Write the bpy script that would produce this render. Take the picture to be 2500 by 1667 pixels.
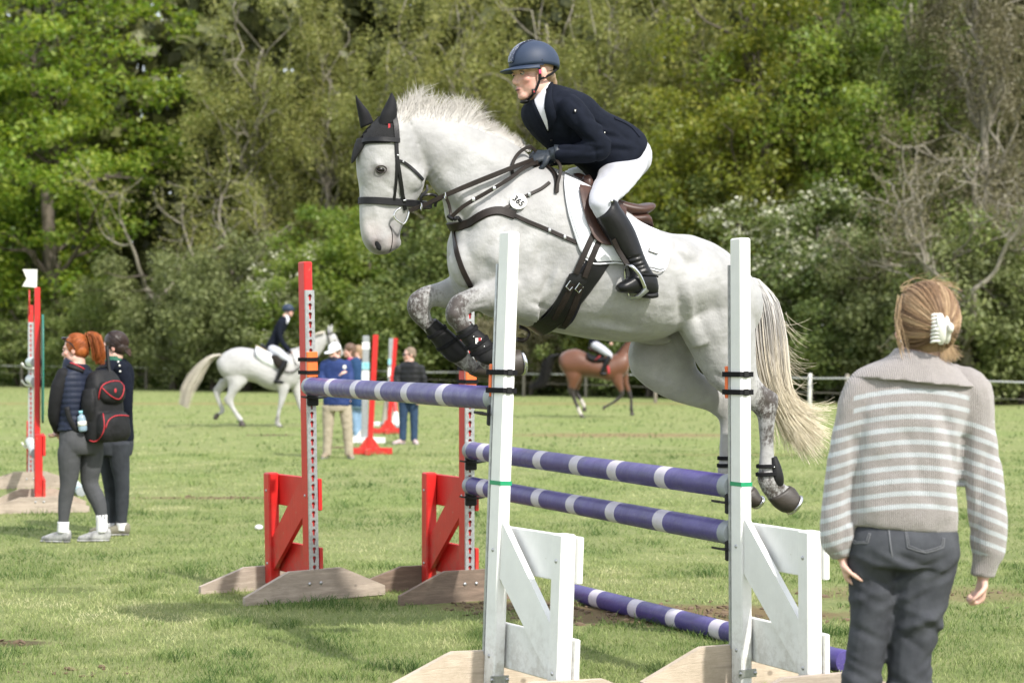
import bpy, bmesh, math, random
import numpy as np
from mathutils import Vector, Matrix, noise
random.seed(7); RNG = np.random.default_rng(11)
scene = bpy.context.scene
COL = scene.collection
for _o in list(bpy.data.objects): bpy.data.objects.remove(_o)

# ---------------------------------------------------------------- camera, sky, sun, exposure
F = 4677.0; CX = 1250.0; HY = 877.0; CH = 1.43      # focal length and horizon in 2500-px picture units, eye height
cam_d = bpy.data.cameras.new('camera'); cam = bpy.data.objects.new('camera', cam_d); COL.objects.link(cam)
cam.location = (0, 0, CH); cam.rotation_euler = (math.radians(90), 0, 0)
cam_d.sensor_width = 36.0; cam_d.lens = 36.0 * F / 2500.0
cam_d.shift_y = (HY - 1667 / 2) / 2500.0
cam_d.clip_start = 0.1; cam_d.clip_end = 3000
cam_d.dof.use_dof = True; cam_d.dof.focus_distance = 9.1; cam_d.dof.aperture_fstop = 3.6
scene.camera = cam

SUN = Vector((0.60, -0.80, 0.95)).normalized()
world = bpy.data.worlds.new('World'); scene.world = world; world.use_nodes = True
wn = world.node_tree.nodes; wl = world.node_tree.links
sky = wn.new('ShaderNodeTexSky'); sky.sky_type = 'NISHITA'; sky.sun_disc = False
sky.sun_elevation = math.asin(SUN.z); sky.sun_rotation = math.atan2(SUN.x, SUN.y)
sky.air_density = 1.0; sky.dust_density = 2.5; sky.ozone_density = 1.0
wn['Background'].inputs['Strength'].default_value = 0.12
veil = wn.new('ShaderNodeMix'); veil.data_type = 'RGBA'; veil.inputs[0].default_value = 0.55       # thin bright high cloud over the whole sky
veil.inputs[7].default_value = (8.6, 8.9, 9.4, 1); wl.new(sky.outputs[0], veil.inputs[6])
wl.new(veil.outputs[2], wn['Background'].inputs['Color'])
sun_d = bpy.data.lights.new('sun', 'SUN'); sun = bpy.data.objects.new('sun', sun_d); COL.objects.link(sun)
sun_d.energy = 3.0; sun_d.angle = math.radians(1.5); sun_d.color = (1.0, 0.955, 0.885)
sun.rotation_euler = SUN.to_track_quat('Z', 'Y').to_euler(); sun.location = (5, -6, 12)
vs = scene.view_settings
vs.view_transform = 'Standard'; vs.look = 'None'; vs.exposure = 0.88; vs.gamma = 1.0; vs.use_curve_mapping = False
scene.render.engine = 'CYCLES'
cy = scene.cycles
cy.max_bounces = 6; cy.diffuse_bounces = 3; cy.glossy_bounces = 2; cy.transmission_bounces = 4; cy.transparent_max_bounces = 6
cy.use_denoising = True; cy.sample_clamp_indirect = 6

# ---------------------------------------------------------------- helpers
def W(px, py, d):
    return Vector(((px - CX) / F * d, d, CH - (py - HY) / F * d))
def G(px, py):
    return W(px, py, CH * F / (py - HY))
def conv(x0, y0, k):
    return lambda x, y: (x0 + x / k, y0 + y / k)

class Plane:
    """vertical plane through P0 along 'fwd'; off is the sideways distance towards the viewer"""
    def __init__(s, P0, fwd, cv=None):
        s.u = Vector((fwd[0], fwd[1], 0)).normalized()
        s.n = Vector((-s.u.y, s.u.x, 0))
        if s.n.y > 0: s.n = -s.n
        s.P0 = Vector((P0[0], P0[1], 0)); s.cv = cv
    def pt(s, px, py, off=0.0):
        if s.cv: px, py = s.cv(px, py)
        rx = (px - CX) / F; rz = -(py - HY) / F
        t = (s.n.dot(s.P0) + off) / (s.n.x * rx + s.n.y)
        return Vector((t * rx, t, CH + t * rz))

def catmull(A, k):
    A = np.asarray(A, float)
    if k <= 1 or len(A) < 3:
        return A
    P = np.vstack([2 * A[0] - A[1], A, 2 * A[-1] - A[-2]])
    out = []
    for i in range(1, len(P) - 2):
        for j in range(k):
            t = j / k
            out.append(0.5 * (2 * P[i] + (P[i + 1] - P[i - 1]) * t + (2 * P[i - 1] - 5 * P[i] + 4 * P[i + 1] - P[i + 2]) * t * t
                              + (-P[i - 1] + 3 * P[i] - 3 * P[i + 1] + P[i + 2]) * t ** 3))
    out.append(A[-1])
    return np.array(out)

class MB:
    def __init__(s): s.v = []; s.f = []; s.mi = []; s.n = 0
    def add(s, verts, faces, mi=0):
        verts = np.asarray(verts, float).reshape(-1, 3)
        s.v.append(verts); s.f += [tuple(int(i) + s.n for i in f) for f in faces]; s.mi += [mi] * len(faces); s.n += len(verts)
        return s
    def rings(s, R, cap=True, closed=True, mi=0):
        R = np.asarray(R, float); n, m, _ = R.shape; f = []
        for i in range(n - 1):
            for j in range(m if closed else m - 1):
                a = i * m + j; b = i * m + (j + 1) % m
                f.append((a, b, b + m, a + m))
        V = R.reshape(-1, 3)
        if cap:
            V = np.vstack([V, R[0].mean(0), R[-1].mean(0)]); c0 = n * m; c1 = c0 + 1
            for j in range(m):
                f.append((c0, (j + 1) % m, j)); k = (n - 1) * m
                f.append((c1, k + j, k + (j + 1) % m))
        return s.add(V, f, mi)
    def box(s, c, ax, ay, az, bev=0.0, mi=0):
        """box from a centre and three half-axis vectors, optional chamfer"""
        c, ax, ay, az = [np.asarray(q, float) for q in (c, ax, ay, az)]
        if bev <= 0:
            V = [c + sx * ax + sy * ay + sz * az for sz in (-1, 1) for sy in (-1, 1) for sx in (-1, 1)]
            return s.add(V, [(0, 2, 3, 1), (4, 5, 7, 6), (0, 1, 5, 4), (2, 6, 7, 3), (0, 4, 6, 2), (1, 3, 7, 5)], mi)
        la, lb, lc = [np.linalg.norm(q) for q in (ax, ay, az)]
        b = min(bev, la * .9, lb * .9, lc * .9)
        prof = []
        for sx, sy in ((1, 1), (-1, 1), (-1, -1), (1, -1)):
            p1 = ax * sx * (1 - b / la) + ay * sy; p2 = ax * sx + ay * sy * (1 - b / lb)
            prof += ([p2, p1] if sx * sy > 0 else [p1, p2])
        prof = np.array(prof)
        inner = []
        for q in prof:
            fx = np.dot(q, ax) / la / la; fy = np.dot(q, ay) / lb / lb
            inner.append(ax * fx * (1 - b / la) + ay * fy * (1 - b / lb))
        inner = np.array(inner)
        return s.rings([c - az + inner, c - az * (1 - b / lc) + prof, c + az * (1 - b / lc) + prof, c + az + inner], True, True, mi)
    def ell(s, c, ax, ay, az, m=16, n=10, mi=0):
        c, ax, ay, az = [np.asarray(q, float) for q in (c, ax, ay, az)]
        R = []
        for i in range(1, n):
            ph = math.pi * i / n
            R.append([c + ax * math.sin(ph) * math.cos(t) + ay * math.sin(ph) * math.sin(t) - az * math.cos(ph) for t in np.linspace(0, 2 * math.pi, m, endpoint=False)])
        R = np.array(R); s.rings(R, False, True, mi)
        k = s.n - len(R) * m
        s.v.append(np.array([c - az, c + az])); b = s.n; s.n += 2
        L = k + (len(R) - 1) * m
        for j in range(m):
            s.f.append((b, k + (j + 1) % m, k + j)); s.f.append((b + 1, L + j, L + (j + 1) % m)); s.mi += [mi, mi]
        return s
    def sph(s, c, r, **k):
        return s.ell(c, (r, 0, 0), (0, r, 0), (0, 0, r), **k)
    def tube(s, P, ra, rb=None, L=(1, 0, 0), m=14, k=4, e=2.0, cap=True, rnd=0.0, mi=0):
        """swept tube; ra along L, rb across it"""
        P = np.array([list(p) for p in P], float); n = len(P)
        ra = np.full(n, ra, float) if np.isscalar(ra) else np.asarray(ra, float)
        rb = ra if rb is None else (np.full(n, rb, float) if np.isscalar(rb) else np.asarray(rb, float))
        D = catmull(np.hstack([P, ra[:, None], rb[:, None]]), k)
        P, ra, rb = D[:, :3], np.maximum(D[:, 3], 1e-4), np.maximum(D[:, 4], 1e-4)
        T = np.gradient(P, axis=0); T /= np.linalg.norm(T, axis=1)[:, None] + 1e-9
        L = np.asarray(L, float); R = []
        th = np.linspace(0, 2 * math.pi, m, endpoint=False)
        c_, s_ = np.cos(th), np.sin(th)
        if e != 2.0:
            c_ = np.sign(c_) * np.abs(c_) ** (2 / e); s_ = np.sign(s_) * np.abs(s_) ** (2 / e)
        Lp = L
        rr = []
        for i in range(len(P)):
            a = Lp - T[i] * np.dot(Lp, T[i]); l = np.linalg.norm(a)
            if l < 0.15: a = np.cross(T[i], (0.3, 0.5, 0.8)); l = np.linalg.norm(a)
            a /= l; b = np.cross(T[i], a)
            rr.append((a, b)); R.append(P[i] + np.outer(c_ * ra[i], a) + np.outer(s_ * rb[i], b))
        if rnd > 0:
            pre = []; post = []
            for q, w in ((.75, .66), (1., .25)):
                a, b = rr[0]; pre.insert(0, P[0] - T[0] * rnd * q + np.outer(c_ * ra[0] * w, a) + np.outer(s_ * rb[0] * w, b))
                a, b = rr[-1]; post.append(P[-1] + T[-1] * rnd * q + np.outer(c_ * ra[-1] * w, a) + np.outer(s_ * rb[-1] * w, b))
            R = pre + R + post
        return s.rings(R, cap, True, mi)
    def trace(s, pl, rows, m=24, k=4, e=2.0, egg=0.0, cap=True, mi=0, grow=0.0):
        """rows of (ax,ay,bx,by,half_width,off): two outline points of each section, seen on the plane"""
        D = []
        for r in rows:
            a = pl.pt(r[0], r[1], r[5]); b = pl.pt(r[2], r[3], r[5])
            D.append(list(a) + list(b) + [r[4]])
        D = catmull(D, k); R = []
        th = np.linspace(0, 2 * math.pi, m, endpoint=False); c_, s_ = np.cos(th), np.sin(th)
        if e != 2.0:
            c_ = np.sign(c_) * np.abs(c_) ** (2 / e); s_ = np.sign(s_) * np.abs(s_) ** (2 / e)
        nn = np.array(pl.n)
        for d in D:
            A, B, w = d[:3], d[3:6], max(d[6], .003) + grow
            h = (A - B) / 2; l = np.linalg.norm(h) + 1e-9; h = h * (l + grow) / l
            R.append((A + B) / 2 + np.outer(s_, h) + np.outer(c_ * w * (1 - egg * s_), nn))
        return s.rings(R, cap, True, mi)
    def prism(s, poly, ax, mi=0):
        """planar polygon (list of points) extruded by vector ax"""
        P = np.array([list(p) for p in poly], float); n = len(P); ax = np.asarray(list(ax), float)
        f = [tuple(range(n - 1, -1, -1)), tuple(range(n, 2 * n))] + [(i, (i + 1) % n, n + (i + 1) % n, n + i) for i in range(n)]
        return s.add(np.vstack([P, P + ax]), f, mi)
    def mesh(s, name='m', mats=(), smooth=True, M=None):
        V = np.vstack(s.v)
        if M is not None:
            A = np.array(M); V = V @ A[:3, :3].T + A[:3, 3]
        me = bpy.data.meshes.new(name); me.from_pydata(V.tolist(), [], s.f); 
        for m_ in mats: me.materials.append(m_)
        if len(mats) > 1: me.polygons.foreach_set('material_index', s.mi)
        me.polygons.foreach_set('use_smooth', [smooth] * len(me.polygons)); me.update()
        return me

ROOT = {}
def inv_root(o):
    while o is not None and o.name not in ROOT: o = o.parent
    return ROOT[o.name].inverted() if o is not None else Matrix.Identity(4)
def tagp(o, label=None, cat=None, group=None, kind=None):
    if label: o['label'] = label
    if cat: o['category'] = cat
    if group: o['group'] = group
    if kind: o['kind'] = kind
    return o
def thing(name, label, cat, loc=(0, 0, 0), rotz=0.0, group=None, M=None):
    o = bpy.data.objects.new(name, None); COL.objects.link(o); o.empty_display_size = .1
    if M is None: M = Matrix.Translation(Vector(loc)) @ Matrix.Rotation(rotz, 4, 'Z')
    o.matrix_world = M; o.location = M.to_translation(); o.rotation_euler = M.to_euler()
    ROOT[o.name] = M.copy()
    return tagp(o, label, cat, group)
def put(name, me, parent=None, label=None):
    o = bpy.data.objects.new(name, me); COL.objects.link(o); o.parent = parent
    if label: o['label'] = label
    return o
def obj(name, mb, mats, parent=None, smooth=True, world=True, label=None, sharp=None):
    if not isinstance(mats, (list, tuple)): mats = [mats]
    M = inv_root(parent) if (world and parent is not None) else None
    me = mb.mesh(name, mats, smooth, M)
    if sharp: sharp_edges(me, sharp)
    return put(name, me, parent, label)
def sharp_edges(me, deg=35):
    bm = bmesh.new(); bm.from_mesh(me); lim = math.radians(deg)
    for e in bm.edges:
        e.smooth = not (len(e.link_faces) == 2 and e.calc_face_angle(0) > lim)
    bm.to_mesh(me); bm.free()
def fuse(mb, voxel, it=4, fac=.5, disp=None):
    """one continuous skin around overlapping volumes"""
    me = mb.mesh('t'); o = bpy.data.objects.new('t', me); COL.objects.link(o)
    r = o.modifiers.new('r', 'REMESH'); r.mode = 'VOXEL'; r.voxel_size = voxel; r.adaptivity = 0; r.use_smooth_shade = True
    if it:
        q = o.modifiers.new('s', 'SMOOTH'); q.factor = fac; q.iterations = it
    dg = bpy.context.evaluated_depsgraph_get()
    me2 = bpy.data.meshes.new_from_object(o.evaluated_get(dg), depsgraph=dg)
    bpy.data.objects.remove(o); bpy.data.meshes.remove(me)
    me2.polygons.foreach_set('use_smooth', [True] * len(me2.polygons))
    return me2
def coords(me):
    a = np.empty(len(me.vertices) * 3); me.vertices.foreach_get('co', a); return a.reshape(-1, 3)
def normals(me):
    a = np.empty(len(me.vertices) * 3); me.vertices.foreach_get('normal', a); return a.reshape(-1, 3)
def set_coords(me, V):
    me.vertices.foreach_set('co', np.asarray(V, float).ravel()); me.update()
def attr(me, name, val):
    a = me.attributes.new(name, 'FLOAT', 'POINT'); a.data.foreach_set('value', np.asarray(val, float))
def skin(name, me, mats, parent, label=None):
    """put a world-space fused mesh under its thing"""
    if not isinstance(mats, (list, tuple)): mats = [mats]
    M = inv_root(parent); A = np.array(M); V = coords(me); set_coords(me, V @ A[:3, :3].T + A[:3, 3])
    for m_ in mats: me.materials.append(m_)
    return put(name, me, parent, label)
def copy_tree(o, parent=None):
    c = o.copy(); COL.objects.link(c); c.parent = parent
    if o.name in ROOT: ROOT[c.name] = ROOT[o.name]
    for ch in list(o.children): copy_tree(ch, c)
    return c
def vnoise(P, scale, seed=0):
    """cheap vectorised value noise, 2-D or 3-D points"""
    P = np.asarray(P, float) * scale + seed * 17.31
    I = np.floor(P).astype(np.int64); f = P - I; f = f * f * (3 - 2 * f); D = P.shape[1]; out = np.zeros(len(P))
    for c in range(2 ** D):
        w = np.ones(len(P)); h = np.zeros(len(P), np.int64)
        for d in range(D):
            b = (c >> d) & 1; w = w * (f[:, d] if b else 1 - f[:, d]); h = h * 73856093 + (I[:, d] + b) * 19349663 + d * 83492791
        h = (h ^ (h >> 13)) * 1274126177; h = (h ^ (h >> 16)) & 0xFFFF
        out += w * (h / 65535.0)
    return out
def wrinkle(me, amp, scale, stretch=(1, 1, 1), seed=0):
    V = coords(me); N = normals(me); S = np.array(stretch)
    w = vnoise(V * S, scale, seed) + .5 * vnoise(V * S, scale * 2.1, seed + 3) - .75
    set_coords(me, V + N * (w * amp)[:, None])
# ---------------------------------------------------------------- materials
def new_mat(name):
    m = bpy.data.materials.new(name); m.use_nodes = True
    return m, m.node_tree.nodes, m.node_tree.links, m.node_tree.nodes['Principled BSDF']
def nz(N, L, scale, detail=4, rough=.6, vec=None, dist=0.0):
    t = N.new('ShaderNodeTexNoise'); t.inputs['Scale'].default_value = scale; t.inputs['Detail'].default_value = detail
    t.inputs['Roughness'].default_value = rough; t.inputs['Distortion'].default_value = dist
    if vec is not None: L.new(vec, t.inputs['Vector'])
    return t.outputs['Fac']
def ramp(N, L, fac, stops):
    r = N.new('ShaderNodeValToRGB'); e = r.color_ramp.elements
    while len(e) < len(stops): e.new(.5)
    for el, (p, c) in zip(e, stops):
        el.position = p; el.color = (*c, 1) if len(c) == 3 else c
    L.new(fac, r.inputs[0]); return r.outputs[0]
def mixc(N, L, fac, a, b, mode='MIX'):
    m = N.new('ShaderNodeMix'); m.data_type = 'RGBA'; m.blend_type = mode
    for k, v in ((0, fac), (6, a), (7, b)):
        if hasattr(v, 'is_linked') or hasattr(v, 'links'): L.new(v, m.inputs[k])
        elif k == 0: m.inputs[0].default_value = v
        else: m.inputs[k].default_value = (*v, 1)
    return m.outputs[2]
def math_n(N, L, op, a, b=None, clamp=False):
    m = N.new('ShaderNodeMath'); m.operation = op; m.use_clamp = clamp
    for k, v in ((0, a), (1, b)):
        if v is None: continue
        if hasattr(v, 'links'): L.new(v, m.inputs[k])
        else: m.inputs[k].default_value = v
    return m.outputs[0]
def attr_n(N, name):
    a = N.new('ShaderNodeAttribute'); a.attribute_name = name; return a.outputs['Fac']
def objco(N, L, scale=(1, 1, 1)):
    t = N.new('ShaderNodeTexCoord'); m = N.new('ShaderNodeMapping'); m.inputs['Scale'].default_value = scale
    L.new(t.outputs['Object'], m.inputs['Vector']); return m.outputs[0]
def bump_to(N, L, B, h, dist=.002, strength=1.0):
    b = N.new('ShaderNodeBump'); b.inputs['Distance'].default_value = dist; b.inputs['Strength'].default_value = strength
    L.new(h, b.inputs['Height']); L.new(b.outputs[0], B.inputs['Normal'])
def simple(name, c1, c2=None, rough=.6, scale=12, bump=0.0, bscale=150, metal=0.0, spec=.5, sheen=0.0, coat=0.0, stretch=(1, 1, 1), sss=0.0):
    m, N, L, B = new_mat(name); v = objco(N, L, stretch)
    c2 = c2 or tuple(x * .8 for x in c1)
    L.new(mixc(N, L, ramp(N, L, nz(N, L, scale, 5, .65, v), [(.3, (0, 0, 0)), (.7, (1, 1, 1))]), c1, c2), B.inputs['Base Color'])
    B.inputs['Roughness'].default_value = rough; B.inputs['Metallic'].default_value = metal
    B.inputs['Specular IOR Level'].default_value = spec; B.inputs['Sheen Weight'].default_value = sheen; B.inputs['Coat Weight'].default_value = coat
    if sss: B.inputs['Subsurface Weight'].default_value = sss; B.inputs['Subsurface Radius'].default_value = (.012, .005, .003); B.inputs['Subsurface Scale'].default_value = .6
    if bump: bump_to(N, L, B, nz(N, L, bscale, 4, .6, v), bump)
    return m
def paint(name, c, chip=(.45, .4, .33), amt=.62, rough=.38, dirt=.82):
    """painted timber: faint brush grain, grime and a few chips"""
    m, N, L, B = new_mat(name); v = objco(N, L)
    g = nz(N, L, 9, 6, .65, v); base = mixc(N, L, ramp(N, L, g, [(.35, (0, 0, 0)), (.75, (1, 1, 1))]), c, tuple(x * dirt for x in c))
    ch = ramp(N, L, nz(N, L, 38, 6, .7, v), [(amt + .1, (0, 0, 0)), (amt + .125, (1, 1, 1))])
    sx = N.new('ShaderNodeSeparateXYZ'); L.new(v, sx.inputs[0])
    mud = math_n(N, L, 'MULTIPLY', ramp(N, L, sx.outputs['Z'], [(.03, (1, 1, 1)), (.45, (0, 0, 0))]), ramp(N, L, nz(N, L, 16, 6, .75, v), [(.45, (0, 0, 0)), (.62, (1, 1, 1))]))
    base = mixc(N, L, math_n(N, L, 'MULTIPLY', mud, .45), base, (.20, .155, .10))
    L.new(mixc(N, L, ch, base, chip), B.inputs['Base Color']); B.inputs['Roughness'].default_value = rough
    bump_to(N, L, B, nz(N, L, 60, 5, .6, objco(N, L, (1, 1, .12))), .0012)
    return m
def wood(name, c1, c2, axis=(9, 1, 9), dirt=(.12, .1, .07)):
    m, N, L, B = new_mat(name); v = objco(N, L, axis)
    g = nz(N, L, 9, 6, .7, v, 1.5); c = mixc(N, L, ramp(N, L, g, [(.3, (0, 0, 0)), (.7, (1, 1, 1))]), c1, c2)
    w = N.new('ShaderNodeTexWave'); w.inputs['Scale'].default_value = 3.2; w.inputs['Distortion'].default_value = 3.5; w.inputs['Detail'].default_value = 3; L.new(v, w.inputs['Vector'])
    c = mixc(N, L, math_n(N, L, 'MULTIPLY', ramp(N, L, w.outputs['Fac'], [(.78, (0, 0, 0)), (1, (1, 1, 1))]), .35), c, tuple(x * .5 for x in c2))
    vo = N.new('ShaderNodeTexVoronoi'); vo.inputs['Scale'].default_value = 5.5; L.new(objco(N, L, (1, 1, 1.3)), vo.inputs['Vector'])
    c = mixc(N, L, math_n(N, L, 'MULTIPLY', ramp(N, L, vo.outputs['Distance'], [(.05, (1, 1, 1)), (.10, (0, 0, 0))]), .75), c, tuple(x * .32 for x in c2))
    d = ramp(N, L, nz(N, L, 5, 6, .7, objco(N, L)), [(.5, (0, 0, 0)), (.75, (1, 1, 1))])
    L.new(mixc(N, L, math_n(N, L, 'MULTIPLY', d, .55), c, dirt), B.inputs['Base Color']); B.inputs['Roughness'].default_value = .85
    bump_to(N, L, B, g, .003)
    return m
def leafmat(name, stops, trans=.38, rough=.45):
    m, N, L, B = new_mat(name)
    g = N.new('ShaderNodeNewGeometry'); oi = N.new('ShaderNodeObjectInfo')
    n = nz(N, L, .55, 3, .6, objco(N, L))
    f = math_n(N, L, 'ADD', math_n(N, L, 'MULTIPLY', g.outputs['Random Per Island'], .55), math_n(N, L, 'MULTIPLY', n, .62))
    f = math_n(N, L, 'ADD', f, math_n(N, L, 'MULTIPLY', math_n(N, L, 'SUBTRACT', oi.outputs['Random'], .5), .22), True)
    c = ramp(N, L, f, stops)
    L.new(c, B.inputs['Base Color']); B.inputs['Roughness'].default_value = rough; B.inputs['Specular IOR Level'].default_value = .35
    tr = N.new('ShaderNodeBsdfTranslucent'); hs = N.new('ShaderNodeHueSaturation'); hs.inputs['Value'].default_value = 1.5; hs.inputs['Saturation'].default_value = 1.1
    L.new(c, hs.inputs['Color']); L.new(hs.outputs[0], tr.inputs['Color'])
    mx = N.new('ShaderNodeMixShader'); mx.inputs[0].default_value = trans
    L.new(B.outputs[0], mx.inputs[1]); L.new(tr.outputs[0], mx.inputs[2]); L.new(mx.outputs[0], N['Material Output'].inputs['Surface'])
    return m
MT = {}
MT['leaf_maple'] = leafmat('leaf_maple', [(.1, (0.057, 0.111, 0.022)), (.5, (0.139, 0.223, 0.030)), (.9, (0.270, 0.319, 0.049))], .42)
MT['leaf_bright'] = leafmat('leaf_bright', [(.1, (0.064, 0.119, 0.024)), (.5, (0.147, 0.219, 0.037)), (.9, (0.256, 0.302, 0.062))], .45)
MT['leaf_olive'] = leafmat('leaf_olive', [(.1, (0.103, 0.127, 0.032)), (.5, (0.198, 0.216, 0.060)), (.9, (0.317, 0.309, 0.102))], .35)
MT['leaf_yellow'] = leafmat('leaf_yellow', [(.1, (0.076, 0.102, 0.017)), (.5, (0.170, 0.197, 0.027)), (.9, (0.283, 0.261, 0.051))], .4)
MT['leaf_dark'] = leafmat('leaf_dark', [(.1, (0.054, 0.083, 0.023)), (.5, (0.106, 0.147, 0.036)), (.9, (0.215, 0.246, 0.075))], .25, .5)
MT['leaf_sage'] = leafmat('leaf_sage', [(.1, (0.068, 0.084, 0.028)), (.5, (0.125, 0.151, 0.051)), (.9, (0.233, 0.256, 0.103))], .25, .55)
MT['leaf_brown'] = leafmat('leaf_brown', [(.1, (0.076, 0.071, 0.038)), (.5, (0.135, 0.124, 0.066)), (.9, (0.206, 0.184, 0.111))], .3)
MT['blossom'] = leafmat('blossom', [(.1, (0.357, 0.357, 0.238)), (.5, (0.493, 0.493, 0.357)), (.9, (0.612, 0.612, 0.510))], .3)
MT['bark'] = simple('bark', (.15, .125, .095), (.06, .05, .04), .9, 3, .03, 6, stretch=(1, 1, .25))
MT['bark_pale'] = simple('bark_pale', (.30, .275, .22), (.15, .135, .105), .9, 3, .03, 6, stretch=(1, 1, .25))
MT['red'] = paint('red_paint', (.56, .018, .016), (.42, .16, .10), .555)
MT['white'] = paint('white_paint', (.80, .80, .78), (.5, .46, .38), .60, .4, .90)
MT['galv'] = simple('galvanised_metal', (.55, .56, .57), (.36, .37, .38), .42, 45, .0004, 300, metal=.85)
MT['steel'] = simple('bright_steel', (.7, .7, .7), (.5, .5, .5), .22, 30, metal=1.0)
MT['wood_pale'] = wood('pale_timber', (.47, .395, .325), (.34, .28, .225), dirt=(.2, .165, .13))
MT['wood_new'] = wood('new_timber', (.58, .49, .39), (.46, .38, .295), dirt=(.3, .24, .17))
MT['wood_dark'] = wood('dark_timber', (.27, .195, .145), (.15, .11, .082))
def polepaint(name, c, c2, chip):
    m, N, L, B = new_mat(name); v = objco(N, L)
    base = mixc(N, L, ramp(N, L, nz(N, L, 6, 6, .7, v), [(.35, (0, 0, 0)), (.7, (1, 1, 1))]), c, c2)
    sc = ramp(N, L, nz(N, L, 55, 6, .75, objco(N, L, (1, .4, 1.6))), [(.61, (0, 0, 0)), (.66, (1, 1, 1))]); L.new(mixc(N, L, math_n(N, L, 'MULTIPLY', sc, .6), base, chip), B.inputs['Base Color'])
    L.new(ramp(N, L, nz(N, L, 14, 4, .6, v), [(.3, (.28, .28, .28)), (.7, (.48, .48, .48))]), B.inputs['Roughness']); bump_to(N, L, B, nz(N, L, 25, 6, .7, v), .0025); return m
MT['purple'] = polepaint('purple_paint', (.078, .058, .235), (.054, .040, .165), (.21, .19, .29))
MT['band'] = polepaint('band_paint', (.60, .56, .62), (.50, .46, .52), (.36, .32, .38))
MT['orange'] = simple('orange_plastic', (.85, .17, .035), (.72, .13, .03), .45, 10, .0003)
MT['black_plastic'] = simple('black_plastic', (.015, .015, .016), (.010, .010, .011), .5, 20, .0004, spec=.25)
MT['webbing'] = simple('black_webbing', (.014, .014, .016), (.008, .008, .009), .85, 40, .0006, 500, spec=.15)
MT['eye_white'] = simple('eye_white', (.28, .26, .25), None, .3)
MT['grey_plastic'] = simple('grey_plastic', (.33, .36, .37), (.24, .26, .27), .5, 12)
MT['green_tape'] = simple('green_tape', (.01, .30, .13), None, .4)
MT['leather'] = simple('dark_leather', (.022, .016, .013), (.012, .009, .0075), .5, 30, .0005, 220, spec=.22)
MT['leather_black'] = simple('black_leather', (.010, .010, .011), (.006, .006, .007), .34, 26, .0006, 120, spec=.3)
MT['leather_brown'] = simple('brown_leather', (.072, .034, .024), (.040, .019, .014), .42, 22, .0006, 160, spec=.35)
MT['glove'] = simple('glove_leather', (.022, .030, .042), (.012, .017, .024), .5, 60, .0012, 130)
MT['navy'] = simple('navy_cloth', (.0085, .0110, .0200), (.0052, .0070, .0128), .85, 25, .0008, 260, sheen=.0, spec=.12)
MT['navy_helmet'] = simple('navy_helmet', (.024, .038, .072), (.019, .031, .060), .55, 8, .0001, 900, spec=.35)
MT['breeches'] = simple('white_breeches', (.46, .47, .52), (.41, .42, .47), .8, 14, .0012, 45, sheen=.2)
MT['pad'] = simple('white_cotton', (.76, .77, .80), (.70, .71, .74), .85, 18, .001, 300)
MT['shirt'] = simple('white_shirt', (.62, .62, .68), (.55, .55, .6), .7, 14, .001, 70)
MT['hair_red'] = simple('red_hair', (.38, .105, .022), (.20, .05, .012), .5, 8, .004, 45, stretch=(1, 1, .15))
MT['hair_dark'] = simple('dark_brown_hair', (.038, .022, .018), (.018, .011, .009), .42, 8, .004, 45, stretch=(1, 1, .15))
MT['hair_fair'] = simple('fair_hair', (.32, .215, .125), (.20, .125, .07), .5, 8, .004, 45, stretch=(1, 1, .15))
MT['hair_brown'] = simple('brown_hair', (.15, .085, .05), (.08, .045, .028), .5, 8, .004, 45, stretch=(1, 1, .15))
MT['hair_grey'] = simple('cropped_hair', (.22, .16, .11), (.14, .10, .07), .7, 30, .002, 120)
MT['hoof'] = simple('hoof_horn', (.050, .040, .032), (.020, .016, .013), .5, 9, .001, 60, stretch=(1, 1, 3))
MT['eye'] = simple('dark_eye', (.008, .006, .005), None, .22, spec=.3)
MT['white_plastic'] = simple('white_plastic', (.75, .74, .70), (.68, .67, .62), .3, 8)
MT['sock'] = simple('white_sock', (.70, .70, .70), (.6, .6, .6), .9, 30, .002, 200)
MT['leggings'] = simple('grey_leggings', (.075, .077, .082), (.055, .057, .061), .85, 10, .0008, 300, spec=.2)
MT['jeans_dark'] = simple('charcoal_denim', (.042, .047, .055), (.024, .027, .033), .85, 9, .0012, 300, spec=.2)
MT['jeans_grey'] = simple('washed_black_denim', (.078, .083, .094), (.028, .030, .036), .88, 5, .0015, 300, spec=.2)
MT['jeans_blue'] = simple('blue_denim', (.035, .065, .12), (.018, .035, .07), .85, 7, .001, 200, spec=.2)
MT['jeans_pale'] = simple('pale_denim', (.22, .34, .48), (.15, .25, .37), .85, 7, .001, 200)
MT['khaki'] = simple('khaki_cotton', (.36, .31, .23), (.28, .24, .175), .85, 7, .001, 100)
MT['vest'] = simple('navy_padded_vest', (.020, .026, .048), (.012, .016, .030), .55, 9, .001, 60, spec=.2)
MT['black_cloth'] = simple('black_cloth', (.014, .014, .016), (.009, .009, .010), .75, 20, .001, 160, spec=.2)
MT['bag'] = simple('black_nylon', (.016, .016, .017), (.010, .010, .011), .6, 14, .0015, 90, spec=.2)
MT['red_trim'] = simple('red_piping', (.40, .018, .028), None, .6)
MT['blue_jacket'] = simple('blue_jacket', (.022, .042, .145), (.015, .030, .105), .65, 9, .002, 30, spec=.2)
MT['teal_coat'] = simple('teal_blue_coat', (.022, .062, .15), (.015, .044, .11), .7, 9, .002, 30, spec=.2)
MT['black_jacket'] = simple('black_padded_jacket', (.020, .021, .023), (.012, .012, .014), .5, 9, .003, 30, spec=.2)
MT['green_cloth'] = simple('green_collar', (.012, .10, .06), None, .8)
MT['pink_cloth'] = simple('pink_collar', (.55, .06, .16), None, .8)
MT['trainer'] = simple('trainer', (.50, .50, .49), (.06, .06, .065), .6, 16)
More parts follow.
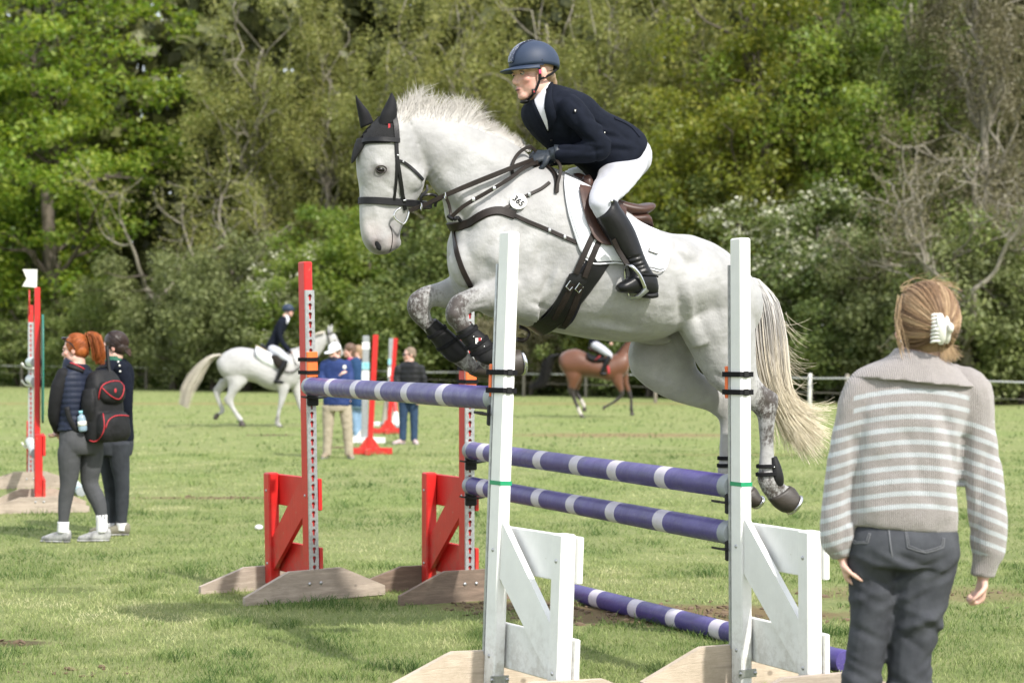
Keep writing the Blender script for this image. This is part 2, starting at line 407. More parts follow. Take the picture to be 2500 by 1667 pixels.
MT['trainer_olive'] = simple('olive_trainer', (.19, .18, .13), (.13, .12, .09), .7, 20)
MT['trainer_pink'] = simple('pale_pink_trainer', (.5, .38, .38), (.4, .3, .3), .7, 20)
MT['suede'] = simple('tan_shoe', (.30, .24, .17), (.2, .16, .11), .8, 20)
MT['glass_dark'] = simple('dark_lens', (.01, .01, .012), None, .08)
MT['bottle'] = simple('clear_blue_bottle', (.30, .40, .48), (.2, .28, .35), .12, 20)
MT['tape_blue'] = simple('turquoise_tape', (.05, .42, .52), (.4, .6, .62), .5, 30)
MT['green_paint'] = paint('green_paint', (.02, .17, .13))
MT['rope'] = simple('white_rope', (.62, .62, .60), (.5, .5, .48), .7, 30)
MT['fence_post'] = simple('grey_timber', (.30, .27, .22), (.2, .18, .15), .9, 12, .002, 30)
MT['bay'] = simple('bay_coat', (.235, .085, .032), (.15, .050, .020), .5, 4, .001, 60)
MT['black_hair'] = simple('black_horse_hair', (.014, .012, .012), (.008, .007, .007), .45, 20)
MT['white_hair'] = simple('white_horse_hair', (.62, .58, .50), (.45, .41, .33), .55, 20)

def skinmat():
    m, N, L, B = new_mat('skin'); v = objco(N, L)
    c = mixc(N, L, nz(N, L, 30, 4, .6, v), (.64, .42, .34), (.55, .335, .265))
    c = mixc(N, L, math_n(N, L, 'MULTIPLY', attr_n(N, 'flush'), .5, True), c, (.56, .17, .145))
    c = mixc(N, L, math_n(N, L, 'MULTIPLY', attr_n(N, 'lip'), .85, True), c, (.36, .11, .10))
    c = mixc(N, L, math_n(N, L, 'MULTIPLY', attr_n(N, 'brow'), .7, True), c, (.16, .10, .06))
    L.new(c, B.inputs['Base Color']); B.inputs['Roughness'].default_value = .5
    B.inputs['Subsurface Weight'].default_value = .12; B.inputs['Subsurface Radius'].default_value = (.012, .005, .003); B.inputs['Subsurface Scale'].default_value = .5
    bump_to(N, L, B, nz(N, L, 400, 3, .6, v), .0004)
    return m
MT['skin'] = skinmat()

def coatmat(name, c1, c2, dark):
    """white-grey coat: faint dapples, skin-dark joints broken up into flecks"""
    m, N, L, B = new_mat(name); v = objco(N, L)
    base = mixc(N, L, ramp(N, L, nz(N, L, 7, 5, .6, v), [(.38, (0, 0, 0)), (.72, (1, 1, 1))]), c1, c2)
    base = mixc(N, L, math_n(N, L, 'MULTIPLY', ramp(N, L, nz(N, L, 2.3, 5, .62, v), [(.48, (0, 0, 0)), (.72, (1, 1, 1))]), .5), base, tuple(x * .62 for x in c2))
    flk = ramp(N, L, nz(N, L, 90, 4, .7, v), [(.66, (0, 0, 0)), (.72, (1, 1, 1))])
    base = mixc(N, L, math_n(N, L, 'MULTIPLY', flk, .28), base, (.25, .22, .2))
    a = attr_n(N, 'dark')
    n1 = nz(N, L, 32, 6, .75, v); 
    n4 = nz(N, L, 85, 4, .7, objco(N, L, (1, 1, .45)))
    k = math_n(N, L, 'ADD', math_n(N, L, 'MULTIPLY', a, .92), math_n(N, L, 'MULTIPLY', math_n(N, L, 'SUBTRACT', n1, .5), 2.2))
    k = math_n(N, L, 'ADD', k, math_n(N, L, 'MULTIPLY', math_n(N, L, 'SUBTRACT', n4, .5), 1.6))
    k = math_n(N, L, 'MULTIPLY', ramp(N, L, k, [(.30, (0, 0, 0)), (.85, (1, 1, 1))]), math_n(N, L, 'MULTIPLY', a, 1.6, True), True)
    c = mixc(N, L, k, base, dark)
    c = mixc(N, L, math_n(N, L, 'MULTIPLY', attr_n(N, 'skin'), 1.0, True), c, (.075, .06, .058))
    c = mixc(N, L, math_n(N, L, 'MULTIPLY', attr_n(N, 'pink'), .8, True), c, (.50, .36, .32))
    L.new(c, B.inputs['Base Color']); B.inputs['Roughness'].default_value = .58; B.inputs['Sheen Weight'].default_value = .15
    h1 = nz(N, L, 170, 4, .6, objco(N, L, (1, 1, .3))); h2 = nz(N, L, 16, 3, .5, v)
    h = math_n(N, L, 'ADD', math_n(N, L, 'MULTIPLY', h1, .10), h2)
    bump_to(N, L, B, h, .010, .85)
    return m
MT['coat'] = coatmat('grey_coat', (.365, .362, .357), (.262, .260, .256), (.048, .038, .034))
MT['coat_white'] = coatmat('white_coat', (.42, .415, .41), (.35, .345, .34), (.13, .12, .11))
def hairmat(name, stops, attr_name='len', rough=.5):
    m, N, L, B = new_mat(name); g = N.new('ShaderNodeNewGeometry')
    f = math_n(N, L, 'ADD', attr_n(N, attr_name), math_n(N, L, 'MULTIPLY', math_n(N, L, 'SUBTRACT', g.outputs['Random Per Island'], .5), .30), True)
    L.new(ramp(N, L, f, stops), B.inputs['Base Color']); B.inputs['Roughness'].default_value = rough; B.inputs['Specular IOR Level'].default_value = .35
    return m
MT['tail_hair'] = hairmat('tail_hair', [(.0, (.60, .59, .58)), (.18, (.50, .485, .475)), (.34, (.50, .47, .44)), (.5, (.60, .54, .45)), (.75, (.72, .64, .49)), (1, (.76, .68, .53))])
MT['mane_hair'] = hairmat('mane_hair', [(.0, (.54, .525, .50)), (1, (.52, .49, .44))])
MT['fair_strand'] = hairmat('fair_strand', [(.0, (.145, .085, .050)), (.5, (.30, .19, .105)), (1, (.50, .36, .22))])
MT['red_strand'] = hairmat('red_strand', [(.0, (.14, .035, .010)), (.5, (.33, .085, .018)), (1, (.50, .17, .045))])
MT['dark_strand'] = hairmat('dark_strand', [(.0, (.02, .012, .010)), (.6, (.045, .026, .02)), (1, (.10, .055, .04))])
# ---------------------------------------------------------------- ground
def ground():
    m, N, L, B = new_mat('turf'); v = objco(N, L)
    n1 = nz(N, L, .35, 4, .55, v); n2 = nz(N, L, 2.2, 5, .65, v); n3 = nz(N, L, 26, 6, .75, v)
    c = mixc(N, L, ramp(N, L, n2, [(.35, (0, 0, 0)), (.68, (1, 1, 1))]), (.195, .240, .085), (.30, .315, .138))
    c = mixc(N, L, math_n(N, L, 'MULTIPLY', ramp(N, L, n1, [(.45, (0, 0, 0)), (.68, (1, 1, 1))]), .55), c, (.19, .265, .07))
    c = mixc(N, L, math_n(N, L, 'MULTIPLY', ramp(N, L, n3, [(.32, (1, 1, 1)), (.55, (0, 0, 0))]), .55), c, (.095, .115, .034))
    c = mixc(N, L, math_n(N, L, 'MULTIPLY', ramp(N, L, n3, [(.58, (0, 0, 0)), (.75, (1, 1, 1))]), .5), c, (.42, .40, .21))
    # bare, trodden earth and dry lanes; patches with ragged outlines
    tc = N.new('ShaderNodeTexCoord')
    def patch(px, py, rx, ry, col, amt, edge=.6):
        nonlocal c
        p = G(px, py); mp = N.new('ShaderNodeMapping'); mp.vector_type = 'TEXTURE'
        mp.inputs['Location'].default_value = (p.x, p.y, 0); mp.inputs['Scale'].default_value = (rx, ry, 50)
        L.new(tc.outputs['Object'], mp.inputs['Vector'])
        ln = N.new('ShaderNodeVectorMath'); ln.operation = 'LENGTH'; L.new(mp.outputs[0], ln.inputs[0])
        d = math_n(N, L, 'ADD', ln.outputs['Value'], math_n(N, L, 'MULTIPLY', math_n(N, L, 'SUBTRACT', nz(N, L, 3.5, 6, .75, v), .5), 1.6))
        k = ramp(N, L, d, [(edge, (1, 1, 1)), (1.0, (0, 0, 0))])
        c = mixc(N, L, math_n(N, L, 'MULTIPLY', k, amt), c, col)
    for a in PATCHES: patch(*a)
    L.new(c, B.inputs['Base Color']); B.inputs['Roughness'].default_value = .95; B.inputs['Specular IOR Level'].default_value = .15
    bump_to(N, L, B, n3, .03)
    mb = MB(); mb.add([(-600, -200, 0), (600, -200, 0), (600, 1500, 0), (-600, 1500, 0)], [(0, 1, 2, 3)])
    o = obj('ground', mb, m, None, False); o['kind'] = 'structure'
PATCHES = [(1640, 1500, 1.15, .55, (.20, .135, .075), .85), (1260, 1480, .5, .35, (.19, .13, .075), .8), (2250, 1450, .9, .5, (.22, .165, .085), .6),
           (1530, 1062, 2.6, 1.2, (.25, .175, .095), .75), (1250, 985, 45, 2.2, (.235, .205, .085), .55), (560, 1215, 1.2, .22, (.2, .14, .08), .7),
           (660, 1062, .5, .4, (.09, .065, .04), .85), (830, 1092, .5, .4, (.12, .085, .05), .8), (400, 985, 25, 1.6, (.24, .20, .085), .5), (20, 1570, .25, .12, (.1, .07, .045), .8),
           (1900, 1110, 2.5, .5, (.22, .19, .08), .5), (140, 1440, .35, .2, (.085, .11, .03), .6)]
ground()

def grass():
    rng = np.random.default_rng(5)
    V = []; Fc = []; n0 = 0; A = []
    zones = [(7.6, 10.2, 4500, .034, .0034, 1), (10.2, 13.5, 2400, .036, .0046, 1), (13.5, 19, 1000, .040, .0075, 0), (19, 30, 300, .045, .013, 0), (30, 100, 40, .055, .034, 0)]
    for d0, d1, dens, h, w, fine in zones:
        half = lambda d: d * 1250 / F + .9
        area = (half(d0) + half(d1)) * (d1 - d0); n = int(area * dens)
        y = d0 + (d1 - d0) * rng.random(n); x = (rng.random(n) * 2 - 1) * half(d1)
        k = np.abs(x) < half(y); x, y = x[k], y[k]; P = np.stack([x, y], 1)
        dry = vnoise(P, 1.3, 1) * .6 + vnoise(P, 5.0, 2) * .4
        tuft = vnoise(P, 2.6, 4) * .55 + vnoise(P, 8.0, 5) * .45
        keep = np.ones(len(x), bool)
        for a in PATCHES:
            p = G(a[0], a[1]); r = np.hypot((x - p.x) / a[2], (y - p.y) / a[3]) + (vnoise(P, 4, 9) - .5) * 1.1
            keep &= ~((r < .9) & (rng.random(len(x)) < min(.96, a[5] * 1.12)))
        keep &= rng.random(len(x)) < .55 + .6 * tuft
        if d0 >= 30: keep &= rng.random(len(x)) < (30 / y) ** 1.3
        x, y, dry, tuft = x[keep], y[keep], dry[keep], tuft[keep]; n = len(x)
        hh = .84 * h * (.45 + .75 * rng.random(n)) * (1 + 2.6 * np.clip(tuft - .62, 0, 1) * 3) * (1.15 - .5 * dry)
        az = rng.random(n) * 6.283; lean = hh * (.25 + 1.0 * rng.random(n)) * (1 + .5 * dry)
        dx, dy = np.cos(az) * lean, np.sin(az) * lean
        tw = rng.random(n) * 6.283; wx, wy = np.cos(tw) * w * .5, np.sin(tw) * w * .5
        z0 = np.full(n, -.004)
        b1 = np.stack([x - wx, y - wy, z0], 1); b2 = np.stack([x + wx, y + wy, z0], 1)
        tip = np.stack([x + dx, y + dy, hh * .9], 1)
        c = np.clip((dry - .35) * 1.6, 0, 1) * .75 + rng.random(n) * .42 - np.clip(tuft - .58, 0, 1) * 1.1
        if fine:
            m1 = np.stack([x + dx * .33 - wx * .8, y + dy * .33 - wy * .8, hh * .55], 1); m2 = np.stack([x + dx * .33 + wx * .8, y + dy * .33 + wy * .8, hh * .55], 1)
            V.append(np.stack([b1, b2, m2, m1, tip], 1).reshape(-1, 3)); i = n0 + np.arange(n) * 5
            Fc.append(np.stack([i, i + 1, i + 2], 1)); Fc.append(np.stack([i, i + 2, i + 3], 1)); Fc.append(np.stack([i + 3, i + 2, i + 4], 1))
            A.append(np.repeat(c, 5)); n0 += 5 * n
        else:
            V.append(np.stack([b1, b2, tip], 1).reshape(-1, 3)); i = n0 + np.arange(n) * 3
            Fc.append(np.stack([i, i + 1, i + 2], 1)); A.append(np.repeat(c, 3)); n0 += 3 * n
    V = np.vstack(V); Fc = np.vstack(Fc)
    me = bpy.data.meshes.new('grass'); me.vertices.add(len(V)); me.vertices.foreach_set('co', V.ravel())
    me.loops.add(Fc.size); me.loops.foreach_set('vertex_index', Fc.ravel().astype(np.int32))
    me.polygons.add(len(Fc)); me.polygons.foreach_set('loop_start', np.arange(0, Fc.size, 3, dtype=np.int32)); me.polygons.foreach_set('loop_total', np.full(len(Fc), 3, np.int32))
    me.update(calc_edges=True); attr(me, 'dry', np.concatenate(A))
    m, N, L, B = new_mat('grass_blade')
    c = ramp(N, L, attr_n(N, 'dry'), [(.0, (.070, .135, .032)), (.25, (.17, .235, .066)), (.5, (.30, .355, .130)), (.8, (.47, .475, .235)), (1, (.60, .57, .35))])
    L.new(c, B.inputs['Base Color']); B.inputs['Roughness'].default_value = .55; B.inputs['Specular IOR Level'].default_value = .25
    tr = N.new('ShaderNodeBsdfTranslucent'); L.new(c, tr.inputs['Color']); mx = N.new('ShaderNodeMixShader'); mx.inputs[0].default_value = .35
    L.new(B.outputs[0], mx.inputs[1]); L.new(tr.outputs[0], mx.inputs[2]); L.new(mx.outputs[0], N['Material Output'].inputs['Surface'])
    me.materials.append(m)
    o = put('grass', me); tagp(o, 'short yellow-green mown grass covering the field', 'grass', None, 'stuff')
grass()

def clods():
    rng = np.random.default_rng(14); mb = MB()
    for px, py, rx, ry, n in ((1640, 1500, 1.0, .5, 420), (1260, 1480, .45, .3, 110), (2250, 1450, .8, .45, 120), (20, 1570, .2, .1, 25), (660, 1062, .45, .3, 30), (830, 1092, .4, .3, 20), (1530, 1062, 2.2, 1., 120), (560, 1215, 1.0, .2, 60), (150, 1640, .5, .2, 30), (640, 1440, .3, .2, 12)):
        g0 = G(px, py)
        for _ in range(n):
            x, y = g0.x + rng.normal() * rx * .5, g0.y + rng.normal() * ry * .5; s = .004 + .013 * rng.random() ** 2.2; R_ = rng.normal(size=(3, 3)) * .3 + np.eye(3)
            mb.ell((x, y, s * .3), R_[0] * s * 1.3, R_[1] * s, R_[2] * s * .7, 6, 4)
    o = obj('soil_clods', mb, simple('loose_soil', (.17, .12, .075), (.085, .058, .036), .95, 30, .004, 60), None, False); tagp(o, 'small brown clods of earth kicked up on worn turf', 'soil', None, 'stuff')
clods()
# ---------------------------------------------------------------- trees
def bd(px):
    return 1 / np.interp(px, [-400, 0, 1380, 2500, 2900], [1 / 112, 1 / 104, 1 / 78, 1 / 63, 1 / 60])
def leafquads(rng, C, rad, n_per, size, up=.45, elong=1.5):
    """many leaf-sized faces spread through clumps C with radii rad"""
    C = np.repeat(np.asarray(C), n_per, 0); R = np.repeat(np.asarray(rad), n_per, 0); n = len(C)
    d = rng.normal(size=(n, 3)); d /= np.linalg.norm(d, axis=1)[:, None]
    p = C + d * R * (rng.random(n) ** .45)[:, None]
    nn = d * .55 + rng.normal(size=(n, 3)) * .55 + np.array([0, 0, up]); nn /= np.linalg.norm(nn, axis=1)[:, None]
    t = np.cross(nn, rng.normal(size=(n, 3))); t /= np.linalg.norm(t, axis=1)[:, None]; b = np.cross(nn, t)
    s = size * (.6 + .8 * rng.random(n))[:, None] * .5
    V = np.stack([p - t * s * elong * .9, p + b * s * .8 + nn * s * .15, p + t * s * elong, p - b * s * .8 + nn * s * .15], 1).reshape(-1, 3)
    return V
def quadmesh(name, V, mats):
    n = len(V) // 4; me = bpy.data.meshes.new(name); me.vertices.add(len(V)); me.vertices.foreach_set('co', V.ravel())
    me.loops.add(4 * n); me.loops.foreach_set('vertex_index', np.arange(4 * n, dtype=np.int32))
    me.polygons.add(n); me.polygons.foreach_set('loop_start', np.arange(0, 4 * n, 4, dtype=np.int32)); me.polygons.foreach_set('loop_total', np.full(n, 4, np.int32))
    me.update(calc_edges=True)
    for m in mats: me.materials.append(m)
    return me
def limb(mb, rng, a, b, r0, r1, wig, n=6, m=6):
    a = np.array(a); b = np.array(b); t = np.linspace(0, 1, n)[:, None]
    P = a + (b - a) * t; l = np.linalg.norm(b - a)
    P[1:-1] += rng.normal(size=(n - 2, 3)) * wig * l
    P[:, 2] += np.sin(t[:, 0] * math.pi) * l * .08
    mb.tube(P, np.linspace(r0, r1, n), m=m, k=2)
    return P
def crown_tree(seed, H, r0, cz, rx, rz, nclump, crad, nleaf, lsize, leafm, barkm, gap=.42, up=.45, nlimb=26, wig=.06, base=.0, shell=.5):
    rng = np.random.default_rng(seed); C = []
    while len(C) < nclump:
        d = rng.normal(size=3); d /= np.linalg.norm(d); r = rng.random() ** shell
        p = d * r * np.array([rx, rx, rz]) + np.array([0, 0, cz]); p[:2] *= 1 + .25 * math.sin(3 * math.atan2(d[1], d[0]) + seed)
        if p[2] < base or vnoise(p[None], .33, seed)[0] < gap: continue
        C.append(p)
    C = np.array(C); sc = (.6 + .8 * rng.random(len(C)))[:, None]
    V = leafquads(rng, C, sc * np.array(crad), nleaf, lsize, up)
    mb = MB(); top = np.array([rng.normal() * .3, rng.normal() * .3, cz + rz * .55])
    TP = limb(mb, rng, (0, 0, -.3), top, r0, r0 * .25, .025, 8, 10)
    for i in rng.choice(len(C), min(nlimb, len(C)), replace=False):
        k = np.clip((C[i][2] - r0) / top[2] * .75, .12, .95) * (len(TP) - 1); j = int(k)
        limb(mb, rng, TP[j], C[i] * .97, r0 * (.42 - .3 * k / len(TP)), .02, wig)
    return mb.mesh('trunk', [barkm]), quadmesh('crown', V, [leafm]), C, sc
def bare_tree(seed, H, r0, leafm, nleaf, lsize, lean=0.0, split=3):
    rng = np.random.default_rng(seed); mb = MB(); tips = []
    def rec(p, d, l, r, lev):
        n = 6; P = [p]; dd = d.copy()
        for i in range(n - 1):
            dd = dd + rng.normal(size=3) * .22 + np.array([0, 0, .04]); dd /= np.linalg.norm(dd); P.append(P[-1] + dd * l / (n - 1))
        P = np.array(P); mb.tube(P, np.linspace(r, r * .62, n), m=7 if lev > 1 else 4, k=2 if lev > 1 else 1, cap=lev > 2)
        if lev <= 1: tips.extend(P[2:])
        if lev == 0: return
        for i in range(split if lev > 1 else split + 1):
            k = rng.integers(2, n) if i else n - 1
            nd = dd * .7 + rng.normal(size=3) * .62 + np.array([0, 0, .22]); nd /= np.linalg.norm(nd)
            rec(P[k], nd, l * (.62 + .2 * rng.random()), r * .66 * (1 - .05 * k), lev - 1)
    rec(np.array([0, 0, -.3]), np.array([lean, .1, 1.0]), H * .36, r0, 4)
    T = np.array(tips); V = leafquads(rng, T, np.full((len(T), 3), .38), nleaf, lsize, .3)
    return mb.mesh('trunk', [MT['bark_pale']]), quadmesh('crown', V, [leafm])
TY = {}
def reg(k, t): TY[k] = t[:2]; return t
reg('maple', crown_tree(1, 24, .45, 12.5, 8.2, 9.5, 230, (1.35, 1.35, .62), 150, .20, MT['leaf_maple'], MT['bark'], .50, .8, 30, base=3.4, shell=.40))
reg('olive', crown_tree(2, 21, .26, 11, 4.6, 9.5, 300, (.62, .62, 1.05), 115, .10, MT['leaf_olive'], MT['bark_pale'], .38, .3, 60, base=2.0))
reg('olive_b', crown_tree(3, 20, .24, 10.5, 4.0, 9.2, 260, (.55, .55, 1.1), 125, .095, MT['leaf_olive'], MT['bark_pale'], .40, .3, 60, base=1.5))
reg('oak', crown_tree(4, 19, .3, 10, 4.4, 8.5, 190, (.85, .85, .62), 150, .13, MT['leaf_yellow'], MT['bark'], .42, .5, 30, base=1.6))
hw = reg('haw', crown_tree(5, 7, .16, 3.6, 3.4, 3.3, 150, (.62, .62, .40), 150, .09, MT['leaf_dark'], MT['bark'], .34, .5, 26, base=.3, shell=.4))
reg('shrub', crown_tree(6, 8, .18, 4.2, 3.2, 4.0, 150, (.70, .70, .45), 150, .115, MT['leaf_bright'], MT['bark'], .36, .6, 26, base=.2, shell=.4))
reg('sage', crown_tree(7, 6, .15, 2.9, 3.1, 2.9, 170, (.55, .55, .48), 145, .095, MT['leaf_sage'], MT['bark'], .30, .4, 26, base=.1, shell=.4))
reg('sage_b', crown_tree(8, 5, .12, 2.2, 3.4, 2.2, 150, (.55, .55, .42), 145, .095, MT['leaf_sage'], MT['bark'], .30, .4, 26, base=.05, shell=.4))
reg('bare', bare_tree(19, 12.0, .30, MT['leaf_brown'], 4, .09, .12))
reg('bare_b', bare_tree(23, 11.0, .27, MT['leaf_olive'], 6, .09, .35))
rngb = np.random.default_rng(3)
top = hw[2][(hw[2][:, 2] > 1.2)]; top = top[rngb.random(len(top)) < .75]
BLOSSOM = quadmesh('blossom', leafquads(rngb, top + np.array([0, 0, .2]), np.full((len(top), 3), (.55)) * np.array([1, 1, .6]), 34, .12, .8, 1.1), [MT['blossom']])
def place(ty, px, dd, scale, label, rot=0.0, mat=None, cat='tree', name=None, zs=1.0, d=None):
    d = d or bd(px) + dd; p = W(px, HY, d); tr, cr = TY[ty]
    root = thing(name or ('tree' if cat == 'tree' else 'bush'), label, cat, (p.x, p.y, 0), rot)
    root.scale = (scale, scale, scale * zs)
    put('trunk', tr, root); c = put('crown', cr, root)
    if mat:
        c.material_slots[0].link = 'OBJECT'; c.material_slots[0].material = MT[mat]
    if ty == 'haw': put('blossom', BLOSSOM, root)
    return root
place('maple', 150, 3, 1.08, 'big sycamore with bright green leaf tiers at the far left of the field', 0.4)
place('maple', -210, -2, 1.0, 'green sycamore half out of view beyond the left edge', 2.2)
place('bare_b', 545, -1, 1.3, 'thinly leafed tree with a forked pale trunk beside the big sycamore', 1.0)
place('olive', 640, 6, 1.05, 'tall olive-green tree rising between the sycamore and the grey horse head', .3)
place('olive_b', 800, 9, 1.0, 'slender olive tree behind the ears of the jumping horse', 1.3)
place('olive', 990, 7, 1.0, 'loose olive-green tree above the mane of the jumping horse', 2.0)
place('olive_b', 1150, 5, 1.02, 'pale olive tree directly left of the rider helmet', 3.0)
place('olive', 1330, 6, 1.0, 'yellowish olive tree rising behind the rider head', 4.1)
place('olive_b', 1480, 3, .98, 'pale wispy tree just right of the rider helmet', 5.0)
place('olive', 1640, 5, 1.0, 'tall light olive tree above the rider back', 5.6)
place('oak', 1840, 1, 1.02, 'yellow-green young oak above the right white upright', .5)
place('oak', 1735, 6, .95, 'golden leafed tree behind the young oak', 2.5, 'leaf_olive')
place('oak', 2045, 3, 1.0, 'fresh lime green tree right of the young oak', 1.7, 'leaf_bright')
place('olive', 2230, 5, .9, 'dark fir-like tree at the upper right behind the bare trees', 1.0, 'leaf_dark')
place('olive_b', 2400, 3, .95, 'brownish budding tree near the upper right corner', 2.0, 'leaf_brown')
place('bare', 2215, -3.5, 1.0, 'bare twisted tree with a pale branching trunk above the fair-haired woman', 0.2)
place('bare_b', 2395, -3.5, .95, 'bare forked tree at the right edge behind the striped sweater', 2.4, 'leaf_brown')
place('bare_b', 2330, 1.5, 1.0, 'slim grey tree with leaning limbs between the two bare trees', 4.0, 'leaf_brown')
bl = 'bush'
place('sage', 60, 0, .95, 'dark bush under the sycamore at the left edge', 0, 'leaf_dark', bl)
place('sage_b', 190, -1, 1.05, 'dark green bush behind the red-haired woman', 1, 'leaf_dark', bl)
place('sage', 315, -1, 1.0, 'shady bush behind the dark-haired woman', 2, 'leaf_dark', bl)
place('sage', 420, -3, 1.25, 'tall grey-green bush left of the white horse tail', .7, None, bl)
place('sage', 520, -4, 1.15, 'grey-green bush behind the tail of the white horse', 3, None, bl)
place('sage', 610, -3, 1.3, 'large olive bush behind the rider of the white horse', 4, None, bl)
place('sage_b', 690, -5, 1.2, 'low olive bush behind the left red upright', 5, None, bl)
place('shrub', 800, -3, 1.0, 'bright green hawthorn bush right of the left red upright', 1, None, bl)
place('shrub', 900, -2, .98, 'fresh green bush below the muzzle of the jumping horse', 2.4, None, bl)
place('haw', 740, -4, .95, 'green bush with white blossom behind the left red upright top', 1.5, 'leaf_bright', bl)
place('sage', 1010, -1, 1.25, 'dark hedge bush behind the raised front hooves', 0, 'leaf_dark', bl)
place('shrub', 1120, 0, 1.0, 'dark leafy bush under the chest of the jumping horse', 2, 'leaf_dark', bl)
place('sage_b', 1300, -3, .9, 'brown-leaved low bush left of the bay horse', 0, 'leaf_brown', bl)
place('sage_b', 1440, -1, .95, 'dark hedge bush behind the bay horse', 2, 'leaf_dark', bl)
place('shrub', 1300, 3, 1.15, 'green bush behind the neck of the jumping horse', 4, 'leaf_olive', bl)
place('shrub', 1450, 3, 1.15, 'olive bush behind the rider knee', 5, 'leaf_olive', bl)
place('shrub', 1600, -1, 1.2, 'round yellow-green bush behind the saddle cantle', .4, 'leaf_yellow', bl)
place('sage', 1580, -2, .9, 'dark bush behind the hind legs of the jumping horse', 1.4, 'leaf_dark', bl)
place('shrub', 1700, -1.5, 1.0, 'dark green bush above the horse croup', 2.8, 'leaf_dark', bl)
place('haw', 1830, -2, 1.05, 'hawthorn in white blossom behind the right white upright', 0, None, bl)
place('haw', 1985, -2, 1.12, 'large blossoming hawthorn behind the horse tail', 2, None, bl)
place('shrub', 2090, 1, .9, 'mid green bush between the hawthorn and the bare tree', 3, 'leaf_dark', bl)
place('sage_b', 2060, -3, .95, 'low dark bush right of the horse tail', 4, 'leaf_dark', bl)
place('sage', 2160, -2, 1.0, 'grey-green bush left of the fair-haired woman', 0, None, bl)
place('sage', 2290, -2, 1.08, 'dense grey-green bush behind the fair-haired woman', 1, None, bl)
place('sage_b', 2400, -3, 1.25, 'grey-green bush right of the fair-haired woman', 2, None, bl)
place('sage', 2500, -2, 1.15, 'dark olive bush cut by the right edge', 3, 'leaf_dark', bl)
def woodland():
    rng = np.random.default_rng(77); C = []; mb = MB()
    for px in np.arange(-500, 3000, 16):
        d = bd(px) + 14 + rng.random() * 16; s = F / d; topz = 26 + 2 * math.sin(px * .011) + 1.5 * math.sin(px * .031)
        if 680 < px < 780: topz -= 5
        for z in np.arange(.5, topz, 1.45):
            p = W(px + rng.normal() * 25, HY, d + rng.normal() * 2.5); C.append((p.x, p.y, z + rng.normal() * .6))
    C = np.array(C); V = leafquads(rng, C, np.full((len(C), 3), 1.25) * (.6 + .7 * rng.random((len(C), 1))), 27, .80, .4)
    o = put('woodland', quadmesh('woodland', V, [leafmat('leaf_wood', [(.1, (.055, .066, .026)), (.5, (.108, .122, .046)), (.9, (.17, .178, .072))], .3)]))
    tagp(o, 'dense olive-green wood closing off the field behind the hedge', 'woodland', None, 'stuff')
woodland()
def undergrowth():
    rng = np.random.default_rng(78); C = []
    for px in np.arange(-300, 2800, 14):
        d = bd(px) - 1 + rng.random() * 3; p = W(px, HY, d); C.append((p.x, p.y, .15 + rng.random() * .45))
    C = np.array(C); V = leafquads(rng, C, np.full((len(C), 3), (.55)) * np.array([1.2, 1, .7]), 40, .16, .3, 2.6)
    o = put('hedge_bottom', quadmesh('hedge_bottom', V, [leafmat('leaf_weed', [(.1, (.04, .07, .012)), (.5, (.075, .12, .022)), (.9, (.12, .17, .04))], .3)]))
    tagp(o, 'nettles and long grass along the foot of the hedge', 'undergrowth', None, 'stuff')
undergrowth()

# ---------------------------------------------------------------- boundary fence
FX = [-300, 0, 1431, 1977, 2500, 2800]; FD = [105, 100, 72, 49.5, 44, 42]
def fd(px): return 1 / np.interp(px, FX, [1 / q for q in FD])
ROPE_PX = np.linspace(-300, 2800, 32)
ROPE_PY = np.interp(ROPE_PX, [-300, 0, 1250, 1977, 2500, 2800], [888, 892, 911, 922, 934, 940])
posts = [(53, 'fence_post', 'grey fence post behind the far-left jump stand'), (357, 'fence_post', 'grey fence post right of the dark-haired woman'), (680, 'fence_post', 'grey fence post behind the white horse'),
         (1000, 'fence_post', 'grey fence post near the man in the black jacket'), (1279, 'fence_post', 'grey fence post left of the bay horse tail'), (1431, 'fence_post', 'grey fence post behind the bay horse'),
         (1600, 'fence_post', 'grey fence post seen under the jumping horse'), (1977, 'white_plastic', 'white plastic fence post right of the horse tail'), (2068, 'fence_post', 'grey fence post beside the striped sweater sleeve')]
for px, mt, lab in posts:
    d = fd(px); p = W(px, HY, d); zt = W(px, np.interp(px, ROPE_PX, ROPE_PY), d).z + .10
    r = .05 if mt == 'white_plastic' else .06; mb = MB()
    ROT = thing('fence_post', lab, 'fence post', (p.x, p.y, 0))
    mb.tube([(p.x, p.y, -.2), (p.x, p.y, zt * .5), (p.x + .01, p.y, zt)], [r, r * .97, r * .92], m=8, k=1, rnd=.015); obj('post', mb, MT[mt], ROT)
    mb = MB(); zr = zt - .10; mb.tube([(p.x - .03, p.y - r - .012, zr - .02), (p.x, p.y - r - .03, zr), (p.x + .03, p.y - r - .012, zr + .02)], .012, m=6, k=2); obj('insulator', mb, MT['black_plastic'], ROT)
mb = MB(); P = [W(px, py + 1.5 * math.sin(px * .02), fd(px) - .09) for px, py in zip(ROPE_PX, ROPE_PY)]
mb.tube(P, .018, .028, L=(0, 0, 1), m=6, k=2); tagp(obj('fence_rope', mb, MT['rope']), 'white fence rope running right across the field edge', 'rope')
mb = MB(); P = [W(px, np.interp(px, [-300, 1000, 2800], [905, 925, 985]), fd(px) - .09) for px in ROPE_PX]
mb.tube(P, .008, .01, L=(0, 0, 1), m=5, k=1); tagp(obj('fence_wire', mb, MT['fence_post']), 'thin lower fence wire below the white rope', 'wire')
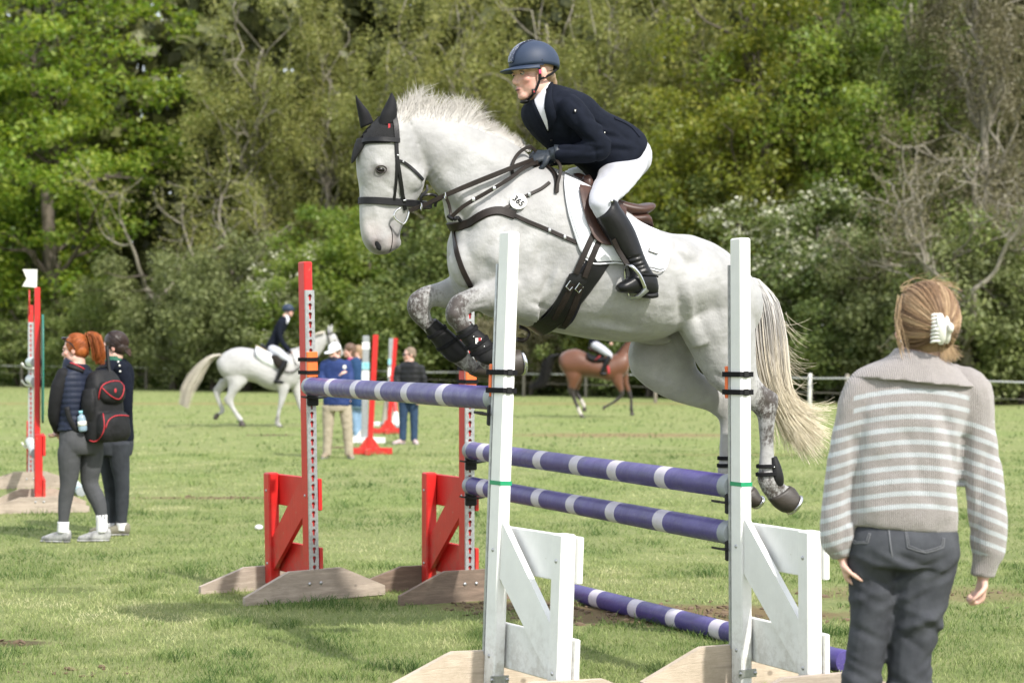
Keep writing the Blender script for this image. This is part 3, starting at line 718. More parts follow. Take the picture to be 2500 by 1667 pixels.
# ---------------------------------------------------------------- jump stands and poles
def foot_profile(L=.46, h=.19, e=.055, t=.17):
    return [(-L, 0), (L, 0), (L, e), (t + .03, h - .012), (t, h), (-t, h), (-t - .03, h - .012), (-L, e)]
def keyhole_strip(w, z0, z1, step, r=.0115):
    """galvanised track with real keyhole openings, in the local y-z plane"""
    bm = bmesh.new(); edges = []
    def loop(pts):
        vs_ = [bm.verts.new((0, y, z)) for y, z in pts]
        for i in range(len(vs_)): edges.append(bm.edges.new((vs_[i], vs_[(i + 1) % len(vs_)])))
    loop([(-w, z0), (w, z0), (w, z1), (-w, z1)]); z = z0 + .03
    while z < z1 - .03:
        pts = [(r * math.cos(a), z + r * math.sin(a)) for a in np.linspace(-.9, math.pi + .9, 9)]
        s_ = r * .48; pts += [(-s_, z - r * 2.3), (-s_ * .5, z - r * 2.6), (s_ * .5, z - r * 2.6), (s_, z - r * 2.3)]
        loop(pts); z += step
    bmesh.ops.triangle_fill(bm, use_beauty=True, use_dissolve=False, edges=edges)
    bmesh.ops.recalc_face_normals(bm, faces=bm.faces)
    r_ = bmesh.ops.extrude_face_region(bm, geom=list(bm.faces)); bmesh.ops.translate(bm, vec=(.014, 0, 0), verts=[v for v in r_['geom'] if isinstance(v, bmesh.types.BMVert)])
    bmesh.ops.recalc_face_normals(bm, faces=bm.faces)
    me = bpy.data.meshes.new('cup_track'); bm.to_mesh(me); bm.free(); me.materials.append(MT['galv']); return me
TRACK = keyhole_strip(.029, .17, 1.84, .0535)
FOOT = {}
def stand(name, label, paintm, wood_in, wood_out, loc, axis, H=1.98, lean=(0, 0), wing=.53, track=True, pads=None, tape=None, cups=(), side=1, bracket=True):
    """axis: unit vector from this stand towards its partner. local x inward, y sideways"""
    ax = Vector((axis[0], axis[1], 0)).normalized(); ang = math.atan2(ax.y, ax.x)
    M = Matrix.Translation(Vector((loc[0], loc[1], 0))) @ Matrix.Rotation(ang, 4, 'Z') @ Matrix.Rotation(lean[0], 4, 'Y') @ Matrix.Rotation(lean[1], 4, 'X')
    r = thing(name, label, 'jump stand', M=M)
    o = lambda n, mb, m, par=r, **k: obj(n, mb, m, par, k.pop('smooth', False), False, **k)
    px, py = .044, .027
    mb = MB(); mb.box((0, 0, H / 2 + .01), (px, 0, 0), (0, py, 0), (0, 0, H / 2 - .01), .006); o('tall_upright', mb, paintm)
    mb = MB(); mb.box((-wing, 0, .385), (.04, 0, 0), (0, .035, 0), (0, 0, .345), .007); o('short_upright', mb, paintm)
    s = side
    for zc, hz in ((.625, .095), (.215, .095)):
        mb = MB(); mb.box((-wing / 2 + .0, -s * .049, zc), (wing / 2 + .055, 0, 0), (0, .0125, 0), (0, 0, hz), .004); o('rail', mb, paintm)
    mb = MB(); a, b = -px - .001, -wing + .041; hw = .105
    mb.prism([(a, -.014 * s, .745), (a, -.014 * s, .745 - hw * 2.3), (b, -.014 * s, .13), (b, -.014 * s, .13 + hw * 2.0)], (0, .028 * s, 0)); o('brace', mb, paintm)
    for nm, x, wm in (('inner', px + .003, wood_in), ('outer', -wing - .043 - .034, wood_out)):
        mb = MB(); L_ = .46
        mb.prism([(x, y, z) for y, z in foot_profile(L_, .185 if nm == 'inner' else .150, .055, .17)], (.034, 0, 0))
        f = o('foot_board', mb, wm)
        for by in (-.045, .03):
            m2 = MB(); xs = x + (.034 if nm == 'inner' else 0); sg = 1 if nm == 'inner' else -1
            m2.ell((xs + sg * .002, by, .105), (.007, 0, 0), (0, .011, 0), (0, 0, .011), 8, 6); o('bolt', m2, MT['galv'], f, smooth=True)
    for z in (.17, .62):
        for xx in (0, -wing):
            m2 = MB(); yy = (py if xx == 0 else .035) * s; m2.ell((xx, yy, z), (.009, 0, 0), (0, .006, 0), (0, 0, .009), 8, 6); o('bolt', m2, MT['galv'], smooth=True)
    if track:
        t = put('cup_track', TRACK, r); t.location = (px + .001, 0, 0)
    if bracket:
        m2 = MB(); m2.box((-px - .004, 0, .075), (.003, 0, 0), (0, .045, 0), (0, 0, .018), .002); b_ = o('bracket', m2, MT['galv'])
        for yy in (-.037, .037):
            m3 = MB(); m3.ell((-px - .008, yy, .075), (.006, 0, 0), (0, .009, 0), (0, 0, .009), 8, 6); o('bolt', m3, MT['galv'], b_, smooth=True)
    if pads:
        z0, z1 = pads; m2 = MB(); m2.box((px + .026, 0, (z0 + z1) / 2), (.010, 0, 0), (0, .034, 0), (0, 0, (z1 - z0) / 2), .003); o('orange_pad', m2, MT['orange'])
        for z in (z0 + .028, z0 + .105):
            m2 = MB(); R_ = []
            for zz in (-.011, .011):
                R_.append([(-px - .004, -py - .004, z + zz), (px + .039, -py - .011, z + zz), (px + .039, py + .011, z + zz), (-px - .004, py + .004, z + zz)])
            Ro = [[(x * 1.05, y * 1.09, zz) for x, y, zz in q] for q in R_]
            m2.rings([R_[0], R_[1], Ro[1], Ro[0], R_[0]], False); st = o('strap', m2, MT['webbing'])
            m3 = MB(); m3.box((-px - .008, .004 * s, z), (.004, 0, 0), (0, .012, 0), (0, 0, .014), .002); o('buckle', m3, MT['black_plastic'], st)
    if tape:
        m2 = MB(); m2.box((0, 0, tape), (px + .0015, 0, 0), (0, py + .0015, 0), (0, 0, .009)); o('tape', m2, MT['green_tape'])
    for z in cups:
        m2 = MB(); x0 = px + .016
        m2.box((x0 + .012, 0, z - .07), (.012, 0, 0), (0, .036, 0), (0, 0, .045), .006)
        prof = [(x0, y, z - .052 - .012 * math.cos(y / .075 * 1.5)) for y in np.linspace(-.07, .07, 9)]
        prof += [(x0, y, z - .062 - .012 * math.cos(y / .075 * 1.5)) for y in np.linspace(.07, -.07, 9)]
        m2.prism(prof, (.075, 0, 0)); o('jump_cup', m2, MT['black_plastic'])
    return r
AX = Vector((.366, -.93, 0)).normalized()           # from the red stands towards the white ones
R1 = Vector((-1.200, 11.42, 0)); R2 = Vector((-.275, 11.40, 0)); W1 = Vector((-.080, 8.15, 0)); W2 = Vector((.998, 8.32, 0))
a1 = (W1 - R1).normalized(); a2 = (W2 - R2).normalized()
stand('jump_stand', 'red wooden jump stand on pale boards, left of the jumping horse', MT['red'], MT['wood_pale'], MT['wood_pale'], R1, (.53, -.848), 2.01, (0, .0186), pads=(1.325, 1.475), cups=(1.27,), side=-1)
stand('jump_stand', 'red wooden jump stand on dark brown boards behind the front hooves', MT['red'], MT['wood_dark'], MT["wood_dark"], R2, (.45, -.893), 1.98, (0, 0), pads=(1.27, 1.42), cups=(.89, .68), side=-1)
stand('jump_stand', 'white wooden jump stand in front of the horse shoulder', MT['white'], MT['wood_new'], MT['wood_new'], W1, (-.50, .866), 1.975, (0, .041), pads=(1.27, 1.41), tape=.905, cups=(1.26,), side=1)
stand('jump_stand', 'white wooden jump stand in front of the horse hindquarters', MT['white'], MT['wood_new'], MT['wood_pale'], W2, (-.42, .907), 1.955, (0, -.004), pads=(1.26, 1.40), tape=.89, cups=(.87, .665), side=1)

def pole(name, label, A, B, bands, r=.052, m1=None, m2=None, half=.052, cap=True, mats=None, group=None, capm=None):
    A = Vector(A); B = Vector(B); L_ = (B - A).length; u = (B - A) / L_
    root = thing(name, label, 'jump pole', A, group=group)
    ts = []
    for b in bands:
        if b > 3.5:                                # picture column of a band: find it along the pole
            t_ = np.linspace(0, 1, 800); q = np.array(A)[None] + (np.array(B) - np.array(A))[None] * t_[:, None]
            b = float(t_[np.argmin(abs(CX + F * q[:, 0] / q[:, 1] - b))]) * L_
        ts.append(b)
    ts = sorted(ts); mb = MB(); z = [0.]; cols = []
    for t in ts:
        z += [t - half, t + half]
    z.append(L_)
    rng = random.Random(len(label)); th = np.linspace(0, 2 * math.pi, 20, endpoint=False)
    e1 = u.cross(Vector((0, 0, 1))).normalized(); e2 = e1.cross(u)
    for i in range(len(z) - 1):
        R_ = []; n = max(2, int((z[i + 1] - z[i]) / .12) + 1)
        for s_ in np.linspace(z[i], z[i + 1], n):
            c = A + u * s_; rr = r * (1 + .012 * math.sin(s_ * 3.1 + rng.random() * .2))
            R_.append([np.array(c) + rr * (np.array(e1) * math.cos(q) + np.array(e2) * math.sin(q)) for q in th])
        mb.rings(R_, False, True, i % 2)
    obj('shaft', mb, [m1 or MT['purple'], m2 or MT['band']], root)
    if cap:
        for c, dr in ((A, -1), (B, 1)):
            m2_ = MB(); rr = r + .002
            m2_.rings([[np.array(c + u * dr * s_) + w * rr * (np.array(e1) * math.cos(q) + np.array(e2) * math.sin(q)) for q in (th if dr > 0 else th[::-1])] for s_, w in ((-.055, 1), (.0, 1), (.006, .93), (.008, .5))], True)
            obj('end_cap', m2_, capm or MT['grey_plastic'], root, sharp=40)
    return root
up = lambda v, z: Vector((v.x, v.y, z))
pole('jump_pole', 'purple and white jump pole, top one running left to the red stand with pale boards', up(R1 + a1 * .075 - Vector((.93, .366, 0)) * .023, 1.27), up(W1 - a1 * .075 + Vector((.93, .366, 0)) * .050, 1.262), [818, 882, 944, 1009, 1096])
pole('jump_pole', 'purple and white jump pole, upper of the two under the horse belly', up(R2 + a2 * .075, .892), up(W2 - a2 * .075, .872), [1190, 1330, 1420, 1515, 1633])
pole('jump_pole', 'purple and white jump pole, lower of the two under the horse belly', up(R2 + a2 * .075, .685), up(W2 - a2 * .075, .668), [1190, 1326, 1412, 1510, 1628])
ga = G(1398, 1466); gb = G(2062, 1641)
pole('jump_pole', 'purple and white jump pole lying on the grass as a ground line', (ga.x, ga.y, .05), (gb.x, gb.y, .05), [1380, 1465, 1562, 1655, 1762, 1900], capm=MT['purple'])

# ---- fence at the far left, seen nearly end on
cl = conv(0, 620, 2.119)
LR = W(75, HY, 21.3); LF = W(91, HY, 18.4); LR.z = LF.z = 0; la = (LF - LR).normalized()
fl_r = stand('jump_stand', 'red jump stand with flag and white cups behind the far-left red post', MT['red'], MT['wood_pale'], MT['wood_pale'], LR, la, 2.03, side=-1)
stand('jump_stand', 'tall red jump stand with green edge beside the red-haired woman', MT['red'], MT['wood_pale'], MT['wood_pale'], LF, -la, 2.12, track=True, side=1)
side = Vector((-la.y, la.x, 0)); side = side if side.x > 0 else -side
mb = MB(); c = LF + side * .050 + Vector((0, 0, 1.34))
mb.tube([c + Vector((0, 0, -.52)), c + Vector((0, 0, -.35)), c, c + Vector((0, 0, .35)), c + Vector((0, 0, .52))], [.10, .2, .26, .2, .06], .010, L=la, m=12, e=5)
tagp(obj('green_filler', mb, MT['green_paint']), 'green rounded board seen edge on against the tall far-left red post', 'filler board')
for z, bm_, lab in ((1.40, [.06, .35, .7, 1.2, 1.7, 2.3], 'upper banded pole end on at the far-left fence'), (1.21, [.05, .5, 1., 1.5, 2.0, 2.5], 'second banded pole end on at the far-left fence'), (.52, [.2, .9, 1.6, 2.3], 'low white pole end on at the far-left fence')):
    pole('jump_pole', lab, up(LR + la * .07 - side * .01, z), up(LF - la * .07 - side * .01, z), bm_, .05, MT['white'], MT['tape_blue'] if z > 1.3 else MT['green_paint'])
    mb = MB(); c = LR + la * .085 + Vector((0, 0, z - .055)); mb.tube([c - side * .10 + Vector((0, 0, .045)), c - side * .05 - Vector((0, 0, .01)), c + side * .05 - Vector((0, 0, .01)), c + side * .10 + Vector((0, 0, .045))], .022, .012, L=la, m=8)
    obj('jump_cup', mb, MT['white_plastic'], fl_r)
fz = W(75, 660, 21.3); froot = thing('marker_flag', 'white swallow-tailed marker flag on the far-left jump stand', 'flag', (LR.x, LR.y, 1.95))
mb = MB(); mb.tube([(LR.x, LR.y - .06, 1.93), (LR.x, LR.y - .06, 2.20)], .007, m=6, k=1); obj('flag_rod', mb, MT['red'], froot)
q = [cl(x, y) for x, y in ((192, 80), (190, 174), (115, 167), (138, 128), (117, 79))]
mb = MB(); mb.prism([W(a, b, 21.24) for a, b in q], (0, .012, 0)); obj('flag_panel', mb, MT['white_plastic'], froot, False)
p0 = G(198, 1212); pole('jump_pole', 'banded pole end lying on the grass behind the red-haired woman', (p0.x, p0.y, .05), (p0.x - .8, p0.y + 2.85, .05), [.05, .2, .5, .9, 1.4, 1.9, 2.4], .05, MT['white'], MT['tape_blue'], .045)

# ---- single uprights in the middle distance
cm = conv(760, 800, 4.613)
def single(label, top, base, bar, pm, bandz=None, w=.04):
    bx, by = cm(*base); tx, ty = cm(*top); d = CH * F / (by - HY); b = W(bx, by, d); t = W(tx, ty, d)
    r = thing('upright', label, 'jump stand', (b.x, b.y, 0)); h = t.z; lx = (t.x - b.x)
    mb = MB(); mb.box((b.x + lx / 2, b.y, h / 2), (w, 0, 0), (0, w, 0), (lx / 2, 0, h / 2), .008); obj('post', mb, pm, r, False)
    x0 = W(cm(bar[0], 0)[0], HY, d).x; x1 = W(cm(bar[1], 0)[0], HY, d).x
    mb = MB(); mb.box(((x0 + x1) / 2, b.y - .01, .05), ((x1 - x0) / 2, 0, 0), (0, .035, 0), (0, 0, .05), .008); obj('base_bar', mb, pm if pm != MT['galv'] else MT['white'], r, False)
    mb = MB(); mb.box((b.x, b.y, .05), (.04, 0, 0), (0, .42, 0), (0, 0, .045), .008); obj('base_bar', mb, pm if pm != MT['galv'] else MT['white'], r, False)
    mb = MB(); mb.prism([(b.x - .16, b.y - .03, .1), (b.x + .16, b.y - .03, .1), (b.x + .045, b.y - .03, .26), (b.x - .045, b.y - .03, .26)], (0, .06, 0)); obj('gusset', mb, pm if pm != MT['galv'] else MT['white'], r, False)
    if bandz:
        for z, m_, hh in bandz:
            mb = MB(); mb.box((b.x + lx * z / h, b.y, z), (w + .006, 0, 0), (0, w + .006, 0), (lx * hh / h, 0, hh)); obj('tape', mb, m_, r, False)
    return r
single('red upright on a red cross base beside the man in khaki trousers', (725, 80), (655, 1425), (470, 912), MT['red'])
single('grey upright with turquoise tape between the women and the red upright', (618, 90), (600, 1300), (455, 836), MT['galv'], [(1.32, MT['tape_blue'], .06), (1.13, MT['white'], .1), (1.66, MT['white'], .06)], .055)
single('far red upright left of the man in the black jacket', (950, 118), (866, 1190), (690, 1002), MT['red'])
single('far grey upright with turquoise tape behind the far red upright', (905, 120), (885, 1110), (690, 940), MT['galv'], [(1.38, MT['tape_blue'], .06), (1.15, MT['white'], .1)], .055)
def leanpole(lab, a, b, bands, m1, m2):
    pa = G(*cm(*a)); q = cm(*b); pb = W(q[0], q[1], pa.y + .25); pole('jump_pole', lab, (pa.x, pa.y, .03), pb, bands, .05, m1, m2, .12, True)
leanpole('white, green and red pole leaning beside the man in the black jacket', (968, 1142), (925, 720), [.45, 1.0], MT['white'], MT['red'])
leanpole('dark pole leaning behind the far red upright', (812, 1112), (862, 700), [], MT['fence_post'], MT['bark'])
# ---------------------------------------------------------------- tools for draped things
from mathutils.bvhtree import BVHTree
def bvh_of(me):
    return BVHTree.FromPolygons([v.co.copy() for v in me.vertices], [tuple(p.vertices) for p in me.polygons])
CAMP = Vector((0, 0, CH))
def surf(tree, px, py, lift=.004, cv=None):
    if cv: px, py = cv(px, py)
    d = Vector(((px - CX) / F, 1, -(py - HY) / F)).normalized(); h = tree.ray_cast(CAMP, d)
    if h[0] is None: return None, None
    n = h[1] if h[1].dot(d) < 0 else -h[1]
    return h[0] + n * lift, n
def ribbon(mb, P, Nn, w, th, mi=0, closed=False, k=3):
    P = catmull([list(p) for p in P], k); Nn = catmull([list(p) for p in Nn], k); w = np.full(len(P), w) if np.isscalar(w) else np.interp(np.linspace(0, 1, len(P)), np.linspace(0, 1, len(w)), w)
    T = np.gradient(P, axis=0); T /= np.linalg.norm(T, axis=1)[:, None] + 1e-9
    Nn = Nn - T * (Nn * T).sum(1)[:, None]; Nn /= np.linalg.norm(Nn, axis=1)[:, None] + 1e-9
    S = np.cross(T, Nn); R = []
    for p, s, n, ww in zip(P, S, Nn, w):
        R.append([p + s * ww / 2, p + s * ww * .42 + n * th, p - s * ww * .42 + n * th, p - s * ww / 2])
    return mb.rings(R, not closed, True, mi)
def strap(tree, pts, w, th=.004, lift=.001, k=3, mb=None):
    """a strap lying on a body: picture points dropped onto its surface"""
    mb = mb or MB(); P, Nn = [], []
    for q in catmull(pts, 3):
        p, n = surf(tree, q[0], q[1], lift)
        if p is not None: P.append(p); Nn.append(n)
    if len(P) > 2:
        Nn = np.array([list(n) for n in Nn])
        for _ in range(2): Nn[1:-1] = (Nn[:-2] + Nn[1:-1] * 2 + Nn[2:]) / 4
        ribbon(mb, P, Nn, w, th, k=1)
    return mb
def band(tree, pl, a, b, off, w, th, start=.3, lift=.002, n=40, t0=0.0, t1=1.0, mb=None):
    """a strap buckled right round a body in the plane through picture points a, b"""
    mb = mb or MB(); A = pl.pt(a[0], a[1], off); B = pl.pt(b[0], b[1], off); c = (A + B) / 2; h = (A - B).normalized(); P, Nn = [], []
    for t in np.linspace(t0, t1, n):
        an = t * 2 * math.pi; d = h * math.cos(an) + pl.n * math.sin(an)
        q = tree.ray_cast(c + d * start, -d, start)
        if q[0] is None: continue
        P.append(q[0] + d * lift); Nn.append(d)
    P = np.array([list(p) for p in P]); 
    for _ in range(3): P[1:-1] = (P[:-2] + 2 * P[1:-1] + P[2:]) / 4
    return ribbon(mb, P, Nn, w, th, k=1)
def sheet(tree, rows, nt=10, lift=.012, th=.005, mirror=None, mi=0, mb=None, puff=0):
    """cloth lying on a body; rows are picture polylines from top to bottom"""
    mb = mb or MB(); rows = [catmull(r, 4) for r in rows]; m_ = min(len(r) for r in rows)
    rows = np.array([[np.interp(np.linspace(0, 1, 14), np.linspace(0, 1, len(r)), np.array(r)[:, j]) for j in (0, 1)] for r in rows]).transpose(0, 2, 1)
    g = catmull(rows.reshape(len(rows), -1), nt).reshape(-1, 14, 2); P = np.full(g.shape[:2] + (3,), np.nan); Q = P.copy()
    for i in range(g.shape[0]):
        for j in range(14):
            p, n = surf(tree, g[i, j, 0], g[i, j, 1], lift)
            if p is None:
                continue
            P[i, j] = p; Q[i, j] = n
    for i in range(P.shape[0]):                              # fill points that missed the body
        ok = ~np.isnan(P[i, :, 0])
        if ok.sum() < 2: continue
        for j in np.where(~ok)[0]:
            k_ = np.where(ok)[0][np.argmin(abs(np.where(ok)[0] - j))]; P[i, j] = P[i, k_]; Q[i, j] = Q[i, k_]
    good = ~np.isnan(P).any(axis=(1, 2)); P, Q = P[good], Q[good]
    for _ in range(3):
        P[1:-1, 1:-1] = (P[1:-1, 1:-1] * 2 + P[:-2, 1:-1] + P[2:, 1:-1] + P[1:-1, :-2] + P[1:-1, 2:]) / 6
        Q[1:-1] = (Q[:-2] + Q[2:] + Q[1:-1]) / 3
    Q /= np.linalg.norm(Q, axis=2)[:, :, None] + 1e-9
    n, m, _ = P.shape
    def emit(P, Q, flip):
        u_ = np.linspace(0, 1, n)[:, None]; v_ = np.linspace(0, 1, m)[None]
        edge = np.minimum(np.minimum(u_, 1 - u_) * 6, np.minimum(v_, 1 - v_) * 6).clip(0, 1)
        V = np.vstack([P.reshape(-1, 3), (P + Q * (th + puff * edge)[:, :, None]).reshape(-1, 3)]); f = []; o2 = n * m
        for i in range(n - 1):
            for j in range(m - 1):
                a, b, c, d = i * m + j, i * m + j + 1, (i + 1) * m + j + 1, (i + 1) * m + j
                f += [(a, b, c, d), (o2 + d, o2 + c, o2 + b, o2 + a)]
        bd_ = [i * m for i in range(n)] + [(n - 1) * m + j for j in range(1, m)] + [i * m + m - 1 for i in range(n - 2, -1, -1)] + list(range(m - 2, 0, -1))
        for a, b in zip(bd_, bd_[1:] + bd_[:1]): f.append((a, b, o2 + b, o2 + a))
        mb.add(V, [q[::-1] for q in f] if flip else f, mi)
    emit(P, Q, False)
    if mirror is not None:
        nn = np.array(mirror.n); P0 = np.array(mirror.P0)
        Pm = P - 2 * ((P - P0) @ nn)[:, :, None] * nn; Qm = Q - 2 * (Q @ nn)[:, :, None] * nn; emit(Pm, Qm, True)
    return mb
def strands(name, paths, r, mat, parent, taper=1.0, lenv=None):
    """hair: many tapering three-sided strands in one mesh"""
    P = np.asarray(paths, float); n, k, _ = P.shape; r = np.broadcast_to(np.asarray(r, float).reshape(-1, 1), (n, 1))
    T = np.gradient(P, axis=1); T /= np.linalg.norm(T, axis=2)[:, :, None] + 1e-9
    ref = RNG.normal(size=(n, 1, 3)); a = np.cross(T, ref); a /= np.linalg.norm(a, axis=2)[:, :, None] + 1e-9; b = np.cross(T, a)
    rad = (r * (1 - taper * np.linspace(0, 1, k) ** 1.6 * .9))[:, :, None]
    V = np.stack([P + rad * (a * math.cos(t) + b * math.sin(t)) for t in (0, 2.094, 4.189)], 2).reshape(-1, 3)
    base = (np.arange(n) * k * 3)[:, None, None]; i = (np.arange(k - 1) * 3)[None, :, None]; j = np.arange(3)[None, None]
    q0 = base + i + j; q1 = base + i + (j + 1) % 3
    Fq = np.stack([q0, q1, q1 + 3, q0 + 3], 3).reshape(-1, 4)
    M = np.array(inv_root(parent)); V = V @ M[:3, :3].T + M[:3, 3]
    me = bpy.data.meshes.new(name); me.vertices.add(len(V)); me.vertices.foreach_set('co', V.ravel())
    me.loops.add(Fq.size); me.loops.foreach_set('vertex_index', Fq.ravel().astype(np.int32)); me.polygons.add(len(Fq))
    me.polygons.foreach_set('loop_start', np.arange(0, Fq.size, 4, dtype=np.int32)); me.polygons.foreach_set('loop_total', np.full(len(Fq), 4, np.int32))
    me.polygons.foreach_set('use_smooth', np.ones(len(Fq), bool)); me.update(calc_edges=True)
    lv = np.broadcast_to(np.linspace(0, 1, k), (n, k)) if lenv is None else np.broadcast_to(lenv, (n, k))
    attr(me, 'len', np.repeat(lv.ravel(), 3)); me.materials.append(mat)
    return put(name, me, parent)
def gauss_attr(V, pts):
    out = np.zeros(len(V))
    for p, r, a in pts: out = np.maximum(out, a * np.exp(-((V - np.array(p)) ** 2).sum(1) / (r * r)))
    return out

# ---------------------------------------------------------------- the grey horse in mid-air
PL = Plane((.40, 9.25), (-.93, -.36))
q = PL.pt
HR = thing('horse', 'grey horse with white mane and tail leaping over the purple poles', 'horse', (q(1450, 1100).x, q(1450, 1100).y, 0))
def mk(rows, off): return [tuple(r) + (off,) if len(r) == 5 else tuple(r) for r in rows]
TRUNK = mk([(1112, 560, 1100, 615, .085), (1152, 478, 1112, 682, .175), (1215, 425, 1150, 742, .215), (1290, 398, 1215, 780, .235), (1350, 410, 1290, 797, .265), (1410, 440, 1365, 813, .295),
            (1480, 490, 1450, 829, .325), (1550, 540, 1530, 835, .335), (1620, 568, 1600, 828, .325), (1680, 575, 1655, 800, .315), (1740, 603, 1705, 820, .295), (1790, 645, 1750, 835, .255), (1830, 690, 1800, 830, .19), (1842, 735, 1830, 800, .09)], 0)
NECK = mk([(1310, 400, 1170, 660, .165), (1241, 339, 1097, 548, .125), (1164, 303, 1084, 492, .100), (1090, 284, 1062, 463, .085), (1030, 276, 1046, 436, .078), (985, 272, 1032, 405, .076)], 0)
HEAD = mk([(935, 280, 985, 274, .05), (893, 325, 1018, 325, .090), (874, 375, 1037, 385, .100), (873, 420, 1039, 425, .098), (878, 455, 1029, 467, .082), (879, 490, 1005, 506, .066), (878, 525, 988, 538, .057),
           (881, 562, 978, 566, .056), (889, 594, 974, 590, .061), (903, 613, 962, 611, .052), (920, 623, 945, 622, .026)], 0)
NF = mk([(1300, 640, 1310, 790, .085), (1225, 667, 1218, 760, .072), (1177, 690, 1182, 758, .058), (1139, 708, 1155, 762, .050), (1113, 718, 1143, 768, .048), (1096, 735, 1141, 772, .049), (1087, 762, 1139, 776, .048), (1092, 786, 1144, 784, .043),
         (1107, 802, 1150, 791, .034), (1124, 823, 1162, 803, .029), (1140, 843, 1177, 820, .029), (1158, 868, 1200, 842, .037), (1167, 887, 1210, 858, .037), (1182, 900, 1219, 860, .032), (1200, 908, 1230, 864, .034), (1215, 914, 1240, 862, .036)], .15)
FF = mk([(1200, 610, 1240, 740, .08), (1113, 667, 1140, 755, .068), (1075, 688, 1095, 755, .055), (1045, 697, 1066, 750, .050), (1024, 705, 1052, 752, .048), (1003, 720, 1050, 758, .049), (994, 744, 1050, 764, .048), (999, 768, 1052, 771, .043),
         (1012, 786, 1057, 778, .036), (1034, 806, 1073, 790, .030), (1052, 830, 1090, 806, .029), (1070, 856, 1110, 826, .030), (1088, 876, 1130, 845, .037), (1104, 886, 1145, 861, .036), (1120, 896, 1158, 877, .031), (1136, 906, 1166, 884, .033), (1150, 914, 1174, 882, .036)], -.13)
NH = mk([(1650, 700, 1832, 735, .13), (1660, 790, 1838, 800, .135), (1692, 862, 1840, 860, .115), (1730, 930, 1844, 902, .088), (1768, 962, 1852, 926, .066), (1800, 984, 1872, 946, .052), (1832, 1000, 1896, 962, .046),
         (1848, 1015, 1897, 983, .043), (1853, 1036, 1892, 1016, .036), (1855, 1070, 1889, 1062, .030), (1855, 1106, 1889, 1100, .030), (1853, 1143, 1892, 1138, .033), (1850, 1168, 1904, 1163, .039), (1858, 1190, 1911, 1178, .038), (1868, 1207, 1921, 1184, .034), (1880, 1222, 1929, 1186, .036)], .145)
FH = mk([(1610, 720, 1770, 760, .12), (1545, 830, 1710, 800, .12), (1538, 890, 1695, 860, .105), (1563, 931, 1702, 900, .085), (1612, 965, 1732, 925, .070), (1670, 988, 1765, 950, .055), (1720, 1000, 1795, 965, .048),
         (1748, 1016, 1812, 985, .045), (1759, 1036, 1808, 1015, .038), (1759, 1082, 1796, 1080, .030), (1757, 1125, 1794, 1125, .030), (1754, 1158, 1806, 1160, .038), (1768, 1184, 1820, 1178, .035), (1788, 1204, 1834, 1184, .034), (1803, 1220, 1842, 1188, .036)], -.145)
hb = MB()
hb.trace(PL, TRUNK, 32, 5, 2.15, .06); hb.trace(PL, NECK, 28, 5, 2.1, .12); hb.trace(PL, HEAD, 28, 5, 2.35, -.18)
for rows in (NF, FF, NH, FH): hb.trace(PL, rows, 18, 4, 2.1)
u = np.array(PL.u); n_ = np.array(PL.n); z_ = np.array((0, 0, 1.))
def blob(px, py, off, ru, rz, rn, tilt=0.0):
    a = u * math.cos(tilt) + z_ * math.sin(tilt); b = -u * math.sin(tilt) + z_ * math.cos(tilt)
    hb.ell(q(px, py, off), a * ru, n_ * rn, b * rz)
for s in (1, -1):
    blob(1000, 428, .055 * s, .078, .080, .042)                # cheek
    blob(926, 404, .078 * s, .040, .026, .028, .3)             # brow over the eye
    blob(922, 470, .052 * s, .022, .075, .018, -.1)            # cheekbone ridge
    blob(917, 592, .040 * s, .034, .036, .030)                 # nostril wing
    blob(1230, 600, .13 * s, .15, .19, .105, .5)               # shoulder
    blob(1300, 690, .16 * s, .13, .11, .085, .2)               # triceps and elbow
    blob(1750, 760, .15 * s, .16, .20, .12, .2)                # thigh
    blob(1640, 640, .14 * s, .16, .13, .16)                    # loin and hip
    blob(1140, 640, .085 * s, .075, .12, .075, .2)                   # breast
blob(962, 592, 0, .036, .036, .036); blob(1598, 826, 0, .10, .03, .05); blob(1836, 700, 0, .05, .05, .045)
hb.trace(PL, mk([(1640, 778, 1668, 700, .05), (1668, 806, 1700, 760, .05), (1690, 850, 1740, 830, .05)], .20), 14, 4)   # stifle fold
hme = fuse(hb, .009, 6, .55)
V = coords(hme); Nn = normals(hme)
def dimple(px, py, off, r, amp): 
    global V; p = np.array(q(px, py, off)); V = V + Nn * (amp * np.exp(-((V - p) ** 2).sum(1) / (r * r)))[:, None]
for px, py, off, r, a in [(1345, 640, .27, .07, -.014), (1325, 720, .25, .06, -.006), (1260, 560, .22, .07, -.010), (1180, 660, .2, .05, -.016), (1215, 640, .22, .05, .010), (1140, 560, .14, .05, -.014), (1105, 640, .05, .05, .014),
                          (1100, 410, .085, .05, -.010), (1060, 440, .06, .04, -.008), (1150, 400, .1, .07, .010), (1655, 760, .28, .07, -.018), (1640, 700, .3, .06, -.012), (1720, 800, .26, .09, .014), (1700, 700, .28, .08, .010), (1780, 830, .24, .05, -.012),
                          (1560, 700, .33, .12, .008), (1460, 720, .32, .05, -.006), (1500, 740, .33, .05, .005), (1410, 760, .28, .05, -.006), (1035, 400, .08, .03, -.012), (1240, 700, .22, .05, .010), (1270, 745, .2, .05, -.006),
                          (930, 425, .105, .018, -.008), (945, 500, .06, .03, -.006), (900, 540, .055, .03, -.005), (1870, 990, .19, .02, -.008), (1108, 770, .2, .02, .006), (957, 545, .05, .02, -.004), (921, 598, .075, .020, -.014), (921, 590, .075, .018, -.006)]:
    dimple(px, py, off, r, a)
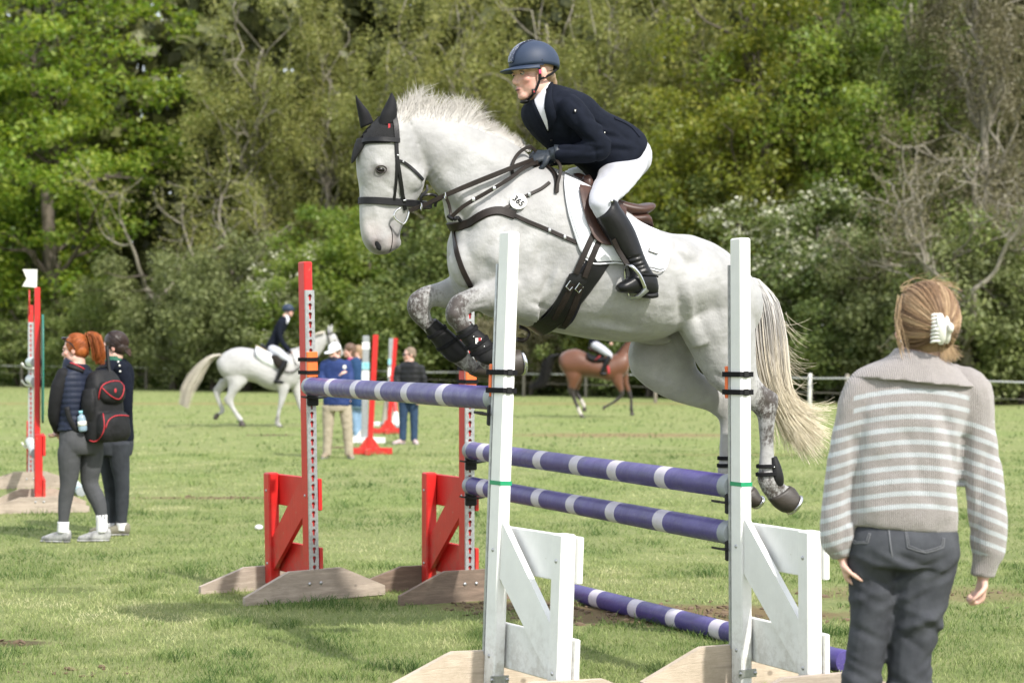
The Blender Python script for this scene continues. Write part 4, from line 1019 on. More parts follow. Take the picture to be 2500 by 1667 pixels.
def hcrease(x0, y0, x1, y1, off, wd, amp):
    global V; a_ = np.array(q(x0, y0, off)); b_ = np.array(q(x1, y1, off)); d_ = b_ - a_; t_ = np.clip((V - a_) @ d_ / (d_ @ d_), 0, 1); r_ = V - a_ - t_[:, None] * d_; r_ = r_ - np.outer(r_ @ n_, n_); side_ = ((V - np.array(PL.P0)) @ n_ > off * .35) if off > 0 else ((V - np.array(PL.P0)) @ n_ < off * .35)
    V = V + Nn * (amp * np.exp(-(r_ ** 2).sum(1) / wd ** 2) * side_ * np.sin(np.clip(t_, .08, .92) * math.pi))[:, None]
for a in [(1270, 470, 1190, 640, .2, .035, -.012), (1300, 470, 1215, 650, .2, .04, .010), (1335, 560, 1300, 690, .25, .022, -.010), (1350, 650, 1320, 745, .25, .016, -.012), (1365, 640, 1345, 740, .25, .016, .007), (1290, 735, 1340, 752, .22, .012, -.009), (1240, 640, 1205, 690, .2, .018, -.010), (1260, 690, 1225, 745, .2, .016, .008),
          (1075, 455, 1150, 560, .09, .020, -.012), (1100, 440, 1180, 540, .10, .025, .009), (1010, 300, 1060, 420, .08, .025, -.007), (1160, 350, 1240, 430, .11, .04, .008), (1640, 690, 1672, 800, .28, .020, -.014), (1662, 690, 1700, 810, .27, .022, .012), (1790, 700, 1800, 860, .24, .018, -.012), (1815, 700, 1820, 850, .22, .016, .008), (1730, 700, 1760, 840, .26, .03, -.008),
          (1400, 790, 1600, 815, .22, .012, .008), (1420, 775, 1560, 792, .26, .02, -.007), (1580, 600, 1620, 760, .32, .03, -.006), (1440, 640, 1420, 760, .3, .022, -.004), (1480, 650, 1465, 780, .31, .022, -.004), (1520, 660, 1512, 790, .32, .022, -.004), (1640, 590, 1700, 640, .28, .03, .008), (1680, 620, 1740, 690, .28, .035, -.008),
          (1205, 690, 1150, 735, .2, .010, -.006), (1195, 735, 1150, 748, .19, .009, -.005), (1725, 900, 1800, 950, .2, .014, -.007), (1750, 880, 1830, 925, .2, .014, .006), (930, 445, 985, 480, .07, .012, -.005), (905, 470, 930, 560, .055, .012, .004), (990, 445, 960, 520, .065, .012, -.005), (1560, 905, 1680, 965, -.1, .02, .006)]: hcrease(*a)
w = vnoise(V, 9, 3) + .5 * vnoise(V, 19, 4) - .75; V = V + Nn * (w * .006)[:, None]
# soft skin folds at the throat
fold = np.exp(-((V - np.array(q(1058, 430, .07))) ** 2).sum(1) / .07 ** 2); ph = (V @ (u * .85 + z_ * .5)) * 240
V = V + Nn * (fold * np.sin(ph) * .0028)[:, None]
set_coords(hme, V); HT = bvh_of(hme)
dk = []
for off, pts in ((.15, [(1103, 738, 32, 1.0), (1098, 768, 34, 1.), (1118, 800, 30, .9), (1140, 730, 40, .5), (1180, 735, 40, .28), (1186, 872, 34, .85), (1215, 885, 28, 1.), (1150, 840, 40, .7)]),
                 (-.13, [(1012, 725, 32, 1.), (1005, 752, 34, 1.), (1026, 790, 30, .9), (1045, 720, 36, .5), (1110, 878, 32, .8), (1150, 896, 30, .8), (1165, 905, 25, 1.), (1070, 700, 30, .3)]),
                 (.145, [(1880, 965, 34, .95), (1868, 1000, 30, .8), (1890, 1000, 22, .9), (1882, 1060, 26, .75), (1862, 1075, 18, .35), (1858, 1170, 26, .8), (1880, 1200, 30, .75), (1905, 1190, 24, .7), (1850, 935, 36, .5), (1760, 935, 50, .35), (1720, 850, 60, .25)]),
                 (-.145, [(1765, 1170, 26, .5), (1790, 1010, 30, .3), (1820, 1195, 30, .6)])):
    for px, py, r, a in pts: dk.append((q(px, py, off + (.03 if off > 0 else -.01)), r / 500 * 1.45, a * 1.1))
attr(hme, 'dark', gauss_attr(V, dk))
attr(hme, 'skin', gauss_attr(V, [(q(920, 597, .07), .046, 1.), (q(952, 618, .02), .055, .95), (q(908, 604, .04), .045, .75), (q(935, 618, .04), .045, .8), (q(965, 602, .035), .045, .75), (q(925, 570, .06), .03, .3), (q(960, 612, .03), .03, .8), (q(917, 418, .10), .028, .75), (q(941, 418, .10), .024, .75), (q(929, 428, .10), .022, .9), (q(968, 575, .04), .03, .75), (q(957, 556, .05), .022, .6), (q(935, 616, .04), .03, .6), (q(1560, 850, 0), .13, .25), (q(1600, 840, 0), .10, .5)]))
attr(hme, 'pink', gauss_attr(V, [(q(905, 560, .04), .05, .25), (q(950, 590, .04), .03, .3)]))
skin('body', hme, MT['coat'], HR)
# hooves with shoes
def hoof(rows, off, sole):
    mb = MB(); mb.trace(PL, mk(rows, off), 18, 3, 2.2); h = obj('hoof', mb, MT['hoof'], HR)
    a = q(sole[0], sole[1], off); b = q(sole[2], sole[3], off); d = Vector((b - a)); nx = d.cross(PL.n).normalized(); nx = nx if (nx.dot(-PL.u) > 0) else -nx
    mb = MB(); c = (a + b) / 2; P = [c + d * .5 * math.cos(t) + PL.n * (.058 * math.sin(t)) + nx * .006 for t in np.linspace(.55, 2 * math.pi - .55, 20)]
    mb.tube(P, .010, .006, L=nx, m=8, k=1); obj('horseshoe', mb, MT['steel'], h)
hoof([(1205, 912, 1235, 862, .040), (1232, 919, 1250, 857, .050), (1262, 919, 1264, 853, .056), (1273, 914, 1268, 857, .053)], .15, (1274, 914, 1265, 854))
hoof([(1146, 913, 1172, 882, .040), (1164, 921, 1186, 883, .050), (1188, 924, 1199, 886, .055), (1197, 920, 1202, 891, .052)], -.13, (1196, 921, 1202, 890))
hoof([(1876, 1218, 1927, 1185, .041), (1892, 1237, 1938, 1191, .050), (1912, 1250, 1946, 1204, .056), (1924, 1251, 1948, 1210, .053)], .145, (1924, 1251, 1948, 1206))
hoof([(1799, 1216, 1840, 1187, .041), (1814, 1230, 1846, 1194, .050), (1832, 1238, 1851, 1206, .055), (1840, 1238, 1853, 1210, .052)], -.145, (1840, 1238, 1853, 1208))
MT['lid_skin'] = simple('dark_eyelid_skin', (.05, .042, .04), None, .7, spec=.15)
for s in (1, -1):
    e0, en = surf(HT, 929, 417, 0) if s == 1 else (None, None)
    if e0 is None: e0 = q(929, 417, -.1)
    c = e0 - (en * .009 if en else Vector((0, 0, 0)))
    mb = MB(); mb.ell(c, u * .023, n_ * .019, z_ * .0175, 16, 12); ey = obj('eye', mb, MT['eye'], HR)
    mb = MB(); nn = np.array(PL.n) * s
    for top in (1, -1):
        P = [np.array(c) + nn * (.013 + .004 * math.cos(t)) + u * .025 * math.sin(t) + z_ * (top * .0155 * math.cos(t) + .002) for t in np.linspace(-1.5, 1.5, 9)]
        mb.tube(P, .0034 if top > 0 else .0024, m=6, k=2)
    obj('eyelid', mb, MT['lid_skin'], ey)
    if s == 1:
        p0, pn = surf(HT, 921, 598, -.001); mb = MB(); a_ = u * .55 + z_ * .83
        mb.ell(p0, a_ * .030, np.cross(a_, np.array(pn)) * .014, np.array(pn) * .005, 14, 8); obj('nostril', mb, MT['black_cloth'], HR)
        mb = strap(HT, [(953, 552), (958, 575), (956, 600), (950, 618)], .004, .0015, .0004); obj('mouth_line', mb, MT['leather'], HR)
# mane
rng = np.random.default_rng(21); paths = []; rad = []
crest = catmull([(968, 276), (1000, 277), (1040, 277), (1090, 284), (1140, 294), (1190, 316), (1241, 339), (1290, 368)], 10)
for i in range(2800):
    cl_ = int(rng.integers(0, 62)); cr = np.random.default_rng(cl_ + 100); t = np.clip((cl_ + .5) / 62 + rng.normal() * .011, 0, 1); c = crest[int(t * (len(crest) - 1))]
    px, py = c[0] + rng.normal() * 2, c[1] + 3 + rng.random() * 26 * (1 - t)
    cl1, cl2, cl3 = cr.normal(size=3)
    L_ = (56 + 13 * cl1 + rng.normal() * 8) * np.interp(t, [0, .12, .45, .62, .8, 1], [.62, .95, 1.05, .85, .36, .2])
    an = math.radians(np.interp(t, [0, .2, .5, .7, 1], [66, 78, 72, 46, 58])) + cl2 * .20 + rng.normal() * .12
    curl = rng.normal() * .25 + cl3 * .55 - .2; pts = []; x, y = px, py
    p0, n0 = surf(HT, px, py, -.002); o = (p0 - PL.P0).dot(PL.n) if p0 is not None else .02
    for k in range(7):
        pts.append(list(q(x, y, o))); x += L_ / 6 * math.cos(an) * (1 + .1 * k); y -= L_ / 6 * math.sin(an); an -= curl * .20 * (.3 + k * .3); o += (-.011 + rng.normal() * .003) if y < c[1] + 6 else -.004
    paths.append(pts); rad.append(.0009 + .0008 * rng.random())
strands('mane', paths, rad, MT['mane_hair'], HR)
# tail
Lb = catmull([(1824, 676), (1834, 735), (1837, 830), (1852, 912), (1886, 1012), (1925, 1108)], 3); Rb = catmull([(1852, 682), (1900, 735), (1921, 830), (1930, 925), (1958, 1000), (2036, 996)], 3)
tipx = lambda s: np.interp(s, [0, .3, .6, .8, 1], [1918, 1985, 2010, 2015, 2038]); tipy = lambda s: np.interp(s, [0, .3, .6, .8, 1], [1085, 1118, 1078, 1040, 990])
paths = []; rad = []; lv = []
for i in range(2300):
    s = np.clip(rng.normal() * .24 + .5, 0, 1); n = len(Lb); ln = .62 + .38 * rng.random() ** .8; tw_ = rng.normal(size=2) * np.array([14, 12]); pts = []; o0 = rng.normal() * .030; wv = rng.normal() * 1.6; ph = rng.random() * 6
    for k in np.linspace(0, ln, 10):
        f = k * (n - 1); a = int(min(f, n - 2)); fr = f - a
        lx, ly = Lb[a] * (1 - fr) + Lb[a + 1] * fr; rx, ry = Rb[a] * (1 - fr) + Rb[a + 1] * fr
        w_ = max(0, (k - .72) / .28); bx, by = lx + (rx - lx) * s, ly + (ry - ly) * s
        bx = bx * (1 - w_) + tipx(s) * w_; by = by * (1 - w_) + tipy(s) * w_; bx += tw_[0] * w_ * 1.4; by += tw_[1] * w_ * 1.4
        pts.append(list(q(bx + wv * math.sin(k * 7 + ph) * (k + .1), by, o0 * (.3 + 1.5 * k))))
    paths.append(pts); rad.append(.0014 + .0014 * rng.random()); lv.append(np.linspace(0, ln, 10))
tc_ = MB(); tc_.trace(PL, [(1826, 682, 1850, 682, .024, 0), (1836, 735, 1894, 730, .036, 0), (1840, 830, 1914, 826, .042, 0), (1856, 915, 1924, 922, .040, 0), (1888, 1008, 1950, 998, .032, 0), (1922, 1072, 1975, 1045, .018, 0), (1952, 1100, 1990, 1075, .006, 0)], 14, 4)
for i in range(70):                                  # stray hairs
    s = rng.random(); pts = []; bx, by = 1890 + 30 * rng.random(), 760 + 220 * rng.random(); an = -1.1 + .5 * rng.normal(); o0 = rng.normal() * .05
    for k in range(10):
        pts.append(list(q(bx, by, o0))); bx += 9 * math.cos(an); by -= 9 * math.sin(an); an += .07 + .04 * rng.normal()
    paths.append(pts); rad.append(.0009); lv.append(np.linspace(.5, 1, 10))
tl = strands('tail', paths, rad, MT['tail_hair'], HR, .75, np.array(lv)); tco = obj('tail_core', tc_, MT['tail_hair'], tl); zc = coords(tco.data)[:, 2]; attr(tco.data, 'len', (zc.max() - zc) / (zc.max() - zc.min()) * .75)

# ---------------------------------------------------------------- tack
def tack(name, label, cat, at): return thing(name, label, cat, q(*at))
# ear bonnet
EB = tack('ear_bonnet', 'black crocheted ear bonnet on the jumping horse', 'ear bonnet', (920, 320))
mb = sheet(HT, [[(896, 292), (930, 285), (966, 280)], [(884, 318), (920, 318), (966, 310)], [(876, 345), (915, 342), (966, 342)], [(874, 362), (900, 352), (950, 350)]], 5, .004, .004, PL)
MT['crochet'] = simple('black_crochet', (.012, .012, .013), (.006, .006, .007), .9, 40, .004, 170, stretch=(1, 1, 4))
obj('cap', mb, MT['crochet'], EB)
mb = MB(); mb.trace(PL, mk([(872, 338, 905, 345, .055), (864, 362, 893, 358, .05), (859, 386, 878, 372, .035), (858, 400, 866, 393, .012)], 0), 14, 4); obj('fringe', mb, MT['crochet'], EB)
for rows, off, lab in (([(924, 312, 968, 300, .030), (928, 284, 969, 272, .034), (941, 256, 966, 246, .024), (951, 236, 960, 232, .010), (954.5, 228, 957, 227, .003)], .058, 1), ([(881, 314, 912, 300, .030), (876, 284, 901, 276, .032), (871, 258, 886, 256, .020), (868.5, 240, 874, 240, .008), (868, 233, 870, 233, .003)], -.058, 2)):
    mb = MB(); mb.trace(PL, mk(rows, off), 16, 5); e = obj('ear_cover', mb, MT['black_cloth'], EB)
    if lab == 1:
        mb = MB(); a = q(950, 312, .092); mb.box(a, u * .005, n_ * .002, z_ * .018); obj('logo_tag', mb, MT['red_trim'], e, False)
# bridle
BR = tack('bridle', 'black leather bridle with reins on the jumping horse', 'bridle', (930, 450))
LB = MT['leather_black']
def part(name, mb, m, par): return obj(name, mb, m, par, True, True, sharp=50)
part('noseband', band(HT, PL, (872, 490), (1006, 499), 0, .034, .007, .30, .004), LB, BR)
part('browband', strap(HT, [(875, 356), (890, 346), (915, 342), (945, 342), (974, 344)], .024, .007, .008), LB, BR)
part('headpiece', strap(HT, [(962, 288), (966, 312), (968, 343)], .03, .006, .006), LB, BR)
part('cheekpiece', strap(HT, [(967, 343), (969, 385), (977, 440), (984, 485), (988, 512)], .019, .006, .003), LB, BR)
part('noseband_hanger', strap(HT, [(966, 350), (968, 400), (966, 450), (961, 490)], .013, .005, .003), LB, BR)
part('throat_lash', strap(HT, [(970, 392), (985, 397), (1005, 412), (1025, 432), (1042, 452)], .015, .005, .004), LB, BR)
for (px, py) in ((969, 380), (981, 395), (986, 488)):
    p, n = surf(HT, px, py, .010); mb = MB(); mb.box(p - n * .004, u * .009, np.array(n) * .003, z_ * .005, .002); part('buckle', mb, MT['galv'], BR)
mb = MB(); c = q(982, 527, .085); P = [q(x, y, .088) for x, y in ((978, 508), (966, 516), (962, 530), (972, 540), (985, 547), (994, 534), (999, 516))]; mb.tube(P, .005, m=8, k=3); part('bit_ring', mb, MT['steel'], BR)
rP = [(998, 514, .09), (1030, 503, .11), (1065, 487, .13), (1110, 467, .15), (1160, 446, .16), (1215, 424, .17), (1265, 404, .15), (1300, 390, .10)]
def free_strap(pts, w, th=.005, nn=None):
    mb = MB(); P = [q(*p) for p in pts]; return ribbon(mb, P, [nn or PL.n] * len(P), w, th)
part('rein', free_strap(rP, [.018, .018, .02, .023, .024, .024, .022, .018]), MT['leather'], BR)
part('rein', free_strap([(995, 516, -.09), (1060, 492, -.12), (1150, 450, -.15), (1250, 410, -.12), (1305, 388, -.06)], .02), MT['leather'], BR)
part('rein_loop', free_strap([(1252, 431, .13), (1250, 408, .13), (1258, 385, .12), (1275, 367, .11), (1295, 359, .10), (1308, 370, .09)], .017), MT['leather'], BR)
for t in ((1088, 479, .155), (1030, 505, .125)):
    mb = MB(); c = np.array(q(*t)); mb.tube([c + z_ * .016 * math.cos(a) + n_ * .008 * math.sin(a) + u * .003 for a in np.linspace(0, 6.3, 13)], .0028, m=6, k=1); part('rein_ring', mb, MT['steel'], BR)
mb = MB(); mb.tube([q(1030, 500, .10), q(1028, 480, .11), q(1048, 475, .11), q(1066, 480, .11), q(1062, 505, .10)], .007, m=6); part('keeper_loop', mb, LB, BR)
part('chin_strap', free_strap([(1042, 452, .07), (1042, 465, .075), (1030, 476, .08)], .012), LB, BR)
# breastplate and martingale
BP = tack('breastplate', 'dark leather breastplate with martingale and number disc', 'breastplate', (1180, 520))
part('breast_collar', strap(HT, [(1098, 553), (1118, 553), (1145, 546), (1165, 533), (1190, 520), (1222, 515), (1258, 526)], .044, .008, .003), MT['leather'], BP)
part('side_strap', strap(HT, [(1250, 524), (1290, 542), (1317, 553), (1340, 563), (1378, 580), (1432, 603)], .021, .006, .004), MT['leather'], BP)
part('chest_strap', strap(HT, [(1108, 556), (1112, 590), (1117, 620), (1128, 655), (1142, 685), (1150, 700)], .026, .006, .003), MT['leather'], BP)
part('wither_strap', strap(HT, [(1222, 515), (1250, 500), (1279, 483), (1300, 472), (1321, 462), (1341, 447)], .017, .005, .004), MT['leather'], BP)
part('martingale_strap', free_strap([(1102, 530, .14), (1130, 505, .16), (1168, 482, .17), (1206, 460, .18), (1235, 442, .175), (1252, 431, .165), (1272, 415, .15), (1296, 402, .13), (1312, 396, .11)], .019), MT['leather'], BP)
part('martingale_strap', free_strap([(1088, 481, .14), (1096, 500, .13), (1100, 520, .13), (1103, 532, .14)], .015), MT['leather'], BP)
mb = MB(); mb.tube([q(1094, 528, .13), q(1106, 536, .15), q(1118, 532, .15), q(1124, 540, .14)], .010, m=6); part('martingale_stop', mb, LB, BP)
part('neck_strap', strap(HT, [(1300, 408), (1325, 404), (1346, 418), (1358, 440), (1358, 470)], .024, .006, .006), MT['leather'], BP)
part('neck_strap', free_strap([(1358, 392, .14), (1367, 405, .17), (1367, 425, .19), (1361, 450, .205), (1357, 472, .21)], .016), MT['leather'], BP)
for px, py, o in ((1207, 460, .187), (1156, 487, .175)):
    mb = MB(); mb.box(q(px, py, o), u * .008, n_ * .002, z_ * .010, .002); part('buckle', mb, MT['galv'], BP)
for px, py in ((1342, 564), (1292, 478), (1378, 580)):
    p, n = surf(HT, px, py, .012); mb = MB(); mb.box(p, u * .007, np.array(n) * .002, z_ * .009, .002); part('buckle', mb, MT['galv'], BP)
p, n = surf(HT, 1266, 496, .016); n = Vector(n); ex = (PL.u * -1); ex = (ex - n * ex.dot(n)).normalized(); ez = n.cross(ex); ez = ez if ez.z > 0 else -ez
ROTD = -.9; ex2 = ex * math.cos(ROTD) + ez * math.sin(ROTD); ez2 = -ex * math.sin(ROTD) + ez * math.cos(ROTD)
ND = thing('number_disc', 'round white bridle number disc reading 365 on the horse shoulder', 'number disc', p)
mb = MB(); mb.rings([[np.array(p + n * h) + .040 * k * (np.array(ex) * math.cos(t) + np.array(ez) * math.sin(t)) for t in np.linspace(0, 6.2832, 28, endpoint=False)] for h, k in ((-.002, 1), (.001, 1), (.002, .96))]); obj('disc', mb, MT['white_plastic'], ND, True, sharp=40)
def text_part(body, size, pos, ex, ez, mat, par, name='lettering', ext=.0006):
    cu = bpy.data.curves.new('txt', 'FONT'); cu.body = body; cu.size = size; cu.align_x = 'CENTER'; cu.align_y = 'CENTER'; cu.extrude = ext; cu.offset = size * .035; cu.resolution_u = 2
    to = bpy.data.objects.new('txt', cu); COL.objects.link(to); dg = bpy.context.evaluated_depsgraph_get(); me = bpy.data.meshes.new_from_object(to.evaluated_get(dg), depsgraph=dg); bpy.data.objects.remove(to)
    V = coords(me); nn = Vector(ex).cross(Vector(ez)); W_ = np.array(pos) + V[:, :1] * np.array(ex) + V[:, 1:2] * np.array(ez) + V[:, 2:] * np.array(nn); set_coords(me, W_)
    for p_ in me.polygons: p_.use_smooth = False
    me.materials.clear()
    return skin(name, me, mat, par)
nn = ex2.cross(ez2); 
if nn.dot(n) < 0: ex2 = -ex2
text_part('365', .040, p + n * .003, ex2, ez2, MT['black_plastic'], ND)
# saddle cloth, saddle, girth
SP = tack('saddle_pad', 'white saddle cloth with small badge under the brown saddle', 'saddle pad', (1500, 560))
mb = sheet(HT, [[(1376, 432), (1440, 462), (1500, 508), (1560, 548), (1604, 568)], [(1376, 462), (1440, 490), (1500, 530), (1560, 565), (1618, 590)], [(1384, 515), (1440, 530), (1500, 560), (1560, 585), (1627, 618)],
                [(1398, 565), (1440, 580), (1500, 600), (1560, 615), (1626, 640)], [(1412, 606), (1440, 618), (1500, 625), (1570, 640), (1620, 655)], [(1420, 620), (1447, 639), (1503, 638), (1575, 652), (1608, 660)]], 6, .010, .006, PL, puff=.006)
P_ = obj('cloth', mb, MT['pad'], SP); CT = None
for pts in ([(1384, 470), (1392, 520), (1405, 565), (1424, 612)], [(1392, 505), (1420, 520), (1440, 528)], [(1398, 530), (1425, 546), (1445, 553)], [(1404, 555), (1430, 572), (1450, 580)], [(1425, 630), (1450, 645), (1503, 643), (1575, 657), (1606, 664), (1622, 654), (1630, 618)]):
    part('piping', strap(HT, pts, .007, .004, .018), MT['pad'], SP)
p, n = surf(HT, 1589, 618, .030); n = Vector(n); ex = -PL.u; ex = (ex - n * ex.dot(n)).normalized(); ez = n.cross(ex); ez = ez if ez.z > 0 else -ez; c_, s_ = math.cos(-.28), math.sin(-.28); ex2 = ex * c_ + ez * s_; ez2 = ez * c_ - ex * s_
mb = MB(); mb.box(p, ex2 * .025, n * .0015, ez2 * .010); bdg = obj('badge', mb, MT['black_plastic'], SP, False)
mb = MB(); mb.box(p + n * .0015, ex2 * .0225, n * .0012, ez2 * .0075); obj('badge_face', mb, MT['white_plastic'], bdg, False)
SD = tack('saddle', 'brown leather jumping saddle under the leaping rider', 'saddle', (1500, 520))
mb = MB(); mb.trace(PL, mk([(1398, 424, 1396, 470, .03), (1416, 425, 1424, 492, .085), (1445, 452, 1455, 515, .125), (1490, 486, 1500, 535, .155), (1540, 500, 1540, 535, .165), (1572, 496, 1572, 522, .13), (1584, 499, 1584, 509, .06)], 0), 22, 4, 2.4); part('seat', mb, MT['leather_brown'], SD)
for s in (1, -1):
    mb = MB(); mb.trace(PL, mk([(1392, 428, 1390, 450, .012), (1388, 440, 1402, 475, .028), (1396, 470, 1418, 488, .028), (1408, 490, 1425, 500, .012)], .105 * s), 14, 4); part('knee_roll', mb, MT['leather_brown'], SD)
    mb = MB(); mb.trace(PL, mk([(1425, 430, 1420, 445, .012), (1440, 428, 1426, 470, .030), (1450, 455, 1432, 490, .028), (1446, 485, 1438, 495, .012)], .135 * s), 14, 4); part('pommel_block', mb, MT['leather_brown'], SD)
    mb = MB(); mb.trace(PL, mk([(1500, 520, 1505, 545, .05), (1545, 521, 1545, 551, .06), (1576, 521, 1578, 550, .055), (1588, 545, 1590, 556, .03)], .10 * s), 14, 4); part('panel', mb, MT['leather_brown'], SD)
mb = sheet(HT, [[(1408, 462), (1440, 470), (1480, 490), (1520, 520)], [(1416, 500), (1445, 510), (1480, 520), (1522, 545)], [(1430, 545), (1450, 552), (1485, 558), (1524, 572)], [(1446, 578), (1465, 588), (1490, 592), (1518, 592)], [(1458, 590), (1475, 595), (1495, 596), (1510, 594)]], 5, .028, .006, None); part('flap', mb, MT['leather_brown'], SD)
A_ = np.vstack(mb.v); mb2 = MB(); A_ = A_ - 2 * ((A_ - np.array(PL.P0)) @ n_)[:, None] * n_; mb2.add(A_, [f[::-1] for f in mb.f]); part('flap', mb2, MT['leather_brown'], SD)
part('flap_edge', strap(HT, [(1411, 470), (1420, 510), (1434, 550), (1450, 582), (1470, 596), (1495, 598)], .018, .008, .032), MT['leather_brown'], SD)
for a, b in (((1450, 566), (1404, 668)), ((1468, 575), (1424, 676))):
    part('girth_strap', strap(HT, [a, ((a[0] + b[0]) / 2 - 1, (a[1] + b[1]) / 2), b], .028, .005, .024 if a[0] < 1460 else .022), MT['leather'], SD)
GI = tack('girth', 'broad black belly girth buckled below the saddle cloth', 'girth', (1340, 780))
part('girth_band', band(HT, PL, (1478, 520), (1306, 799), 0, .11, .012, .9, .002, 70, .17, .83), MT['leather_black'], GI)
mb = sheet(HT, [[(1389, 668), (1410, 666), (1433, 676)], [(1374, 700), (1400, 700), (1429, 704)], [(1358, 728), (1390, 735), (1417, 742)], [(1342, 755), (1375, 772), (1400, 775)], [(1318, 778), (1350, 790), (1380, 796)]], 5, .012, .006, None, puff=.004); part('girth_end', mb, MT['leather_black'], GI)
for px, py in ((1391, 694), (1411, 699)):
    p, n = surf(HT, px, py, .026); mb = MB(); a_ = np.array(PL.u) * .62 - z_ * .78; a_ /= np.linalg.norm(a_); b_ = np.cross(a_, np.array(n)); P = [np.array(p) + a_ * .018 * x + b_ * .014 * y for x, y in ((1, 1), (1, -1), (-1, -1), (-1, 1), (1, 1))]; mb.tube(P, .0028, m=6, k=1); part('girth_buckle', mb, MT['steel'], GI)
for pts in ([(1395, 690), (1390, 705), (1372, 738), (1352, 772)], [(1413, 696), (1410, 712), (1396, 750), (1378, 788)]):
    part('billet', strap(HT, pts, [.03, .03, .032, .026], .005, .022), MT['leather'], GI)
mb = MB(); mb.tube([q(1268, 797, .05), q(1288, 806, .05), q(1292, 818, .05), q(1282, 830, .05), q(1262, 828, .05)], .006, .012, m=8); part('girth_loop', mb, MT['leather'], GI)
# leg boots
def legboot(label, rows, off, stud, cat='leg boot', straps=()):
    r = tack('leg_boot', label, cat, (rows[0][0], rows[0][1], off)); mb = MB(); mb.trace(PL, mk(rows, off), 20, 4, 2.3); sh = part('shell', mb, MT['black_plastic'], r)
    for (a, b, w) in straps:
        mb = MB(); A = q(a[0], a[1], off); B = q(b[0], b[1], off); c = (A + B) / 2; h = (A - B) / 2; ln = h.length + .003; h = h.normalized(); P = []; Q = []
        for t in np.linspace(0, 1, 25):
            d = h * math.cos(t * 6.2832) * ln + PL.n * math.sin(t * 6.2832) * w; P.append(c + d); Q.append(d.normalized())
        part('strap', ribbon(mb, P, Q, .019, .003, k=1), MT['webbing'], r)
    for px, py in stud:
        mb = MB(); mb.sph(q(px, py, off + .045), .0045, m=8, n=6); part('stud', mb, MT['steel'], sh)
    return r
nf = legboot('black tendon boot on the nearer front leg of the jumping horse', [(1114, 812, 1151, 789, .041), (1128, 832, 1167, 804, .042), (1144, 852, 1190, 824, .044), (1158, 872, 1208, 848, .046), (1170, 886, 1214, 868, .044), (1184, 893, 1212, 882, .03)], .15, [(1156, 822), (1182, 846)], straps=[((1120, 824), (1162, 797), .046), ((1140, 850), (1188, 822), .048), ((1152, 866), (1204, 840), .05)])
mb = MB(); mb.box(q(1168, 832, .197), (u * -.6 - z_ * .8) * .0 + np.array(PL.u) * .015, n_ * .002, z_ * .013); part('logo_patch', mb, MT['white_plastic'], nf); mb = MB(); mb.box(q(1171, 828, .2), u * .006, n_ * .002, z_ * .007); part('logo_mark', mb, MT['red_trim'], nf)
legboot('black tendon boot on the farther front leg of the jumping horse', [(1036, 806, 1063, 777, .040), (1053, 831, 1092, 802, .042), (1072, 856, 1118, 825, .043), (1090, 876, 1138, 848, .045), (1106, 886, 1140, 862, .04), (1116, 884, 1134, 872, .025)], -.13, [], straps=[((1048, 824), (1086, 796), .046), ((1070, 853), (1116, 823), .048)])
legboot('black fetlock boot on the nearer hind leg of the jumping horse', [(1876, 1117, 1893, 1113, .032), (1876, 1140, 1902, 1135, .042), (1876, 1165, 1909, 1162, .046), (1884, 1186, 1910, 1180, .034), (1892, 1192, 1904, 1188, .015)], .150, [(1890, 1140)], straps=[((1850, 1138), (1896, 1136), .040), ((1849, 1158), (1902, 1154), .043)])
legboot('black fetlock boot on the farther hind leg of the jumping horse', [(1780, 1097, 1798, 1095, .032), (1779, 1120, 1804, 1118, .042), (1780, 1145, 1812, 1142, .046), (1788, 1165, 1812, 1160, .034)], -.140, [], straps=[((1755, 1118), (1800, 1117), .038), ((1754, 1136), (1804, 1134), .040)])
# ---------------------------------------------------------------- people: shared anatomy
def head_parts(mb, o, f, upv, k=1.0, ears=True):
    """skull, jaw, nose, lips, ears about the point between the ears; f is where the face looks"""
    f = Vector(f).normalized(); upv = Vector(upv); upv = (upv - f * upv.dot(f)).normalized(); r = f.cross(upv)
    o = Vector(o); A = lambda x, y, z: np.array(o + (r * x + f * y + upv * z) * k)
    E = lambda c, rx, ry, rz: mb.ell(A(*c), np.array(r) * rx * k, np.array(f) * ry * k, np.array(upv) * rz * k, 14, 10)
    E((0, -.012, .038), .074, .094, .082); E((0, .028, -.026), .060, .060, .082); E((0, .060, -.096), .028, .026, .022); E((0, .02, -.075), .048, .052, .035)
    E((0, .070, .020), .052, .022, .015); E((0, .079, -.066), .022, .015, .007); E((0, .077, -.078), .020, .014, .007)
    for s in (-1, 1):
        E((s * .044, .005, -.062), .018, .040, .032); E((s * .040, .058, -.026), .022, .022, .020); E((s * .009, .090, -.040), .008, .010, .007)
        if ears: E((s * .076, -.012, -.008), .009, .019, .032); 
    mb.tube([A(0, .080, .012), A(0, .092, -.012), A(0, .104, -.032), A(0, .094, -.044)], np.array([.007, .0075, .0090, .007]) * k, m=8, k=3)
    return A, r, f, upv
